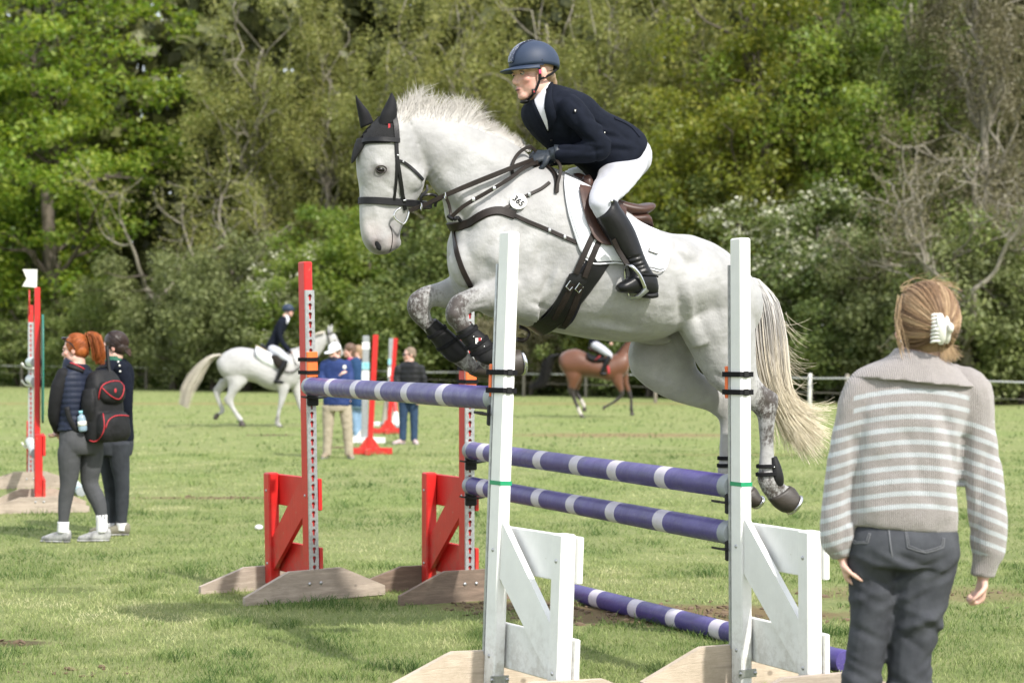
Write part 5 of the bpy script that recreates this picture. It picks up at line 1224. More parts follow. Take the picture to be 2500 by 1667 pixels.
def face_attrs(me, A, k=1.0):
    V = coords(me); g = lambda pts: gauss_attr(V, [(A(*c), r * k, a) for c, r, a in pts])
    attr(me, 'lip', g([((0, .092, -.066), .014, 1.), ((.012, .088, -.068), .010, 1.), ((-.012, .088, -.068), .010, 1.), ((0, .092, -.079), .013, .8)]))
    attr(me, 'flush', g([((.045, .06, -.035), .034, 1.), ((-.045, .06, -.035), .034, 1.), ((0, .11, -.035), .015, .35), ((.078, -.012, -.02), .025, .7), ((-.078, -.012, -.02), .025, .7), ((0, .05, -.1), .04, .4)]))
    attr(me, 'brow', g([((s * x, .092 - .4 * abs(x - .015), .022), .008, 1.) for s in (-1, 1) for x in (.018, .028, .038, .047)] + [((s * .032, .082, .004), .013, .55) for s in (-1, 1)]))  # brow hair, plus a darker spot on the skin round each eye
def eyes(parent, A, r, f, upv, k=1.0):
    for s in (-1, 1):
        mb = MB(); c = A(s * .033, .0735, .002); mb.sph(c, .0105 * k, m=12, n=8); e = obj('eye', mb, MT['eye_white'], parent)
        mb = MB(); mb.ell(np.array(c) + np.array(f) * .0080 * k, np.array(r) * .0062 * k, np.array(f) * .0040 * k, np.array(upv) * .0062 * k, 10, 6); obj('iris', mb, MT['eye'], e)
        mb = MB(); mb.tube([np.array(c) + np.array(r) * (x * .0125) * k + np.array(f) * (.0115 - .006 * x * x) * k + np.array(upv) * (.0045 - .004 * x * x) * k for x in np.linspace(-1, 1, 7)], .0036 * k, m=6, k=2); obj('eyelid', mb, MT['skin'], e)
        mb = MB(); mb.tube([A(s * x, .089 - 9 * (x - .015) ** 2, .0205 + .12 * (x - .018) * (x < .036) - .15 * max(0, x - .036)) for x in (.016, .024, .034, .044, .050)], np.array([.002, .003, .003, .0025, .001]) * k, m=6, k=2); obj('eyebrow', mb, MT['hair_fair'], parent)
def hand_parts(mb, w, d, pn, k=1.0, curl=.5, side=1):
    """palm, four fingers and a thumb; d points to the fingers, pn out of the back of the hand"""
    w = np.array(w); d = np.array(Vector(d).normalized()); pn = np.array(pn) - d * np.dot(pn, d); pn /= np.linalg.norm(pn); s = np.cross(d, pn) * side
    mb.tube([w - d * .02 * k, w + d * .025 * k, w + d * .06 * k, w + d * .088 * k], np.array([.024, .032, .040, .038]) * k, np.array([.020, .016, .015, .012]) * k, L=s, m=12, k=3, e=2.4)
    for i, ln in enumerate((.072, .082, .076, .060)):
        b = w + d * (.084 - .004 * abs(i - 1.2)) * k + s * (.029 - .0195 * i) * k; a = curl * .55; P = [b - d * .012 * k, b]; dd = d
        for j, seg in enumerate((.46, .30, .24)):
            ca, sa = math.cos(a), math.sin(a); dd = d * ca - pn * sa; P.append(P[-1] + dd * ln * seg * k); a += curl * .95
        mb.tube(P, np.array([.0095, .0093, .0088, .0080, .0060]) * k, m=8, k=3, rnd=.005 * k)
    t0 = w + d * .025 * k + s * .030 * k; t1 = t0 + (d * .6 + s * .65 - pn * .35 * curl) * .034 * k; t2 = t1 + (d * .9 + s * .15 - pn * .5 * curl) * .030 * k; t3 = t2 + (d * .9 - s * .25 - pn * .5 * curl) * .024 * k
    mb.tube([t0 - s * .012 * k, t0, t1, t2, t3], np.array([.013, .0145, .0115, .0105, .0075]) * k, m=8, k=3, rnd=.005 * k)
def mid(a, b, t=.5): return Vector(a) * (1 - t) + Vector(b) * t

# ---------------------------------------------------------------- the rider of the grey horse
RD = thing('person', 'rider in navy jacket, white breeches and navy helmet on the jumping horse', 'person', q(1500, 560))
PEL = mk([(1440, 330, 1545, 312, .135), (1452, 368, 1570, 345, .160), (1462, 398, 1582, 375, .172), (1478, 425, 1577, 408, .16), (1500, 448, 1552, 440, .11)], 0)
TH = [(1472, 398, 1582, 384, .092, .09), (1461, 426, 1571, 418, .097, .15), (1450, 451, 1546, 454, .090, .23), (1441, 475, 1524, 478, .076, .30), (1440, 497, 1508, 492, .064, .335), (1449, 517, 1503, 506, .056, .34), (1462, 540, 1512, 522, .05, .343)]
THF = [(1465, 400, 1575, 390, .092, -.09), (1430, 402, 1520, 440, .092, -.17), (1400, 408, 1470, 462, .085, -.25), (1378, 418, 1440, 485, .074, -.32), (1376, 450, 1428, 505, .06, -.345), (1395, 500, 1440, 530, .05, -.35)]
SHK = [(1470, 508, 1503, 490, .055, .343), (1458, 531, 1513, 508, .060, .345), (1469, 556, 1531, 532, .060, .348), (1483, 581, 1548, 562, .056, .350), (1501, 606, 1560, 592, .050, .355), (1519, 630, 1570, 620, .045, .36), (1533, 650, 1580, 643, .043, .365), (1538, 668, 1590, 662, .044, .37)]
FOOTR = [(1601, 676, 1604, 719, .026, .372), (1590, 664, 1596, 724, .037, .372), (1572, 655, 1578, 722, .041, .373), (1553, 663, 1557, 717, .043, .376), (1532, 679, 1535, 716, .045, .381), (1514, 690, 1519, 715, .040, .386), (1505, 698, 1509, 711, .024, .388)]
JK = mk([(1297, 243, 1342, 204, .066), (1282, 262, 1384, 218, .148), (1284, 290, 1428, 238, .186), (1300, 318, 1464, 270, .182), (1328, 350, 1502, 288, .166), (1372, 385, 1531, 302, .162), (1412, 402, 1556, 323, .176), (1440, 425, 1568, 348, .190), (1452, 446, 1556, 374, .192)], 0)
ARM = [(1380, 252, .150), (1402, 275, .185), (1432, 312, .215), (1462, 352, .225), (1464, 366, .222), (1440, 371, .205), (1400, 374, .165), (1358, 376, .115)]
ARMR = [.058, .064, .060, .053, .052, .053, .048, .041]
ARMF = [(1372, 252, -.150), (1410, 300, -.21), (1445, 350, -.22), (1440, 372, -.21), (1390, 380, -.14), (1342, 386, -.07)]
ho = q(1301, 181, 0); hf = (PL.u * .97 + PL.n * .14 + Vector((0, 0, -.10))).normalized(); hu = Vector((0, 0, 1)) + PL.u * .06
bm_ = MB(); A, hr, hf, hu = head_parts(bm_, ho, hf, hu, 1.05)
bm_.trace(PL, mk([(1288, 214, 1336, 190, .055), (1293, 236, 1342, 205, .055), (1305, 262, 1362, 222, .060)], 0), 16, 3)
bm_.trace(PL, JK, 20, 3, grow=-.034); bm_.trace(PL, PEL, 20, 3, grow=-.015)
for rows in (TH, THF, SHK, FOOTR): bm_.trace(PL, rows, 14, 3, grow=-.014)
bm_.tube([q(*a) for a in ARM], [x - .022 for x in ARMR], m=12); bm_.tube([q(*a) for a in ARMF], [.04] * len(ARMF), m=12)
me = fuse(bm_, .0062, 2, .5); face_attrs(me, A, 1.05); skin('body', me, MT['skin'], RD); eyes(RD, A, hr, hf, hu, 1.05)
mb = MB(); mb.tube([A(-.013, .0895, -.0715), A(0, .0945, -.0705), A(.013, .0895, -.0715)], .0022, m=6, k=3); obj('mouth', mb, MT['leather'], RD)
# breeches
mb = MB(); mb.trace(PL, PEL, 24, 4); mb.trace(PL, TH, 22, 4); mb.trace(PL, THF, 22, 4); me = fuse(mb, .008, 5); wrinkle(me, .005, 16, (1, 1, 2.0), 2); skin('breeches', me, MT['breeches'], RD)
# boots
for rows, frow, off in ((SHK, FOOTR, 1), ([(a - 40, b + 10, c - 40, d + 10, w, -o) for a, b, c, d, w, o in SHK], [(a - 40, b + 10, c - 40, d + 10, w, -o) for a, b, c, d, w, o in FOOTR], -1)):
    mb = MB(); mb.trace(PL, rows, 20, 4, 2.1); mb.trace(PL, frow, 18, 4, 2.5)
    if off == 1: mb.trace(PL, [(1478, 492, 1500, 486, .03, .375), (1470, 512, 1506, 500, .045, .352), (1464, 528, 1512, 512, .05, .347)], 16, 4)
    me = fuse(mb, .006, 3); V = coords(me); N2 = normals(me)
    for (px, py) in ((1540, 632), (1548, 642), (1552, 652), (1556, 660)):
        c = np.array(q(px + (0 if off > 0 else -40), py, .4 * off)); dv = V - c; along = dv @ (z_ + u * .3); g_ = np.exp(-(along / .006) ** 2) * np.exp(-(dv ** 2).sum(1) / .06 ** 2); V = V - N2 * (g_ * .006)[:, None]
    set_coords(me, V); bt = skin('boot', me, MT['leather_black'], RD)
    if off == 1:
        mb = MB(); mb.trace(PL, [(1600, 712, 1602, 727, .030, .372), (1585, 716, 1590, 729, .038, .372), (1568, 718, 1572, 726, .038, .373)], 14, 2, 3); obj('heel', mb, MT['black_plastic'], bt)
        mb = MB(); mb.sph(q(1493, 491, .412), .007, m=10, n=6); obj('stud', mb, MT['steel'], bt)
        mb = MB(); P = [q(1560, 668, .42), q(1578, 671, .418), q(1598, 672, .405), q(1606, 676, .372)]; ribbon(mb, P, [PL.n] * 4, .009, .003); obj('spur_strap', mb, MT['webbing'], bt)
# jacket: one garment with sleeves
mb = MB(); mb.trace(PL, JK, 28, 5, 2.2); mb.tube([q(*a) for a in ARM], ARMR, m=16, k=4); mb.tube([q(*a) for a in ARMF], [.058, .06, .052, .052, .047, .041], m=16, k=4)
mb.ell(q(1378, 250, .12), u * .07, n_ * .06, z_ * .06)
me = fuse(mb, .0075, 4, .5); V = coords(me); N2 = normals(me)
def crease(px, py, off, ang, width, length, amp):
    global V; c = np.array(q(px, py, off)); d = -u * math.cos(ang) + z_ * math.sin(ang); x = (V - c) @ d; e_ = (V - c) @ (-u * -math.sin(ang) + z_ * math.cos(ang)); o_ = (V - c) @ n_
    V = V + N2 * (amp * np.exp(-(x / length) ** 2 - (e_ / width) ** 2 - (o_ / .10) ** 2))[:, None]
for a in [(1430, 340, .25, -.5, .010, .05, -.010), (1440, 350, .25, -.3, .010, .05, .008), (1420, 330, .24, -.8, .010, .05, -.010), (1445, 372, .24, .3, .010, .05, -.009), (1425, 378, .22, .2, .010, .05, .007), (1400, 300, .2, -1.2, .012, .06, -.008), (1455, 300, .19, -.2, .012, .07, -.009), (1470, 315, .19, -.15, .012, .07, .008),
          (1490, 330, .19, -.1, .014, .08, -.010), (1500, 350, .19, -.1, .016, .09, .009), (1520, 365, .19, .0, .014, .06, -.008), (1360, 290, .16, -1.3, .012, .05, -.007), (1340, 320, .15, -1.0, .010, .05, -.006), (1390, 345, .17, -.3, .012, .06, -.008), (1380, 365, .17, -.1, .012, .06, -.010), (1530, 330, .19, -.7, .012, .05, -.007), (1400, 262, .19, -.9, .012, .06, -.006)]: crease(*a)
set_coords(me, V); wrinkle(me, .004, 14, (1, 1, 1), 5); JT = bvh_of(me); jk = skin('jacket', me, MT['navy'], RD)
mb = strap(JT, [(1346, 205), (1340, 235), (1341, 262), (1346, 285), (1342, 318)], [.02, .035, .05, .05, .01], .006, .002); obj('lapel', mb, MT['navy'], jk)
mb = strap(JT, [(1300, 248), (1312, 275), (1326, 300), (1338, 322)], [.012, .02, .02, .01], .006, .001); obj('lapel', mb, MT['navy'], jk)
p, n = surf(JT, 1405, 271, .003); mb = MB(); n = np.array(n); mb.ell(p, -u * .009, n * .002, z_ * .010, 12, 6); bd_ = obj('sleeve_badge', mb, MT['black_cloth'], jk); mb = MB(); pp = np.array(p) + n * .0015; mb.prism([pp - u * -.004 + z_ * .004, pp + u * -.004 + z_ * .004, pp - z_ * .006], n * .001); obj('badge_shield', mb, MT['white_plastic'], bd_, False)
p, n = surf(JT, 1476, 323, .002); mb = MB(); mb.box(p, u * .002, np.array(n) * .001, z_ * .003); obj('side_tab', mb, MT['white_plastic'], jk, False)
p, n = surf(JT, 1347, 342, .003); mb = MB(); mb.sph(p, .006, m=8, n=6); obj('button', mb, MT['black_plastic'], jk)
part('vent_edge', strap(JT, [(1500, 290), (1525, 301), (1545, 315), (1562, 335)], .014, .003, .002), MT['navy'], jk)
# shirt and stock
mb = MB(); mb.trace(PL, mk([(1296, 240, 1340, 199, .060), (1300, 250, 1346, 206, .066), (1304, 258, 1352, 214, .07)], 0), 20, 4); sh = obj('shirt', mb, MT['shirt'], RD)
mb = sheet(JT, [[(1306, 246), (1316, 228), (1330, 208)], [(1309, 256), (1322, 245), (1334, 228)], [(1318, 275), (1326, 270), (1336, 262)], [(1329, 298), (1333, 296), (1338, 293)], [(1337, 318), (1338.5, 318), (1340, 317)]], 4, .002, .004); obj('shirt_front', mb, MT['shirt'], sh)
# gloved hands round the reins
for s, wr, el, tip in ((1, (1352, 376, .108), (1400, 374, .165), (1300, 384, .075)), (-1, (1342, 386, -.07), (1390, 380, -.14), (1296, 392, -.03))):
    w0 = q(*wr); d = (q(*tip) - w0).normalized(); mb = MB(); pn = (PL.n * (.8 * s) + Vector((0, 0, .75)))
    mb.tube([q(*el).lerp(w0, .55), w0, w0 + d * .02], [.036, .035, .030], m=12); hand_parts(mb, w0 + d * .012, d, pn, 1.02, 1.35, -s)
    me = fuse(mb, .0042, 2); gl = skin('glove', me, MT['glove'], RD)
    if s == 1:
        mb = MB(); c = np.array(w0) - np.array(d) * .012; e1 = np.cross(np.array(d), z_); e1 /= np.linalg.norm(e1); P = [c + .039 * (e1 * math.cos(t) + z_ * math.sin(t)) for t in np.linspace(0, 6.2832, 19)]; ribbon(mb, P, [x - c for x in P], .022, .003, k=1); obj('cuff_strap', mb, MT['glove'], gl)
# helmet
HC = np.array(A(0, -.012, .045)); hfv, hrv, huv = np.array(hf), np.array(hr), np.array(hu); ang = .05
def shell(a, b, c, ph0, ph1=90, n=12, m=40, th=.006):
    R_ = []
    for t_ in list(np.linspace(0, 1, n)):
        R_.append([HC + hfv * a * math.cos(p_) * math.cos(t) + hrv * b * math.cos(p_) * math.sin(t) + huv * c * math.sin(p_) for t in np.linspace(0, 6.28318, m, endpoint=False) for p_ in [math.radians(ph0(t) + (ph1 - ph0(t)) * t_)]])
    return R_
rim = lambda t: -9 - 9 * (1 - math.cos(t)) / 2 + 6 * math.sin(t) ** 2
mb = MB(); Ro = shell(.129, .100, .111, rim, 89.5); Ri = shell(.122, .093, .104, rim, 89.5); mb.rings(Ri[::-1] + Ro, True); hel = obj('helmet', mb, MT['navy_helmet'], RD)
mb = MB(); R_ = []
for rr, dz in ((0, .004), (.5, -.001), (.9, -.008), (1.0, -.012), (.9, -.016), (.5, -.008), (0, -.004)):
    row = []
    for t in np.linspace(-1.35, 1.35, 25):
        p0 = HC + hfv * .127 * math.cos(t) * .99 + hrv * .099 * math.sin(t) + huv * (-.018)
        row.append(p0 + (hfv * math.cos(t) * 1.0 + hrv * math.sin(t) * .45) * rr * .058 * max(0, math.cos(t * 1.12)) ** .7 + huv * dz * (rr > 0 or 1))
    R_.append(row)
mb.rings(R_, False, False); obj('peak', mb, MT['navy_helmet'], hel)
MT['sparkle'] = None
m_, N_, L_, B_ = new_mat('crystal_panel'); vo = N_.new('ShaderNodeTexVoronoi'); vo.inputs['Scale'].default_value = 160; L_.new(objco(N_, L_), vo.inputs['Vector'])
L_.new(ramp(N_, L_, vo.outputs['Distance'], [(.18, (.8, .82, .9)), (.3, (.012, .02, .05))]), B_.inputs['Base Color']); B_.inputs['Roughness'].default_value = .2; MT['sparkle'] = m_  # pale dots paint the panel's sparkle into its base colour
mb = MB(); P = [HC + hfv * .1305 * math.cos(a) + huv * .1125 * math.sin(a) for a in np.radians([4, 20, 40, 60, 80, 98])]; ribbon(mb, P, [x - HC for x in P], [.05, .056, .054, .046, .034, .01], .0025); obj('front_panel', mb, m_, hel)
mb = MB(); P = [HC + hfv * .1295 * math.cos(t) * .998 + hrv * .1005 * math.sin(t) - huv * .0165 for t in np.linspace(-1.5, 1.5, 15)]; mb.tube(P, .003, m=6, k=2); obj('rim_trim', mb, MT['navy_helmet'], hel)
for s in (1, -1):
    mb = MB(); mb.sph(HC + hrv * s * .100 * .97 + huv * .006 + hfv * .012, .004, m=8, n=6); obj('rivet', mb, MT['black_plastic'], hel)
    S = lambda x, y, z: Vector(A(s * x, y, z)); nn = hr * s
    mb = MB(); ribbon(mb, [S(.080, .012, .022), S(.0815, .012, -.005), S(.077, .014, -.035), S(.066, .028, -.075), S(.045, .045, -.105), S(.012, .055, -.122)], [nn] * 5 + [hf * .2 + hu * -1], .0125, .003); hs_ = obj('harness', mb, MT['webbing'], hel)
    mb = MB(); ribbon(mb, [S(.079, .010, -.033), S(.080, -.02, -.024), S(.077, -.055, -.010), S(.066, -.085, .006)], [nn, nn, nn, nn - hf * .5], .0115, .003); obj('harness', mb, MT['webbing'], hel)
    mb = MB(); ribbon(mb, [S(.083, .012, .008), S(.084, .012, -.004), S(.083, .012, -.010)], [nn] * 3, .0135, .003); obj('pink_keeper', mb, MT['pink_cloth'], hel)
    mb = MB(); mb.box(S(.060, .040, -.088), np.array(hf) * .009, np.array(hr) * .006, np.array(hu) * .013, .002); bk = obj('buckle', mb, MT['black_plastic'], hel)
    mb = MB(); mb.sph(S(.066, .042, -.088), .005, m=8, n=6); obj('red_button', mb, MT['red_trim'], bk)
mb = MB(); mb.ell(A(0, .058, -.124), np.array(hr) * .030, np.array(hf) * .020, np.array(hu) * .009); obj('chin_cup', mb, MT['black_plastic'], hel)
# hair
mb = MB(); mb.ell(A(0, -.085, -.018), hrv * .040, hfv * .032, huv * .040); mb.ell(A(0, -.055, -.012), hrv * .066, hfv * .050, huv * .045); mb.ell(A(0, -.098, -.045), hrv * .030, hfv * .024, huv * .030)
me = fuse(mb, .006, 2); wrinkle(me, .006, 60, (1, 1, .4)); skin('hair', me, MT['hair_fair'], RD)
# stirrup on the near side
ST = thing('stirrup', 'steel stirrup iron and leather at the rider boot', 'stirrup', q(1560, 700, .37))
mb = MB(); mb.tube([q(1531, 646, .40), q(1545, 652, .435), q(1562, 672, .435), q(1572, 695, .43), q(1576, 706, .42)], .0065, .0085, L=PL.n, m=8); part('stirrup_arm', mb, MT['steel'], ST)
mb = MB(); mb.tube([q(1531, 646, .40), q(1526, 655, .345), q(1527, 680, .335), q(1536, 722, .335)], .006, m=8); part('stirrup_arm', mb, MT['steel'], ST)
mb = MB(); mb.trace(PL, [(1571, 702, 1582, 712, .02, .415), (1552, 722, 1560, 728, .024, .385), (1534, 724, 1540, 732, .022, .345)], 12, 2, 3); part('tread', mb, MT['galv'], ST)
P = [q(1497, 585, .395), q(1510, 612, .385), q(1531, 646, .395)]; mb = MB(); ribbon(mb, P, [PL.n] * 3, .026, .005); part('stirrup_leather', mb, MT['leather'], ST)
P = [q(1512, 610, .37), q(1522, 628, .375), q(1533, 646, .385)]; mb = MB(); ribbon(mb, P, [PL.n] * 3, .02, .004); part('stirrup_leather', mb, MT['leather'], ST)
# ---------------------------------------------------------------- standing people
def PX(cv, d):
    return lambda x, y, dd=0.0: W(*cv(x, y), d + dd)
def tubes(mb, rows, grow=0.0, m=14, L=(1, 0, 0), flat=1.0, k=4, rnd=0.0):
    mb.tube([r[0] for r in rows], [max(r[1] + grow, .012) for r in rows], [max(r[1] * flat + grow, .012) for r in rows], L=L, m=m, k=k, rnd=rnd)
def torso_tube(mb, T, L, grow=0.0, m=24, e=2.3, k=5):
    mb.tube([t[0] for t in T], [t[1] + grow for t in T], [t[2] + grow for t in T], L=L, m=m, k=k, e=e)
def cap_hair(mb, A, r, f, upv, k, vol=1.0, drop=0.0):
    E = lambda c, rx, ry, rz: mb.ell(A(*c), np.array(r) * rx * k, np.array(f) * ry * k, np.array(upv) * rz * k, 16, 12)
    E((0, -.020, .046), .082 * vol, .096 * vol, .086 * vol); E((0, -.050, .0), .078 * vol, .066 * vol, .07 * vol)
    for s in (-1, 1): E((s * .050, -.02, .02), .034 * vol, .062, .055)
    if drop: E((0, -.05, -.06), .07 * vol, .05 * vol, .09 + drop)
def foot_mesh(ank, d, k=1.0, grow=0.0, sole=0.0):
    ank = Vector(ank); d = Vector((d[0], d[1], 0)).normalized(); mb = MB(); z0 = sole
    P = [Vector((ank.x, ank.y, z0 + .055)) - d * .055 * k, Vector((ank.x, ank.y, z0 + .055)) - d * .02 * k, Vector((ank.x, ank.y, z0 + .045)) + d * .06 * k, Vector((ank.x, ank.y, z0 + .034)) + d * .13 * k, Vector((ank.x, ank.y, z0 + .026)) + d * .175 * k]
    mb.tube(P, np.array([.030, .034, .037, .041, .030]) + grow, np.array([.046, .048, .038, .026, .019]) + grow, L=d.cross(Vector((0, 0, 1))), m=14, k=3, e=2.6, rnd=.012)
    return mb
def human(label, P, fb, fh, head, torso, arms, legs, mats, hem=None, hk=1.0, vox=.010, hair=None, hmat=None, hands=(.5, .5), feet=None, pelvis=None, loc=None, base_y=None, wr=.004, uph=(0, 0, 1), sleeve=None, ears=True, neckr=.055, hs=.92):
    """torso rows (point, half width, half depth); arms and legs rows (point, radius)"""
    fb = Vector(fb).normalized(); L = fb.cross(Vector((0, 0, 1))).normalized()
    a0 = legs[0][-1][0] if legs else torso[-1][0]
    R = thing('person', label, 'person', (a0.x, a0.y, 0) if loc is None else loc)
    mb = MB(); A, r, f, upv = head_parts(mb, head, fh, uph, hk, ears)
    mb.tube([Vector(A(0, -.02, -.05)), mid(A(0, -.03, -.1), torso[0][0]), torso[0][0], torso[1][0]], [neckr, neckr, neckr + .01, .07], L=L, m=14)
    torso_tube(mb, torso, L, -.016, 18, 2.2, 3)
    if pelvis: torso_tube(mb, pelvis, L, -.032, 18, 2.2, 3)
    for i, a in enumerate(arms):
        tubes(mb, a[:-1], -.024); tubes(mb, a[-3:], -.010 if a[-1][1] < .037 else -.016); d = (a[-1][0] - a[-2][0]).normalized(); hn = hands[i] if i < len(hands) else .5
        if hn is not None:
            s = 1 if (a[0][0] - torso[1][0]).dot(L) > 0 else -1
            hand_parts(mb, a[-1][0] + d * .002, d, L * s + fb * .25, hs, hn, 1 if s > 0 else -1)
    for l in legs: tubes(mb, l, -.020)
    me = fuse(mb, vox, 2); face_attrs(me, A, hk); skin('body', me, MT['skin'], R)
    if vox < .008: eyes(R, A, r, f, upv, hk)
    # lower garment
    if mats.get('legs'):
        mb = MB()
        if pelvis: torso_tube(mb, pelvis, L)
        for l in legs: tubes(mb, l)
        me = fuse(mb, vox, 3); wrinkle(me, wr, 15, (1, 1, 1.4), len(label)); R['_legs'] = 1; skin('trousers', me, mats['legs'], R); del R['_legs']
    # upper garment
    mb = MB(); torso_tube(mb, torso if hem is None else torso[:hem], L)
    if sleeve is None:
        for a in arms: tubes(mb, a); mb.sph(a[0][0], a[0][1] * 1.02)
    me = fuse(mb, vox, 3); wrinkle(me, wr * 1.2, 13, (1, 1, 1.2), len(label) + 3)
    if mats.get('quilt'):
        V = coords(me); N2 = normals(me); set_coords(me, V + N2 * (np.abs(np.sin(V[:, 2] * math.pi / mats['quilt'])) * mats.get('qa', .006))[:, None])
    R_top = bvh_of(me); top = skin(mats.get('topname', 'jacket'), me, mats['top'], R)
    if sleeve is not None:
        for a in arms:
            mb = MB(); tubes(mb, a, rnd=.01); mb.sph(a[0][0], a[0][1] * 1.02); me = fuse(mb, vox, 3); wrinkle(me, wr * 1.2, 16, (1, 1, 1), 4); skin('sleeve', me, sleeve, R)
    if feet:
        for (an, d, m_) in feet:
            me = foot_mesh(an, d, 1.0).mesh('shoe', [m_], True, inv_root(R)); sh = put('shoe', me, R)
            s2 = MB(); dd = Vector((d[0], d[1], 0)).normalized(); c = Vector((an.x, an.y, .010)) + dd * .055; s2.tube([c - dd * .105, c - dd * .06, c + dd * .03, c + dd * .10, c + dd * .135], [.028, .036, .039, .042, .028], .009, L=dd.cross(Vector((0, 0, 1))), m=14, k=2, rnd=.008)
            obj('sole', s2, MT['trainer'], sh)
    if hair:
        mb = MB(); cap_hair(mb, A, r, f, upv, hk, *hair); me = fuse(mb, max(vox * .8, .006), 2); wrinkle(me, .004, 50, (1, 1, .4), 2); skin('hair', me, hmat, R)
    return R, A, r, f, upv, R_top

# ---- woman in the striped sweater, seen from behind
cf = conv(1980, 640, 1.527); P = PX(cf, 6.2)
FBW = (.06, 1, 0); LW = Vector(FBW).normalized().cross(Vector((0, 0, 1)))
T = [(P(412, 352), .070, .070), (P(404, 400), .135, .088), (P(396, 455), .192, .105), (P(366, 560), .188, .120), (P(352, 700), .178, .125), (P(347, 850), .178, .128), (P(345, 940), .180, .128), (P(345, 975), .177, .124), (P(344, 992), .172, .120)]
AL = [(P(262, 452), .060), (P(205, 486), .074), (P(152, 640), .064), (P(120, 800), .056), (P(104, 940), .060), (P(102, 1040), .058), (P(114, 1085), .038), (P(118, 1100), .036)]
AR = [(P(525, 450), .060), (P(585, 490), .080), (P(612, 640), .066), (P(636, 800), .066), (P(656, 950), .066), (P(660, 1060), .060), (P(650, 1115), .043), (P(641, 1172), .040)]
yb = 2009
LL = [(P(240, 1060), .092), (P(226, 1140), .082), (P(226, 1300), .070), (P(204, 1450), .064), (P(190, 1568), .064), (P(182, 1750), .058), (P(180, 1975), .054)]
LR_ = [(P(440, 1060), .100), (P(424, 1140), .099), (P(400, 1300), .087), (P(378, 1420), .076), (P(364, 1568), .071), (P(358, 1750), .060), (P(356, 1975), .055)]
PV = [(P(345, 975), .160, .110), (P(345, 1010), .174, .125), (P(343, 1070), .180, .135), (P(340, 1130), .165, .12)]
def sweater():
    m, N, L, B = new_mat('striped_knit'); v = objco(N, L); t = attr_n(N, 't'); fr = math_n(N, L, 'FRACT', t)
    st = ramp(N, L, fr, [(.0, (0, 0, 0)), (.56, (0, 0, 0)), (.62, (1, 1, 1)), (.93, (1, 1, 1)), (.99, (0, 0, 0))])
    st = math_n(N, L, 'MULTIPLY', st, attr_n(N, 'on'))
    g = mixc(N, L, nz(N, L, 90, 5, .7, v), (.41, .375, .36), (.27, .245, .235)); w_ = mixc(N, L, nz(N, L, 70, 4, .7, v), (.54, .57, .595), (.47, .50, .52))
    L.new(mixc(N, L, st, g, w_), B.inputs['Base Color']); B.inputs['Roughness'].default_value = .95; B.inputs['Sheen Weight'].default_value = .3; B.inputs['Specular IOR Level'].default_value = .1
    wv = N.new('ShaderNodeTexWave'); wv.bands_direction = 'X'; wv.inputs['Scale'].default_value = 52; wv.inputs['Distortion'].default_value = .8; L.new(v, wv.inputs['Vector'])
    h = math_n(N, L, 'ADD', wv.outputs['Fac'], nz(N, L, 260, 3, .6, v)); bump_to(N, L, B, h, .0035, .9)
    return m
MT['knit'] = sweater()
FW, A, r, f, upv, TT = human('fair-haired woman in a beige striped sweater standing with her back turned', P, FBW, (-.42, .9, 0), P(418, 238), T, [AL, AR], [LL, LR_], {'legs': MT['jeans_grey'], 'top': MT['knit'], 'topname': 'sweater'},
                             hk=1.04, vox=.0075, hands=(1.5, 1.5), hs=.84, pelvis=PV, feet=[(LL[-1][0], (0, 1), MT['trainer']), (LR_[-1][0], (.1, 1), MT['trainer'])], wr=.006)
sw = [c for c in FW.children if c.name.startswith('sweater')][0]; me = sw.data; V = coords(me) + np.array(FW.location)
z1 = P(0, 478).z; xm = P(360, 0).x; drop = (V[:, 0] - xm) ** 2 * .75
tt = (z1 - V[:, 2] - drop) / .0405 - .2; attr(me, 't', tt + 20)
arm = np.abs(V[:, 0] - xm) > .185
attr(me, 'on', ((tt > -.45) & (V[:, 2] > P(0, 925).z) & ~arm) | (arm & (V[:, 2] < P(0, 590).z) & (V[:, 2] > P(0, 1085).z)))
# folds across the back of the sweater
N2 = normals(me)
for (x0, y0, x1, y1, amp, wd) in ((470, 560, 560, 900, -.010, .020), (420, 600, 480, 920, .008, .025), (330, 640, 400, 860, -.006, .02), (560, 660, 560, 980, -.012, .018), (150, 660, 140, 960, -.010, .016), (230, 560, 200, 900, .006, .03), (640, 700, 600, 1000, -.008, .015), (690, 760, 640, 1060, .006, .02), (120, 850, 110, 1050, -.007, .012)):
    a, b = np.array(P(x0, y0)), np.array(P(x1, y1)); V2 = coords(me) + np.array(FW.location); d = b - a; tq = np.clip(((V2 - a) * np.array([1, 0, 1])) @ (d * np.array([1, 0, 1])) / (d[0] ** 2 + d[2] ** 2), 0, 1)
    ds = np.hypot(V2[:, 0] - a[0] - d[0] * tq, V2[:, 2] - a[2] - d[2] * tq); g_ = amp * np.exp(-(ds / wd) ** 2) * (V2[:, 1] < 6.25); set_coords(me, coords(me) + N2 * g_[:, None])
mb = MB(); mb.tube([P(402, 336), P(399, 352), P(396, 385), P(391, 428), P(389, 450)], [.074, .088, .135, .192, .212], [.072, .085, .105, .125, .135], L=LW, m=32, k=5); me = fuse(mb, .007, 2); wrinkle(me, .006, 12, (1, 1, 1), 9)
attr(me, 't', np.zeros(len(me.vertices))); attr(me, 'on', np.zeros(len(me.vertices))); skin('collar', me, MT['knit'], sw)
jn = [c for c in FW.children if c.name.startswith('trousers')][0]; jm = jn.data.copy(); set_coords(jm, coords(jm) + np.array(FW.location)); JTW = bvh_of(jm)
MT['stitch'] = simple('grey_stitching', (.15, .155, .17), None, .9)
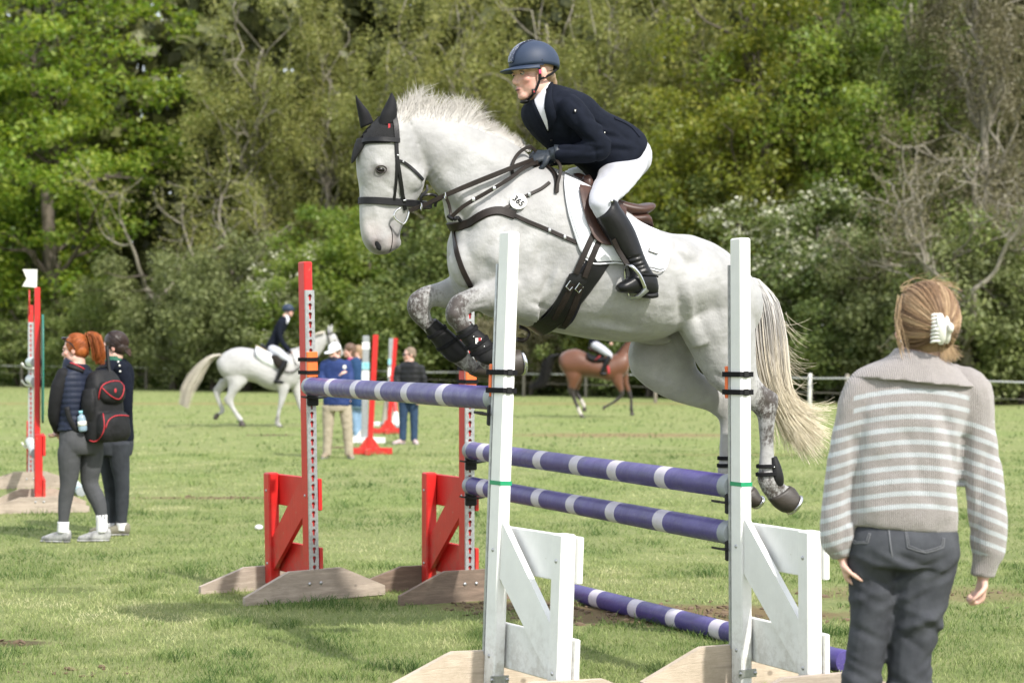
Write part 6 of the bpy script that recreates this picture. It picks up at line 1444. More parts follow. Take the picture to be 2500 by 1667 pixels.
for outline in ([(146, 998), (150, 1040), (166, 1048), (212, 1046), (226, 998)], [(352, 1004), (360, 1062), (392, 1074), (428, 1082), (466, 1072), (492, 1062), (498, 1016)]):
    for o_, w_ in ((0, .004), (6, .003)):
        cx_ = sum(p_[0] for p_ in outline) / len(outline); pts = [(x + (o_ if x < cx_ else -o_), y - (o_ if k_ not in (0, len(outline) - 1) else 0)) for k_, (x, y) in enumerate(outline)]
        dn = [cf(*(np.array(a_) * (1 - t_) + np.array(b_) * t_)) for a_, b_ in zip(pts, pts[1:]) for t_ in (0, .25, .5, .75)]; mb = strap(JTW, dn, w_, .0015, .0015); obj('pocket_stitching', mb, MT['stitch'], jn)
mb = strap(JTW, [cf(*p_) for p_ in ((290, 996), (296, 1050), (305, 1110))], .005, .002, .001); obj('seam', mb, MT['stitch'], jn)
jd = jn.data; Vj = coords(jd) + np.array(FW.location); Nj = normals(jd); rr_ = np.random.default_rng(12); dsp = np.zeros(len(Vj))
for _ in range(46):                                     # drag folds running down and across the legs
    x0, y0 = 130 + 400 * rr_.random(), 1080 + 560 * rr_.random(); an = (.35 + .35 * rr_.random()) * (1 if x0 > 310 else -1) * rr_.choice([1, 1, -1]); p0 = np.array(P(x0, y0)); dv = Vj - p0; dr = np.array([math.cos(an), 0, math.sin(an)]); pr = np.array([-math.sin(an), 0, math.cos(an)])
    dsp += rr_.choice([-1, 1]) * .0065 * np.exp(-(dv @ dr / .075) ** 2 - (dv @ pr / .013) ** 2) * (Vj[:, 1] < 6.22)
set_coords(jd, coords(jd) + Nj * dsp[:, None])
# her hair: gathered into a claw clip
rng = np.random.default_rng(9); Hc = Vector(A(0, -.012, .02)); clip = P(470, 240, -.085); paths = []; rad = []; lv = []
def on_head(d, lift=0.0):
    d = np.array(d) / np.linalg.norm(d); dl = np.array([d @ np.array(r), d @ np.array(f), d @ np.array(upv)]); rr = 1 / math.sqrt((dl[0] / .088) ** 2 + (dl[1] / .108) ** 2 + (dl[2] / .112) ** 2)
    return np.array(Hc) + d * (rr + lift)
cd = np.array((clip - Hc).normalized())
e1_ = np.cross(cd, np.array([0, 0, 1.])); e1_ /= np.linalg.norm(e1_); e2_ = np.cross(e1_, cd)
for i in range(2700):                                   # combed back from the hairline, all running to the clip
    ph = rng.random() * 6.2832; t0 = .55 + 1.75 * rng.random() ** .7; jit = rng.normal() * .03; lf = .003 + .008 * rng.random(); pts = []; ok = True
    cph, sph = math.cos(ph), math.sin(ph)
    dd0 = cd * math.cos(t0) + (e1_ * cph + e2_ * sph) * math.sin(t0)
    if dd0 @ np.array(f) > .50 and dd0[2] < .55: continue
    if dd0[2] < -.80: continue
    sp = .10 * math.sin(ph * 7) + .06 * math.sin(ph * 17 + 1)
    for k in np.linspace(0, 1, 9):
        th_ = t0 * (1 - k) + .10 * k; p2 = ph + jit * math.sin(k * 3.1) + sp * k * .5
        dv = cd * math.cos(th_) + (e1_ * math.cos(p2) + e2_ * math.sin(p2)) * math.sin(th_) * (1 - .25 * k); pts.append(on_head(dv, lf * (1 + .6 * math.sin(k * 3.1)) + .010 * (k > .85)))
    paths.append(pts); rad.append(.0010 + .0008 * rng.random()); lv.append(np.full(9, np.clip(.45 + .28 * math.sin(ph * 9 + 2 * math.sin(ph * 3)) + rng.normal() * .13, 0, 1)))
for i in range(230):                                   # loose locks at the ear and nape, and fly-aways
    if i < 45:
        x, y = 322 + 40 * rng.random(), 120 + 90 * rng.random(); pts = []; dd = -.02 - .05 * rng.random()
        for k in range(9): pts.append(P(x, y, dd)); x += (-2.2 if k < 4 else 5.5) + rng.normal() * 1.2; y += 21; dd -= .003
    elif i < 130:
        x, y = 330 + 130 * rng.random(), 110 - 20 * rng.random(); pts = []; an = .5 + .3 * rng.normal(); dd = .02 * rng.normal()
        for k in range(9): pts.append(P(x, y, dd)); x += 15 * math.cos(an); y -= 13 * math.sin(an); an -= .17 + .03 * rng.normal()
    else:
        x, y = 470 + 50 * rng.random(), 290 + 20 * rng.random(); pts = []; an = -1.2 + .3 * rng.normal(); dd = -.07
        for k in range(9): pts.append(P(x, y, dd)); x += 9 * math.cos(an); y -= 9 * math.sin(an); an += .08 * rng.normal()
    paths.append([list(p_) for p_ in pts]); rad.append(.0007 + .0005 * rng.random()); lv.append(np.full(9, .6 + .3 * rng.random()))
mb = MB(); mb.ell(Hc, np.array(r) * .086, np.array(f) * .096, np.array(upv) * .110, 20, 14); mb.ell(P(445, 300, -.045), np.array(r) * .05, np.array(f) * .035, np.array(upv) * .045); me = fuse(mb, .007, 2); hc = skin('hair', me, MT['hair_fair'], FW)
strands('hair_strands', paths, rad, MT['fair_strand'], hc, .5, np.array(lv))
mb = MB(); P_ = [P(325, 238, -.01), P(333, 255, -.015)]; mb.sph(P(338, 296, -.03), .006, m=8, n=6); obj('earring', mb, MT['steel'], FW)
P0_ = P; P = lambda x, y, dd=0.0: P0_(x, y, dd - .016)
CLP = thing('hair_claw', 'cream plastic claw clip in the fair-haired woman hair', 'hair clip', P(480, 240, -.12))
mb = MB(); mb.tube([P(478, 186, -.105), P(484, 215, -.128), P(488, 250, -.130), P(487, 285, -.120), P(484, 304, -.105)], [.008, .013, .014, .013, .009], .005, L=LW, m=10); obj('claw_half', mb, MT['white_plastic'], CLP)
for i in range(8):
    y = 196 + i * 14; mb = MB(); mb.tube([P(482, y, -.128 + abs(i - 4) * .004), P(466, y - 1, -.128 + abs(i - 4) * .004), P(452, y + 2, -.112), P(447, y + 5, -.098)], [.0055, .0055, .005, .003], m=8); obj('tooth', mb, MT['white_plastic'], CLP)
mb = MB(); mb.tube([P(494, 182, -.095), P(503, 215, -.115), P(509, 250, -.115), P(508, 285, -.105), P(506, 300, -.09)], [.007, .011, .011, .010, .007], .005, L=LW, m=10); obj('claw_half', mb, MT['white_plastic'], CLP)
mb = MB(); mb.ell(P(519, 245, -.12), np.array(LW) * .011, (0, .016, 0), (0, 0, .017)); obj('grip', mb, MT['white_plastic'], CLP); P = P0_

# ---- red-haired woman with the backpack
P = PX(cl, 15.0); FB = Vector((-.80, .60, 0)); LG = FB.cross(Vector((0, 0, 1)))
T = [(P(405, 566), .062, .062), (P(402, 598), .125, .085), (P(398, 640), .165, .105), (P(392, 740), .160, .125), (P(392, 830), .148, .120), (P(402, 890), .165, .125), (P(404, 905), .165, .125)]
AN = [(P(330, 628, -.10), .060), (P(305, 690, -.12), .062), (P(288, 760, -.12), .055), (P(278, 838, -.10), .047), (P(292, 890, -.04), .040), (P(296, 915, .02), .032)]
AF = [(P(440, 630, .16), .058), (P(400, 740, .2), .055), (P(340, 850, .2), .045), (P(300, 910, .08), .032)]
L1 = [(P(372, 980, -.07), .095), (P(358, 1040, -.07), .092), (P(358, 1130, -.06), .080), (P(352, 1195, -.06), .064), (P(338, 1270, -.05), .057), (P(328, 1385, -.05), .039), (P(326, 1440, -.05), .036)]
L2 = [(P(470, 980, .07), .098), (P(474, 1040, .07), .094), (P(468, 1110, .07), .084), (P(466, 1190, .07), .068), (P(505, 1275, .06), .064), (P(525, 1350, .05), .045), (P(529, 1440, .05), .037)]
PVG = [(P(404, 890), .150, .11), (P(415, 950), .175, .135), (P(420, 1000), .170, .135), (P(420, 1035), .14, .11)]
RG, A, r, f, upv, TT1 = human('red-haired woman in a navy padded vest and grey leggings at the left', P, FB, (-1, .12, -.03), P(388, 497), T, [AN, AF], [L1, L2], {'legs': MT['leggings'], 'top': MT['vest'], 'topname': 'vest', 'quilt': .045, 'qa': .0045},
    hk=1.0, vox=.0075, hands=(.8, .8), pelvis=PVG, sleeve=MT['black_cloth'], hair=(1.0,), hmat=MT['hair_red'], feet=[(L1[-1][0], (-.85, .3), MT['trainer']), (L2[-1][0], (-.95, -.1), MT['trainer'])], wr=.003, uph=(.05, 0, 1))
mb = MB(); mb.tube([P(388, 560), P(382, 572), P(384, 592)], [.085, .088, .10], [.078, .085, .095], L=LG, m=20); obj('vest_collar', mb, MT['vest'], RG)
for Lg in (L1, L2):
    mb = MB(); a, b = Lg[-2][0], Lg[-1][0]; mb.tube([a + (a - b) * .02, a.lerp(b, .5), b], [.046, .045, .046], m=12); obj('sock', mb, MT['sock'], RG)
rng = np.random.default_rng(4); paths = []; lv = []
for i in range(900):
    o1, o2, o3 = rng.normal(size=3); e_ = .7 + .3 * rng.random(); px = [(446, 428), (468, 412), (492, 430), (506, 480), (512, 530), (518, 562)]; pts = []
    for k, (x, y) in enumerate(catmull(px, 2)): s_ = min(1, k / 4) * (1 - .3 * (k > 8)); pts.append(list(P(x + o1 * 13 * s_, y + o2 * 7 * s_, .0 + o3 * .035 * s_)))
    paths.append(pts); lv.append(np.full(len(pts), np.clip(.45 + rng.normal() * .2, 0, 1)))
hp = [c for c in RG.children if c.name.startswith('hair')][0]; strands('ponytail', paths, .0028, MT['red_strand'], RG, .6, np.array(lv))
for i in range(1):
    paths = []; lv = []; Hc = Vector(A(0, -.015, .035)); cd = np.array((P(446, 430) - Hc).normalized())
    for _ in range(800):
        d0 = rng.normal(size=3); d0 /= np.linalg.norm(d0)
        if d0 @ np.array(f) > .35 and d0[2] < .75 or d0[2] < -.55: continue
        pts = []
        for k in np.linspace(0, 1, 8):
            d = d0 * (1 - k) + cd * k; d /= np.linalg.norm(d); dl = np.array([d @ np.array(r), d @ np.array(f), d @ np.array(upv)]); pts.append(np.array(Hc) + d * (1 / math.sqrt((dl[0] / .085) ** 2 + (dl[1] / .100) ** 2 + (dl[2] / .096) ** 2) + .003))
        paths.append(pts); lv.append(np.full(8, np.clip(.4 + rng.normal() * .2, 0, 1)))
    strands('hair_strands', paths, .0022, MT['red_strand'], hp, .5, np.array(lv))
SG = thing('sunglasses', 'dark sunglasses pushed up on the red hair', 'sunglasses', P(370, 430)); mb = MB(); mb.tube([A(.082, .055, .075), A(.090, .0, .05), A(.084, -.03, .005)], .0045, m=6); obj('temple_arm', mb, MT['black_plastic'], SG); mb = MB(); mb.tube([A(-.082, .055, .075), A(-.090, .0, .05), A(-.084, -.03, .005)], .0045, m=6); obj('temple_arm', mb, MT['black_plastic'], SG)
for s in (-1, 1): mb = MB(); mb.ell(A(s * .04, .075, .092), np.array(r) * .034, np.array(f) * .016, np.array(upv) * .014); obj('lens', mb, MT['glass_dark'], SG)
# backpack
cb = conv(100, 780, 4.613); bk_d = -FB; bc = P(535, 785, -.02); BK = thing('backpack', 'black backpack with red piping on the red-haired woman', 'backpack', (bc.x, bc.y, bc.z - .3))
mb = MB(); zb = lambda y: P(0, y).z
c0 = Vector((bc.x, bc.y, 0)); S = lambda y, o=0., l=0.: Vector((c0.x, c0.y, zb(y))) + bk_d * o + LG * l
mb.tube([S(606, -.03), S(630, -.02), S(690, 0), S(800, .005), S(900, .005), S(960, 0), S(972, 0)], [.09, .125, .150, .162, .165, .155, .12], [.05, .075, .095, .105, .105, .095, .07], L=LG, m=24, e=3)
mb.tube([S(668, .075), S(700, .095), S(745, .095), S(760, .08)], [.10, .125, .115, .07], [.03, .05, .05, .03], L=LG, m=18, e=3)
mb.tube([S(825, .10), S(850, .115), S(920, .12), S(958, .105)], [.13, .145, .15, .13], [.035, .06, .062, .05], L=LG, m=18, e=3)
mb.tube([S(700, 0, -.15), S(780, .01, -.16), S(850, 0, -.15)], [.03, .045, .03], [.06, .075, .06], L=LG, m=14)
me = fuse(mb, .008, 2); wrinkle(me, .008, 14, (1, 1, 1), 3); BT = bvh_of(me); skin('main_bag', me, MT['bag'], BK)
for pts in ([(650, 900), (668, 800), (700, 740), (770, 705), (850, 695), (915, 718), (932, 770), (915, 850), (880, 892), (830, 885), (760, 840), (690, 768)], [(725, 1228), (760, 1135), (830, 1088), (920, 1080), (985, 1088)], [(700, 1060), (714, 1180), (700, 1270), (655, 1345), (600, 1370), (550, 1358)]):
    mb = strap(BT, [cb(*p_) for p_ in pts], .009, .006, .001); obj('red_piping', mb, MT['red_trim'], BK)
p_, n2 = surf(BT, *cb(834, 800), .004); mb = MB(); mb.ell(p_, (0.010, 0.004, 0), np.array(n2) * .003, (0, 0, .018)); obj('logo_mark', mb, MT['red_trim'], BK)
for pts in ([(355, 578), (400, 592), (430, 605)], ):
    mb = strap(TT1, [cl(*p_) for p_ in pts], .05, .012, .004); st_ = obj('shoulder_strap', mb, MT['bag'], BK); mb = strap(TT1, [cl(x, y - 9) for x, y in pts], .012, .006, .015); obj('strap_trim', mb, MT['red_trim'], st_)
mb = MB(); mb.tube([P(345, 790, -.17), P(360, 850, -.17), P(395, 910, -.15), P(430, 940, -.1)], .008, .02, L=(0, -1, 0), m=8); obj('shoulder_strap', mb, MT['bag'], BK)
mb = MB(); mb.tube([S(606, -.02, -.06), S(588, -.01, -.05), S(584, 0, 0), S(588, -.01, .05), S(606, -.02, .06)], .008, m=8); obj('grab_handle', mb, MT['bag'], BK)
WB = thing('water_bottle', 'clear plastic water bottle in the backpack side pocket', 'bottle', P(428, 910, -.16)); b0 = P(430, 918, -.16); b1 = P(418, 815, -.16); mb = MB(); mb.tube([b0, b0.lerp(b1, .1), b0.lerp(b1, .55), b0.lerp(b1, .75), b0.lerp(b1, .86), b1], [.026, .034, .034, .031, .014, .014], m=14); obj('bottle_body', mb, MT['bottle'], WB)
mb = MB(); mb.tube([b0.lerp(b1, .9), b0.lerp(b1, 1.05)], .017, m=12, k=1); obj('cap', mb, MT['tape_blue'], WB); mb = MB(); mb.tube([b0.lerp(b1, .28), b0.lerp(b1, .52)], .0355, m=14, k=1); obj('paper_label', mb, MT['white_plastic'], WB)
mb = MB(); mb.tube([P(552, 474, .02), P(560, 560, .0), P(570, 650, -.02), P(580, 740, -.02)], [.014, .015, .015, .014], m=10); tagp(obj('folded_umbrella', mb, MT['black_plastic']), 'black stick poking up out of the backpack', 'stick')

# ---- dark-haired woman in the navy jacket
P = PX(cl, 15.6); FB = Vector((-.75, .66, 0)); LG = FB.cross(Vector((0, 0, 1)))
T = [(P(588, 540), .062, .062), (P(592, 566), .125, .085), (P(594, 610), .172, .105), (P(590, 720), .160, .125), (P(592, 830), .152, .120), (P(592, 940), .165, .125), (P(592, 968), .160, .120)]
AN = [(P(630, 596, -.16), .062), (P(648, 680, -.16), .060), (P(652, 780, -.15), .053), (P(640, 860, -.12), .045), (P(600, 920, -.1), .036)]
AF = [(P(540, 610, .16), .058), (P(500, 740, .2), .055), (P(490, 850, .1), .045), (P(500, 930, .0), .034)]
L1 = [(P(615, 980, -.06), .092), (P(620, 1080, -.06), .080), (P(632, 1190, -.06), .060), (P(632, 1280, -.05), .055), (P(630, 1390, -.05), .042), (P(630, 1430, -.05), .038)]
L2 = [(P(560, 980, .08), .090), (P(562, 1080, .08), .080), (P(572, 1190, .06), .060), (P(578, 1280, .06), .052), (P(578, 1390, .06), .040), (P(578, 1432, .06), .037)]
PVG = [(P(592, 930), .150, .11), (P(590, 980), .168, .125), (P(588, 1040), .15, .12)]
DG, A, r, f, upv, TT2 = human('dark-haired woman in a navy jacket and jeans behind the backpack', P, FB, (-1, .05, -.05), P(590, 482), T, [AN, AF], [L1, L2], {'legs': MT['jeans_dark'], 'top': MT['navy'], 'topname': 'jacket'},
    hk=1.0, vox=.0085, hands=(.8, .8), pelvis=PVG, hair=(1.04,), hmat=MT['hair_dark'], feet=[(L1[-1][0], (-.9, -.1), MT['trainer_olive']), (L2[-1][0], (-.9, .1), MT['trainer_olive'])], wr=.004)
mb = MB(); mb.tube([P(586, 528), P(586, 540), P(588, 556)], [.072, .076, .088], [.068, .072, .082], L=LG, m=18); obj('collar', mb, MT['green_cloth'], DG)
for Lg in (L1, L2):
    mb = MB(); a, b = Lg[-2][0], Lg[-1][0]; mb.tube([a, a.lerp(b, .5), b], [.044, .043, .043], m=12); obj('sock', mb, MT['sock'], DG)
for x, y in ((613, 560), (619, 578), (622, 607)):
    p_, n2 = surf(TT2, *cl(x, y), .004)
    if p_: mb = MB(); mb.sph(p_, .009, m=8, n=6); obj('button', mb, MT['white_plastic'], DG)
rng = np.random.default_rng(6); paths = []
for i in range(260):
    o1, o2, o3 = rng.normal(size=3); paths.append([list(P(630 + k * 8.5 + o1 * 3, 488 + k * 5 + o2 * (2 + k * 1.2), o3 * .018)) for k in range(6)])
strands('ponytail', paths, .0035, MT['dark_strand'], DG, .6)
paths = []; Hc = Vector(A(0, -.015, .035)); cd = np.array((P(632, 490) - Hc).normalized())
for _ in range(700):
    d0 = rng.normal(size=3); d0 /= np.linalg.norm(d0)
    if d0 @ np.array(f) > .45 and d0[2] < .7 or d0[2] < -.6: continue
    pts = []
    for k in np.linspace(0, 1, 8):
        d = d0 * (1 - k) + cd * k; d /= np.linalg.norm(d); dl = np.array([d @ np.array(r), d @ np.array(f), d @ np.array(upv)]); pts.append(np.array(Hc) + d * (1 / math.sqrt((dl[0] / .087) ** 2 + (dl[1] / .104) ** 2 + (dl[2] / .098) ** 2) + .002))
    paths.append(pts)
strands('hair_strands', paths, .0024, MT['dark_strand'], [c for c in DG.children if c.name.startswith('hair')][0], .5)

# ---- onlookers in the middle distance
P = PX(cm, 27.7); FB = Vector((-.2, -1, 0))
T = [(P(278, 345), .065, .065), (P(276, 370), .15, .09), (P(274, 410), .205, .115), (P(276, 540), .205, .130), (P(282, 700), .200, .130), (P(286, 850), .202, .130), (P(286, 875), .200, .125)]
a1_ = [(P(148, 425), .070), (P(128, 520), .068), (P(132, 620, -.1), .056), (P(220, 610, -.22), .050), (P(300, 560, -.26), .042), (P(318, 540, -.26), .034)]
a2_ = [(P(402, 415), .070), (P(430, 520), .068), (P(425, 620, -.1), .056), (P(360, 600, -.22), .050), (P(300, 600, -.24), .042), (P(285, 600, -.24), .034)]
L1 = [(P(200, 880), .100), (P(192, 1000), .090), (P(188, 1150), .076), (P(180, 1300), .068), (P(176, 1440), .064)]
L2 = [(P(376, 880), .100), (P(392, 1000), .090), (P(408, 1150), .076), (P(418, 1300), .068), (P(426, 1440), .064)]
PVG = [(P(286, 830), .185, .12), (P(286, 900), .185, .125), (P(288, 940), .16, .12)]
MC, A, r, f, upv, TTc = human('man in a white cap, blue jacket and khaki trousers behind the top pole', P, FB, (-.50, -.80, -.30), P(262, 280), T, [a1_, a2_], [L1, L2], {'legs': MT['khaki'], 'top': MT['blue_jacket']},
    hk=1.0, vox=.011, hands=(1.0, 1.0), pelvis=PVG, hair=(.96,), hmat=MT['hair_brown'], feet=[(P(172, 1470), (-.2, -1), MT['suede']), (P(432, 1470), (.3, -1), MT['suede'])], wr=.009)
mb = MB(); mb.ell(A(0, -.015, .065), np.array(r) * .088, np.array(f) * .108, np.array(upv) * .078); cap_ = obj('cap', mb, MT['pad'], MC); mb = MB(); mb.ell(A(0, .12, .045), np.array(r) * .075, np.array(f) * .075, np.array(upv) * .010); obj('brim', mb, MT['pad'], cap_)
mb = MB(); mb.tube([P(268, 330), P(266, 352), P(268, 385)], [.085, .095, .11], [.085, .09, .10], L=(1, 0, 0), m=18); obj('collar', mb, MT['vest'], MC)
p_, n2 = surf(TTc, *cm(373, 442), .006)
if p_: mb = MB(); mb.ell(p_, (.028, 0, 0), np.array(n2) * .004, (0, 0, .030)); obj('chest_logo', mb, MT['white_plastic'], MC)
mb = MB(); mb.tube([P(130, 800), P(132, 862), P(132, 878)], [.20, .207, .20], [.13, .136, .13]); 
P = PX(cm, 34.0)
T = [(P(452, 348), .062, .062), (P(462, 368), .14, .085), (P(480, 405), .180, .11), (P(492, 560), .172, .125), (P(500, 720), .172, .13), (P(508, 860), .176, .135), (P(508, 882), .175, .13)]
L1 = [(P(480, 890), .090), (P(495, 1060), .072), (P(512, 1225), .056)]; L2 = [(P(530, 890, .1), .090), (P(535, 1060, .1), .072), (P(536, 1215, .1), .056)]
BW, A, r, f, upv, TTb = human('woman in a teal-blue coat and pale jeans behind the man in the cap', P, (-.8, -.5, 0), (-1, -.35, 0), P(428, 262), T, [[(P(556, 420), .062), (P(570, 560), .058), (P(566, 700), .048), (P(540, 790, -.1), .036)], [(P(420, 430, .1), .060), (P(400, 560, .1), .055), (P(400, 690, 0), .046), (P(410, 780, -.1), .034)]], [L1, L2],
    {'legs': MT['jeans_pale'], 'top': MT['teal_coat'], 'topname': 'coat'}, vox=.012, hk=1.02, pelvis=[(P(506, 850), .16, .11), (P(506, 900), .165, .12)], hair=(1.12, .02), hmat=MT['hair_brown'], feet=[(P(512, 1240), (-.8, -.5), MT['trainer']), (P(536, 1232, .1), (-.8, -.5), MT['trainer'])], wr=.008)
mb = MB(); mb.tube([P(452, 335), P(452, 352), P(458, 372)], [.068, .074, .09], m=16); obj('collar', mb, MT['pink_cloth'], BW)
P = PX(cm, 37.0)
T = [(P(532, 345), .06, .06), (P(535, 370), .14, .085), (P(540, 410), .17, .10), (P(545, 600), .16, .12), (P(548, 830), .165, .12)]
human('woman with long fair hair mostly hidden behind the teal-blue coat', P, (-.9, -.3, 0), (-.9, -.3, 0), P(520, 272), T, [[(P(585, 430), .055), (P(590, 600), .045), (P(580, 740), .034)], [(P(490, 430), .055), (P(480, 600), .045), (P(490, 740), .034)]], [[(P(530, 850), .085), (P(532, 1000), .065), (P(532, 1160), .05)], [(P(560, 850), .085), (P(560, 1000), .065), (P(560, 1160), .05)]],
      {'legs': MT['jeans_dark'], 'top': MT['vest']}, vox=.014, pelvis=[(P(546, 800), .15, .11), (P(546, 870), .16, .12)], hair=(1.08, .06), hmat=MT['hair_fair'], feet=[(P(532, 1172), (-.9, -.3), MT['trainer']), (P(560, 1172), (-.9, -.3), MT['trainer'])])
P = PX(cm, 32.3)
T = [(P(1106, 380), .066, .066), (P(1106, 402), .15, .09), (P(1106, 436), .205, .115), (P(1106, 560), .195, .13), (P(1104, 690), .178, .125), (P(1100, 790), .176, .125), (P(1100, 812), .172, .12)]
L1 = [(P(1040, 830), .092), (P(1035, 1040), .070), (P(1030, 1265), .060)]; L2 = [(P(1150, 830), .092), (P(1158, 1040), .070), (P(1156, 1275), .060)]
MB2, A, r, f, upv, TTm = human('man in a black padded jacket, jeans and sunglasses beside the far red upright', P, (-.5, -.85, 0), (-.96, -.30, -.05), P(1106, 305), T, [[(P(978, 470), .066), (P(962, 580), .060), (P(978, 690, -.1), .050), (P(1030, 720, -.2), .038)], [(P(1234, 465), .066), (P(1262, 580), .060), (P(1255, 700), .052), (P(1225, 790, -.1), .038)]], [L1, L2],
    {'legs': MT['jeans_blue'], 'top': MT['black_jacket'], 'quilt': .09}, vox=.012, hk=1.05, pelvis=[(P(1100, 780), .165, .115), (P(1098, 850), .165, .12)], hair=(.965,), hmat=MT['hair_grey'], feet=[(P(1020, 1290), (-.7, -.6), MT['trainer_pink']), (P(1162, 1295), (.25, -.9), MT['trainer_pink'])], wr=.008)
SG2 = thing('sunglasses', 'dark sunglasses worn by the man in the black jacket', 'sunglasses', A(0, .08, 0))
for s in (-1, 1):
    mb = MB(); mb.ell(A(s * .036, .092, .006), np.array(r) * .032, np.array(f) * .012, np.array(upv) * .021); obj('lens', mb, MT['glass_dark'], SG2)
    mb = MB(); mb.tube([A(s * .064, .08, .01), A(s * .08, .0, .008)], .005, m=6, k=1); obj('temple_arm', mb, MT['black_plastic'], SG2)
# ---------------------------------------------------------------- horses and riders across the field
def far_horse(label, pl, coat, trunk, neck, head, legs, hooves, tail, mane, ears, darks, hairm, vox=.016, hoofm=None):
    o = pl.pt(*trunk[len(trunk) // 2][:2]); R = thing('horse', label, 'horse', (o.x, o.y, 0)); mb = MB()
    mb.trace(pl, mk(trunk, 0), 24, 4, 2.1, .06); mb.trace(pl, mk(neck, 0), 18, 4); mb.trace(pl, mk(head, 0), 18, 4, 2.2)
    for rows in legs: mb.trace(pl, rows, 14, 4)
    for (x, y, off) in ears:
        e = pl.pt(x, y, off); mb.tube([e - Vector((0, 0, .06)), e, e + Vector((.01, 0, .07)), e + Vector((.01, 0, .12))], [.025, .032, .022, .005], m=8)
    me = fuse(mb, vox, 4); V = coords(me); attr(me, 'dark', gauss_attr(V, [(pl.pt(x, y, off), r_, a) for x, y, off, r_, a in darks])); attr(me, 'skin', gauss_attr(V, [(pl.pt(x, y, off), r_, a) for x, y, off, r_, a in darks if r_ < .05])); attr(me, 'pink', np.zeros(len(V)))
    skin('body', me, coat, R)
    for rows in hooves: mb = MB(); mb.trace(pl, rows, 12, 2); obj('hoof', mb, hoofm or MT['hoof'], R)
    rng = np.random.default_rng(8); C = catmull([t[:2] for t in tail], 4); Wd = np.interp(np.linspace(0, 1, len(C)), np.linspace(0, 1, len(tail)), [t[2] for t in tail]); paths = []
    for i in range(420):
        s = rng.normal(); o_ = rng.normal() * .05; paths.append([list(pl.pt(c[0], c[1] + s * w_ * .5, o_)) if abs(C[-1][0] - C[0][0]) > abs(C[-1][1] - C[0][1]) else list(pl.pt(c[0] + s * w_ * .5, c[1] + s * w_ * .25, o_)) for c, w_ in zip(C, Wd)])
    strands('tail', paths, .008, hairm, R, .8)
    if mane:
        paths = []; C = catmull(mane, 8)
        for i in range(240):
            c = C[rng.integers(len(C))]; l = 14 + 10 * rng.random(); paths.append([list(pl.pt(c[0] - k * 3 + rng.normal(), c[1] - 3 + k * l * .25, .05 + .02 * k)) for k in range(5)])
        strands('mane', paths, .007, hairm, R, .6)
    return R
c2 = conv(420, 700, 3.564); d2 = 40.5
PW = Plane((W(700, HY, d2).x, d2), (1, .06), c2)
NHw = [(690, 740, 450, 790, .13, .13), (655, 830, 485, 850, .12, .14), (610, 880, 478, 930, .09, .15), (560, 935, 452, 970, .062, .15), (536, 985, 455, 1000, .048, .15), (545, 1040, 500, 1050, .035, .15), (575, 1090, 540, 1110, .032, .15), (610, 1135, 562, 1145, .040, .15), (622, 1165, 582, 1172, .036, .15)]
FHw = [(540, 800, 420, 800, .12, -.13), (505, 850, 380, 860, .085, -.14), (450, 900, 358, 890, .06, -.15), (418, 945, 362, 930, .046, -.15), (430, 1000, 388, 1000, .033, -.15), (458, 1060, 415, 1062, .034, -.15), (455, 1095, 415, 1085, .038, -.15), (418, 1120, 392, 1096, .034, -.15)]
NFw = [(1030, 800, 900, 820, .10, .13), (1020, 880, 920, 890, .085, .14), (998, 950, 928, 955, .058, .14), (975, 1010, 924, 1020, .050, .14), (950, 1070, 914, 1078, .035, .14), (938, 1140, 900, 1145, .034, .14), (942, 1185, 893, 1190, .040, .14), (962, 1212, 915, 1218, .036, .14)]
FFw = [(1120, 800, 1010, 830, .10, -.13), (1125, 900, 1050, 920, .075, -.14), (1135, 990, 1080, 1000, .052, -.14), (1150, 1060, 1105, 1066, .046, -.14), (1180, 1130, 1145, 1138, .034, -.14), (1212, 1185, 1175, 1195, .038, -.14), (1232, 1215, 1195, 1222, .036, -.14)]
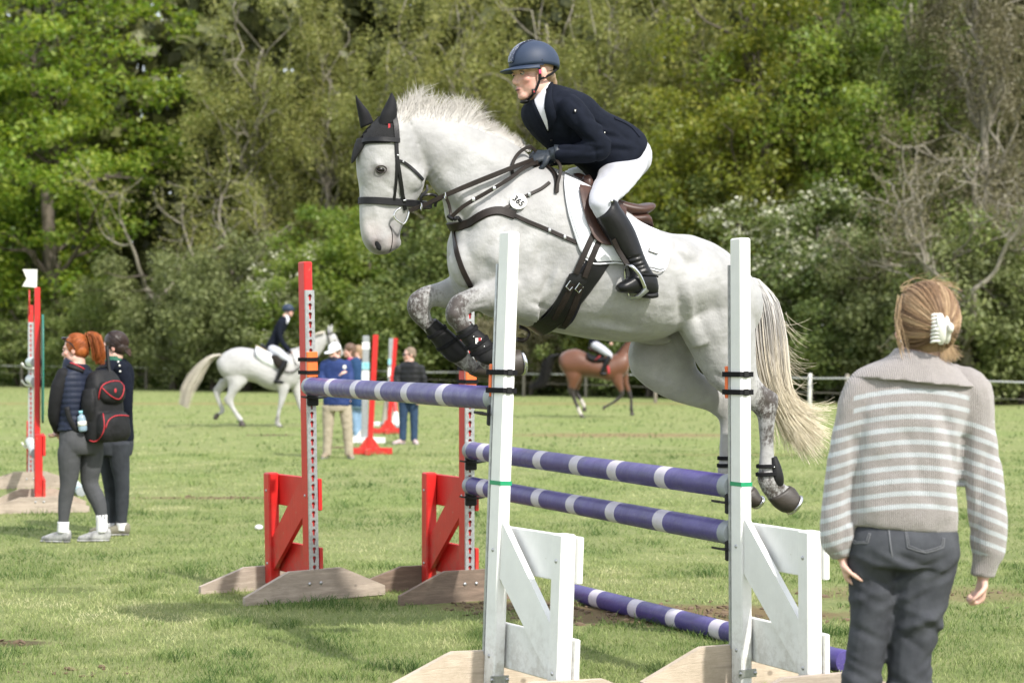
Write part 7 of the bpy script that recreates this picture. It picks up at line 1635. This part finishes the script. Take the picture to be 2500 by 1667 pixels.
far_horse('white horse cantering behind the left red upright', PW, MT['coat_white'],
          [(392, 640, 398, 715, .14), (430, 592, 450, 790, .25), (500, 547, 540, 830, .29), (585, 527, 640, 825, .31), (690, 537, 725, 835, .33), (790, 560, 805, 878, .33), (880, 590, 880, 902, .31), (960, 590, 950, 905, .28), (1040, 555, 1015, 895, .25), (1095, 550, 1075, 860, .2), (1130, 620, 1120, 780, .1)],
          [(1020, 545, 1110, 800, .17), (1120, 515, 1180, 690, .12), (1195, 455, 1250, 635, .095), (1265, 402, 1310, 560, .08), (1330, 388, 1345, 500, .07)],
          [(1372, 385, 1330, 440, .06), (1420, 415, 1340, 480, .085), (1445, 465, 1362, 525, .08), (1468, 515, 1395, 560, .06), (1485, 560, 1425, 585, .055), (1490, 590, 1450, 605, .05), (1480, 605, 1460, 612, .02)],
          [NHw, FHw, NFw, FFw],
          [[(622, 1165, 580, 1172, .04, .15), (640, 1195, 580, 1200, .055, .15), (645, 1214, 572, 1214, .06, .15)], [(415, 1118, 390, 1094, .04, -.15), (402, 1140, 365, 1115, .05, -.15), (390, 1158, 358, 1150, .055, -.15)], [(960, 1210, 915, 1218, .04, .14), (980, 1226, 918, 1232, .055, .14), (992, 1240, 920, 1242, .06, .14)], [(1232, 1213, 1195, 1222, .04, -.14), (1250, 1232, 1195, 1238, .055, -.14), (1258, 1244, 1190, 1245, .06, -.14)]],
          [(430, 592, 8), (350, 612, 14), (265, 690, 26), (195, 790, 36), (135, 900, 36), (100, 1040, 30)], [(1120, 515), (1195, 455), (1265, 402), (1330, 388)], [(1385, 372, .06), (1362, 375, -.06)],
          [(395, 890, -.15, .08, .6), (460, 985, .15, .08, .6), (905, 1150, .16, .12, .9), (440, 1080, -.15, .1, .4), (1480, 590, .05, .06, .7), (1420, 470, .085, .03, 1.)], MT['white_hair'])
P = PX(c2, d2); 
def mounted(label, P, head, T, arm1, arm2, leg1, leg2, boot1, boot2, f, hk=1.0, jm='navy', loc=None, lm='breeches'):
    R, A, r, f_, upv, TT = human(label, P, f, f, head, T, [arm1, arm2], [leg1, leg2], {'legs': MT[lm], 'top': MT[jm]}, vox=.013, hk=hk, hands=(1.2, 1.2), pelvis=[(T[-2][0], .15, .11), (T[-1][0], .175, .13)], loc=loc, wr=.006)
    mb = MB(); mb.ell(A(0, -.01, .055), np.array(r) * .100, np.array(f_) * .125, np.array(upv) * .100); h = obj('helmet', mb, MT['navy_helmet'], R)
    mb = MB(); mb.ell(A(0, .105, .03), np.array(r) * .07, np.array(f_) * .06, np.array(upv) * .010); obj('peak', mb, MT['navy_helmet'], h)
    mb = MB(); mb.tube([A(.082, 0, .02), A(.07, .02, -.06), A(0, .05, -.125), A(-.07, .02, -.06), A(-.082, 0, .02)], .009, m=6); obj('harness', mb, MT['webbing'], h)
    for b in (boot1, boot2):
        mb = MB(); tubes(mb, b[0], rnd=.02); tubes(mb, b[1], rnd=.02, flat=.9); me = fuse(mb, .011, 2); skin('boot', me, MT['leather_black'], R)
    return R, A
T = [(P(988, 258), .066, .066), (P(978, 285), .14, .09), (P(960, 320), .185, .11), (P(925, 400), .165, .115), (P(895, 460), .155, .11), (P(868, 520), .175, .125), (P(862, 545), .17, .125)]
R2_, A2 = mounted('rider in a black jacket and white breeches on the white horse', P, P(1012, 212), T, [(P(955, 315, -.17), .062), (P(935, 400, -.22), .056), (P(958, 480, -.22), .048), (P(1005, 545, -.18), .042), (P(1035, 570, -.12), .034)], [(P(960, 315, .17), .062), (P(940, 400, .22), .056), (P(965, 480, .22), .048), (P(1040, 565, .12), .034)],
    [(P(862, 540, -.10), .10), (P(910, 565, -.22), .105), (P(965, 605, -.32), .088), (P(995, 635, -.35), .068), (P(985, 680, -.36), .055)], [(P(862, 540, .10), .10), (P(920, 565, .22), .10), (P(990, 620, .34), .07), (P(985, 680, .36), .05)],
    ([(P(994, 640, -.355), .066), (P(965, 700, -.37), .066), (P(930, 770, -.37), .048), (P(915, 810, -.37), .045)], [(P(890, 825, -.37), .042), (P(925, 828, -.37), .046), (P(965, 832, -.37), .036)]), ([(P(994, 640, .355), .066), (P(965, 700, .37), .066), (P(930, 770, .37), .048), (P(915, 810, .37), .045)], [(P(890, 825, .37), .042), (P(925, 828, .37), .046), (P(965, 832, .37), .036)]), (1, -.1, 0), loc=P(880, 600))
mb = MB(); mb.tube([P(995, 258, -.03), P(1005, 275, -.05), P(1005, 300, -.09), P(998, 325, -.10)], [.05, .04, .03, .008], m=10); obj('stock_tie', mb, MT['shirt'], R2_)
SP2 = thing('saddle_pad', 'pale saddle cloth and fleece on the white horse', 'saddle pad', P(800, 600)); mb = MB(); mb.trace(PW, mk([(735, 520, 745, 640, .34), (800, 540, 800, 700, .355), (880, 575, 890, 735, .345), (930, 590, 935, 720, .32)], 0), 24, 3, 2.2, grow=.01); obj('cloth', mb, MT['pad'], SP2); mb = MB(); mb.trace(PW, mk([(728, 508, 735, 540, .14), (790, 530, 800, 570, .22), (860, 570, 870, 610, .24)], 0), 18, 3); obj('fleece', mb, simple('cream_fleece', (.5, .42, .3), None, .95, 40, .006, 80), SP2)
SD2 = thing('saddle', 'dark saddle under the rider on the white horse', 'saddle', P(850, 560)); mb = MB(); mb.trace(PW, mk([(770, 490, 775, 530, .10), (800, 500, 805, 550, .17), (860, 545, 870, 600, .19), (920, 560, 930, 620, .16)], 0), 18, 3); obj('seat', mb, MT['leather_black'], SD2)
for s in (1, -1): mb = MB(); mb.trace(PW, [(880, 590, 860, 600, .02, .33 * s), (960, 610, 890, 680, .03, .36 * s), (985, 680, 930, 720, .02, .36 * s)], 12, 3); obj('flap', mb, MT['leather'], SD2)
BR2 = thing('bridle', 'brown bridle and reins on the white horse', 'bridle', P(1400, 460))
for pts in ([(1350, 395, .09), (1362, 450, .10), (1385, 540, .075), (1440, 560, .07)], [(1405, 400, .07), (1378, 410, .09), (1350, 400, .085)], [(1470, 520, .06), (1430, 540, .075), (1395, 555, .07)]):
    mb = MB(); mb.tube([PW.pt(*p_) for p_ in pts], .012, m=6); obj('strap', mb, MT['leather'], BR2)
mb = MB(); mb.tube([PW.pt(1440, 575, .08), PW.pt(1250, 620, .15), PW.pt(1100, 690, .25), PW.pt(1040, 580, .15)], .010, m=6); obj('rein', mb, MT['leather'], BR2)
mb = MB(); mb.tube([PW.pt(980, 735, .30), PW.pt(1040, 742, .28), PW.pt(1100, 710, .22), PW.pt(1130, 680, .12)], .014, m=6); obj('martingale', mb, MT['leather'], BR2)

# bay horse
c3 = conv(1240, 780, 5.2275); d3 = 47.0; PB = Plane((W(1460, HY, d3).x, d3), (1, -.08), c3)
H1 = [(985, 640, 700, 660, .13, .13), (940, 740, 740, 730, .12, .14), (895, 820, 765, 810, .085, .15), (862, 880, 765, 880, .06, .15), (850, 925, 770, 935, .048, .15), (865, 980, 812, 995, .034, .15), (885, 1050, 838, 1060, .033, .15), (912, 1110, 868, 1120, .040, .15), (935, 1165, 890, 1180, .036, .15), (960, 1210, 915, 1225, .036, .15)]
H2 = [(1000, 640, 760, 640, .12, -.13), (960, 760, 800, 760, .10, -.14), (930, 850, 820, 860, .07, -.15), (905, 910, 825, 925, .05, -.15), (920, 960, 865, 980, .036, -.15), (955, 1010, 905, 1030, .036, -.15), (985, 1065, 935, 1080, .040, -.15), (998, 1115, 950, 1125, .036, -.15)]
F1 = [(1470, 680, 1310, 700, .11, .13), (1470, 800, 1340, 810, .085, .14), (1478, 880, 1400, 890, .06, .14), (1480, 950, 1425, 945, .05, .14), (1450, 1000, 1430, 960, .038, .14), (1390, 1050, 1370, 1015, .034, .14), (1330, 1085, 1315, 1055, .036, .14), (1275, 1115, 1262, 1085, .036, .14), (1250, 1130, 1232, 1095, .036, .14)]
F2 = [(1540, 680, 1420, 700, .10, -.13), (1540, 800, 1455, 815, .08, -.14), (1560, 880, 1495, 890, .055, -.14), (1580, 945, 1525, 950, .046, -.14), (1592, 1020, 1552, 1022, .034, -.14), (1596, 1090, 1556, 1092, .034, -.14), (1600, 1140, 1550, 1145, .040, -.14), (1606, 1180, 1562, 1185, .036, -.14)]
def baymat():
    m, N, L, B = new_mat('bay_horse_coat'); v = objco(N, L); c = mixc(N, L, nz(N, L, 4, 4, .6, v), (.135, .048, .020), (.080, .028, .012))
    a = attr_n(N, 'dark'); c = mixc(N, L, ramp(N, L, a, [(.25, (0, 0, 0)), (.55, (1, 1, 1))]), c, (.018, .013, .012)); c = mixc(N, L, ramp(N, L, attr_n(N, 'pink'), [(.3, (0, 0, 0)), (.5, (1, 1, 1))]), c, (.5, .46, .42))
    L.new(c, B.inputs['Base Color']); B.inputs['Roughness'].default_value = .45; B.inputs['Sheen Weight'].default_value = .2; return m
BH = far_horse('bay horse with black tail and white hind socks cantering under the jumping horse', PB, baymat(),
          [(650, 480, 655, 590, .13), (700, 422, 712, 680, .25), (780, 385, 800, 735, .29), (880, 375, 910, 735, .31), (970, 410, 1010, 735, .32), (1060, 455, 1100, 745, .33), (1160, 470, 1200, 762, .33), (1260, 465, 1290, 788, .31), (1350, 445, 1370, 770, .28), (1440, 420, 1455, 740, .25), (1520, 420, 1520, 690, .2), (1560, 500, 1555, 600, .1)],
          [(1380, 430, 1520, 680, .16), (1450, 345, 1570, 560, .115), (1530, 255, 1630, 440, .09), (1600, 180, 1680, 340, .08), (1640, 150, 1700, 290, .07)],
          [(1680, 130, 1650, 210, .055), (1740, 160, 1660, 250, .085), (1775, 220, 1690, 300, .075), (1805, 280, 1730, 330, .055), (1825, 330, 1765, 355, .055), (1820, 355, 1790, 372, .03)], [H1, H2, F1, F2],
          [[(958, 1210, 915, 1225, .04, .15), (990, 1245, 925, 1255, .055, .15), (1002, 1268, 922, 1270, .06, .15)], [(998, 1112, 950, 1125, .04, -.15), (1002, 1145, 950, 1155, .055, -.15), (1000, 1170, 945, 1172, .058, -.15)], [(1252, 1128, 1234, 1095, .04, .14), (1232, 1148, 1212, 1105, .052, .14), (1218, 1162, 1206, 1120, .055, .14)], [(1606, 1180, 1562, 1185, .04, -.14), (1612, 1205, 1558, 1208, .055, -.14), (1616, 1222, 1552, 1224, .06, -.14)]],
          [(655, 445, 10), (570, 475, 26), (510, 560, 40), (480, 680, 46), (430, 800, 50), (300, 880, 34)], [(1400, 410), (1460, 340), (1530, 252), (1620, 160)], [(1685, 112, .06), (1665, 115, -.06)],
          [(800, 930, .15, .14, 1.), (840, 1020, .15, .14, 1.), (880, 1100, .15, .10, .8), (860, 950, -.15, .14, 1.), (920, 1010, -.15, .12, 1.), (1465, 960, .14, .12, 1.), (1400, 1030, .14, .16, 1.), (1300, 1080, .14, .16, 1.), (1555, 960, -.14, .12, 1.), (1575, 1060, -.14, .18, 1.), (1580, 1150, -.14, .14, 1.), (1800, 340, 0, .10, .8)], MT['black_hair'])
bm2 = [c for c in BH.children if c.name.startswith('body')][0].data; V = coords(bm2) + np.array(BH.location); a = bm2.attributes['pink']; a.data.foreach_set('value', gauss_attr(V, [(PB.pt(930, 1170, .15), .13, 1.), (PB.pt(965, 1225, .15), .10, 1.), (PB.pt(960, 1060, -.15), .11, 1.), (PB.pt(975, 1120, -.15), .10, 1.)]))
P = PX(c3, d3)
T = [(P(1185, -40), .066, .066), (P(1178, -5), .14, .09), (P(1165, 40), .185, .11), (P(1140, 140), .165, .115), (P(1115, 220), .155, .11), (P(1100, 290), .175, .125), (P(1095, 325), .17, .125)]
mounted('rider in a navy jacket and pale breeches on the bay horse', P, P(1200, -95), T, [(P(1165, 40, -.17), .062), (P(1160, 150, -.22), .056), (P(1220, 230, -.2), .046), (P(1300, 290, -.12), .034)], [(P(1165, 40, .17), .062), (P(1160, 150, .22), .056), (P(1220, 230, .2), .046), (P(1300, 290, .12), .034)],
    [(P(1100, 320, -.10), .10), (P(1170, 360, -.22), .105), (P(1250, 415, -.32), .088), (P(1300, 455, -.35), .070), (P(1290, 500, -.36), .058)], [(P(1100, 320, .10), .10), (P(1170, 360, .22), .10), (P(1300, 450, .34), .07), (P(1290, 500, .36), .05)],
    ([(P(1298, 465, -.36), .064), (P(1265, 540, -.37), .066), (P(1225, 620, -.37), .050), (P(1208, 660, -.37), .046)], [(P(1185, 690, -.37), .042), (P(1215, 695, -.37), .046), (P(1255, 690, -.37), .034)]), ([(P(1298, 465, .36), .064), (P(1265, 540, .37), .066), (P(1208, 660, .37), .046)], [(P(1185, 690, .37), .042), (P(1215, 695, .37), .046), (P(1255, 690, .37), .034)]), (1, -.1, 0), loc=P(1120, 400))
SP3 = thing('saddle_pad', 'black saddle cloth with red trim on the bay horse', 'saddle pad', P(1100, 480)); mb = MB(); mb.trace(PB, mk([(1010, 418, 1035, 540, .335), (1080, 452, 1100, 565, .35), (1160, 468, 1190, 560, .35), (1230, 465, 1250, 540, .34)], 0), 24, 3, 2.2, grow=.012); obj('cloth', mb, MT['black_cloth'], SP3)
mb = MB(); mb.tube([PB.pt(1110, 520, .39), PB.pt(1180, 460, .385)], .012, m=6, k=1); obj('red_trim', mb, MT['red_trim'], SP3)
SD3 = thing('saddle', 'red-brown saddle and stirrup on the bay horse', 'saddle', P(1080, 400)); mb = MB(); mb.trace(PB, mk([(1030, 340, 1040, 400, .08), (1070, 345, 1080, 420, .18), (1150, 390, 1160, 450, .2), (1230, 395, 1240, 460, .16), (1290, 380, 1290, 440, .1)], 0), 18, 3); obj('seat', mb, MT['leather_brown'], SD3)
mb = MB(); mb.tube([PB.pt(1275, 590, .37), PB.pt(1285, 640, .39), PB.pt(1290, 690, .39)], .028, .012, m=8); obj('stirrup', mb, MT['red_trim'], SD3)
# scrap of white on the grass
p_ = G(632, 1293); mb = MB(); mb.ell((p_.x, p_.y, .022), (.035, .01, 0), (-.01, .03, .004), (0, .004, .022), 9, 6); tagp(obj('paper_scrap', mb, MT['sock']), 'small crumpled white scrap on the grass left of the red stand', 'scrap')
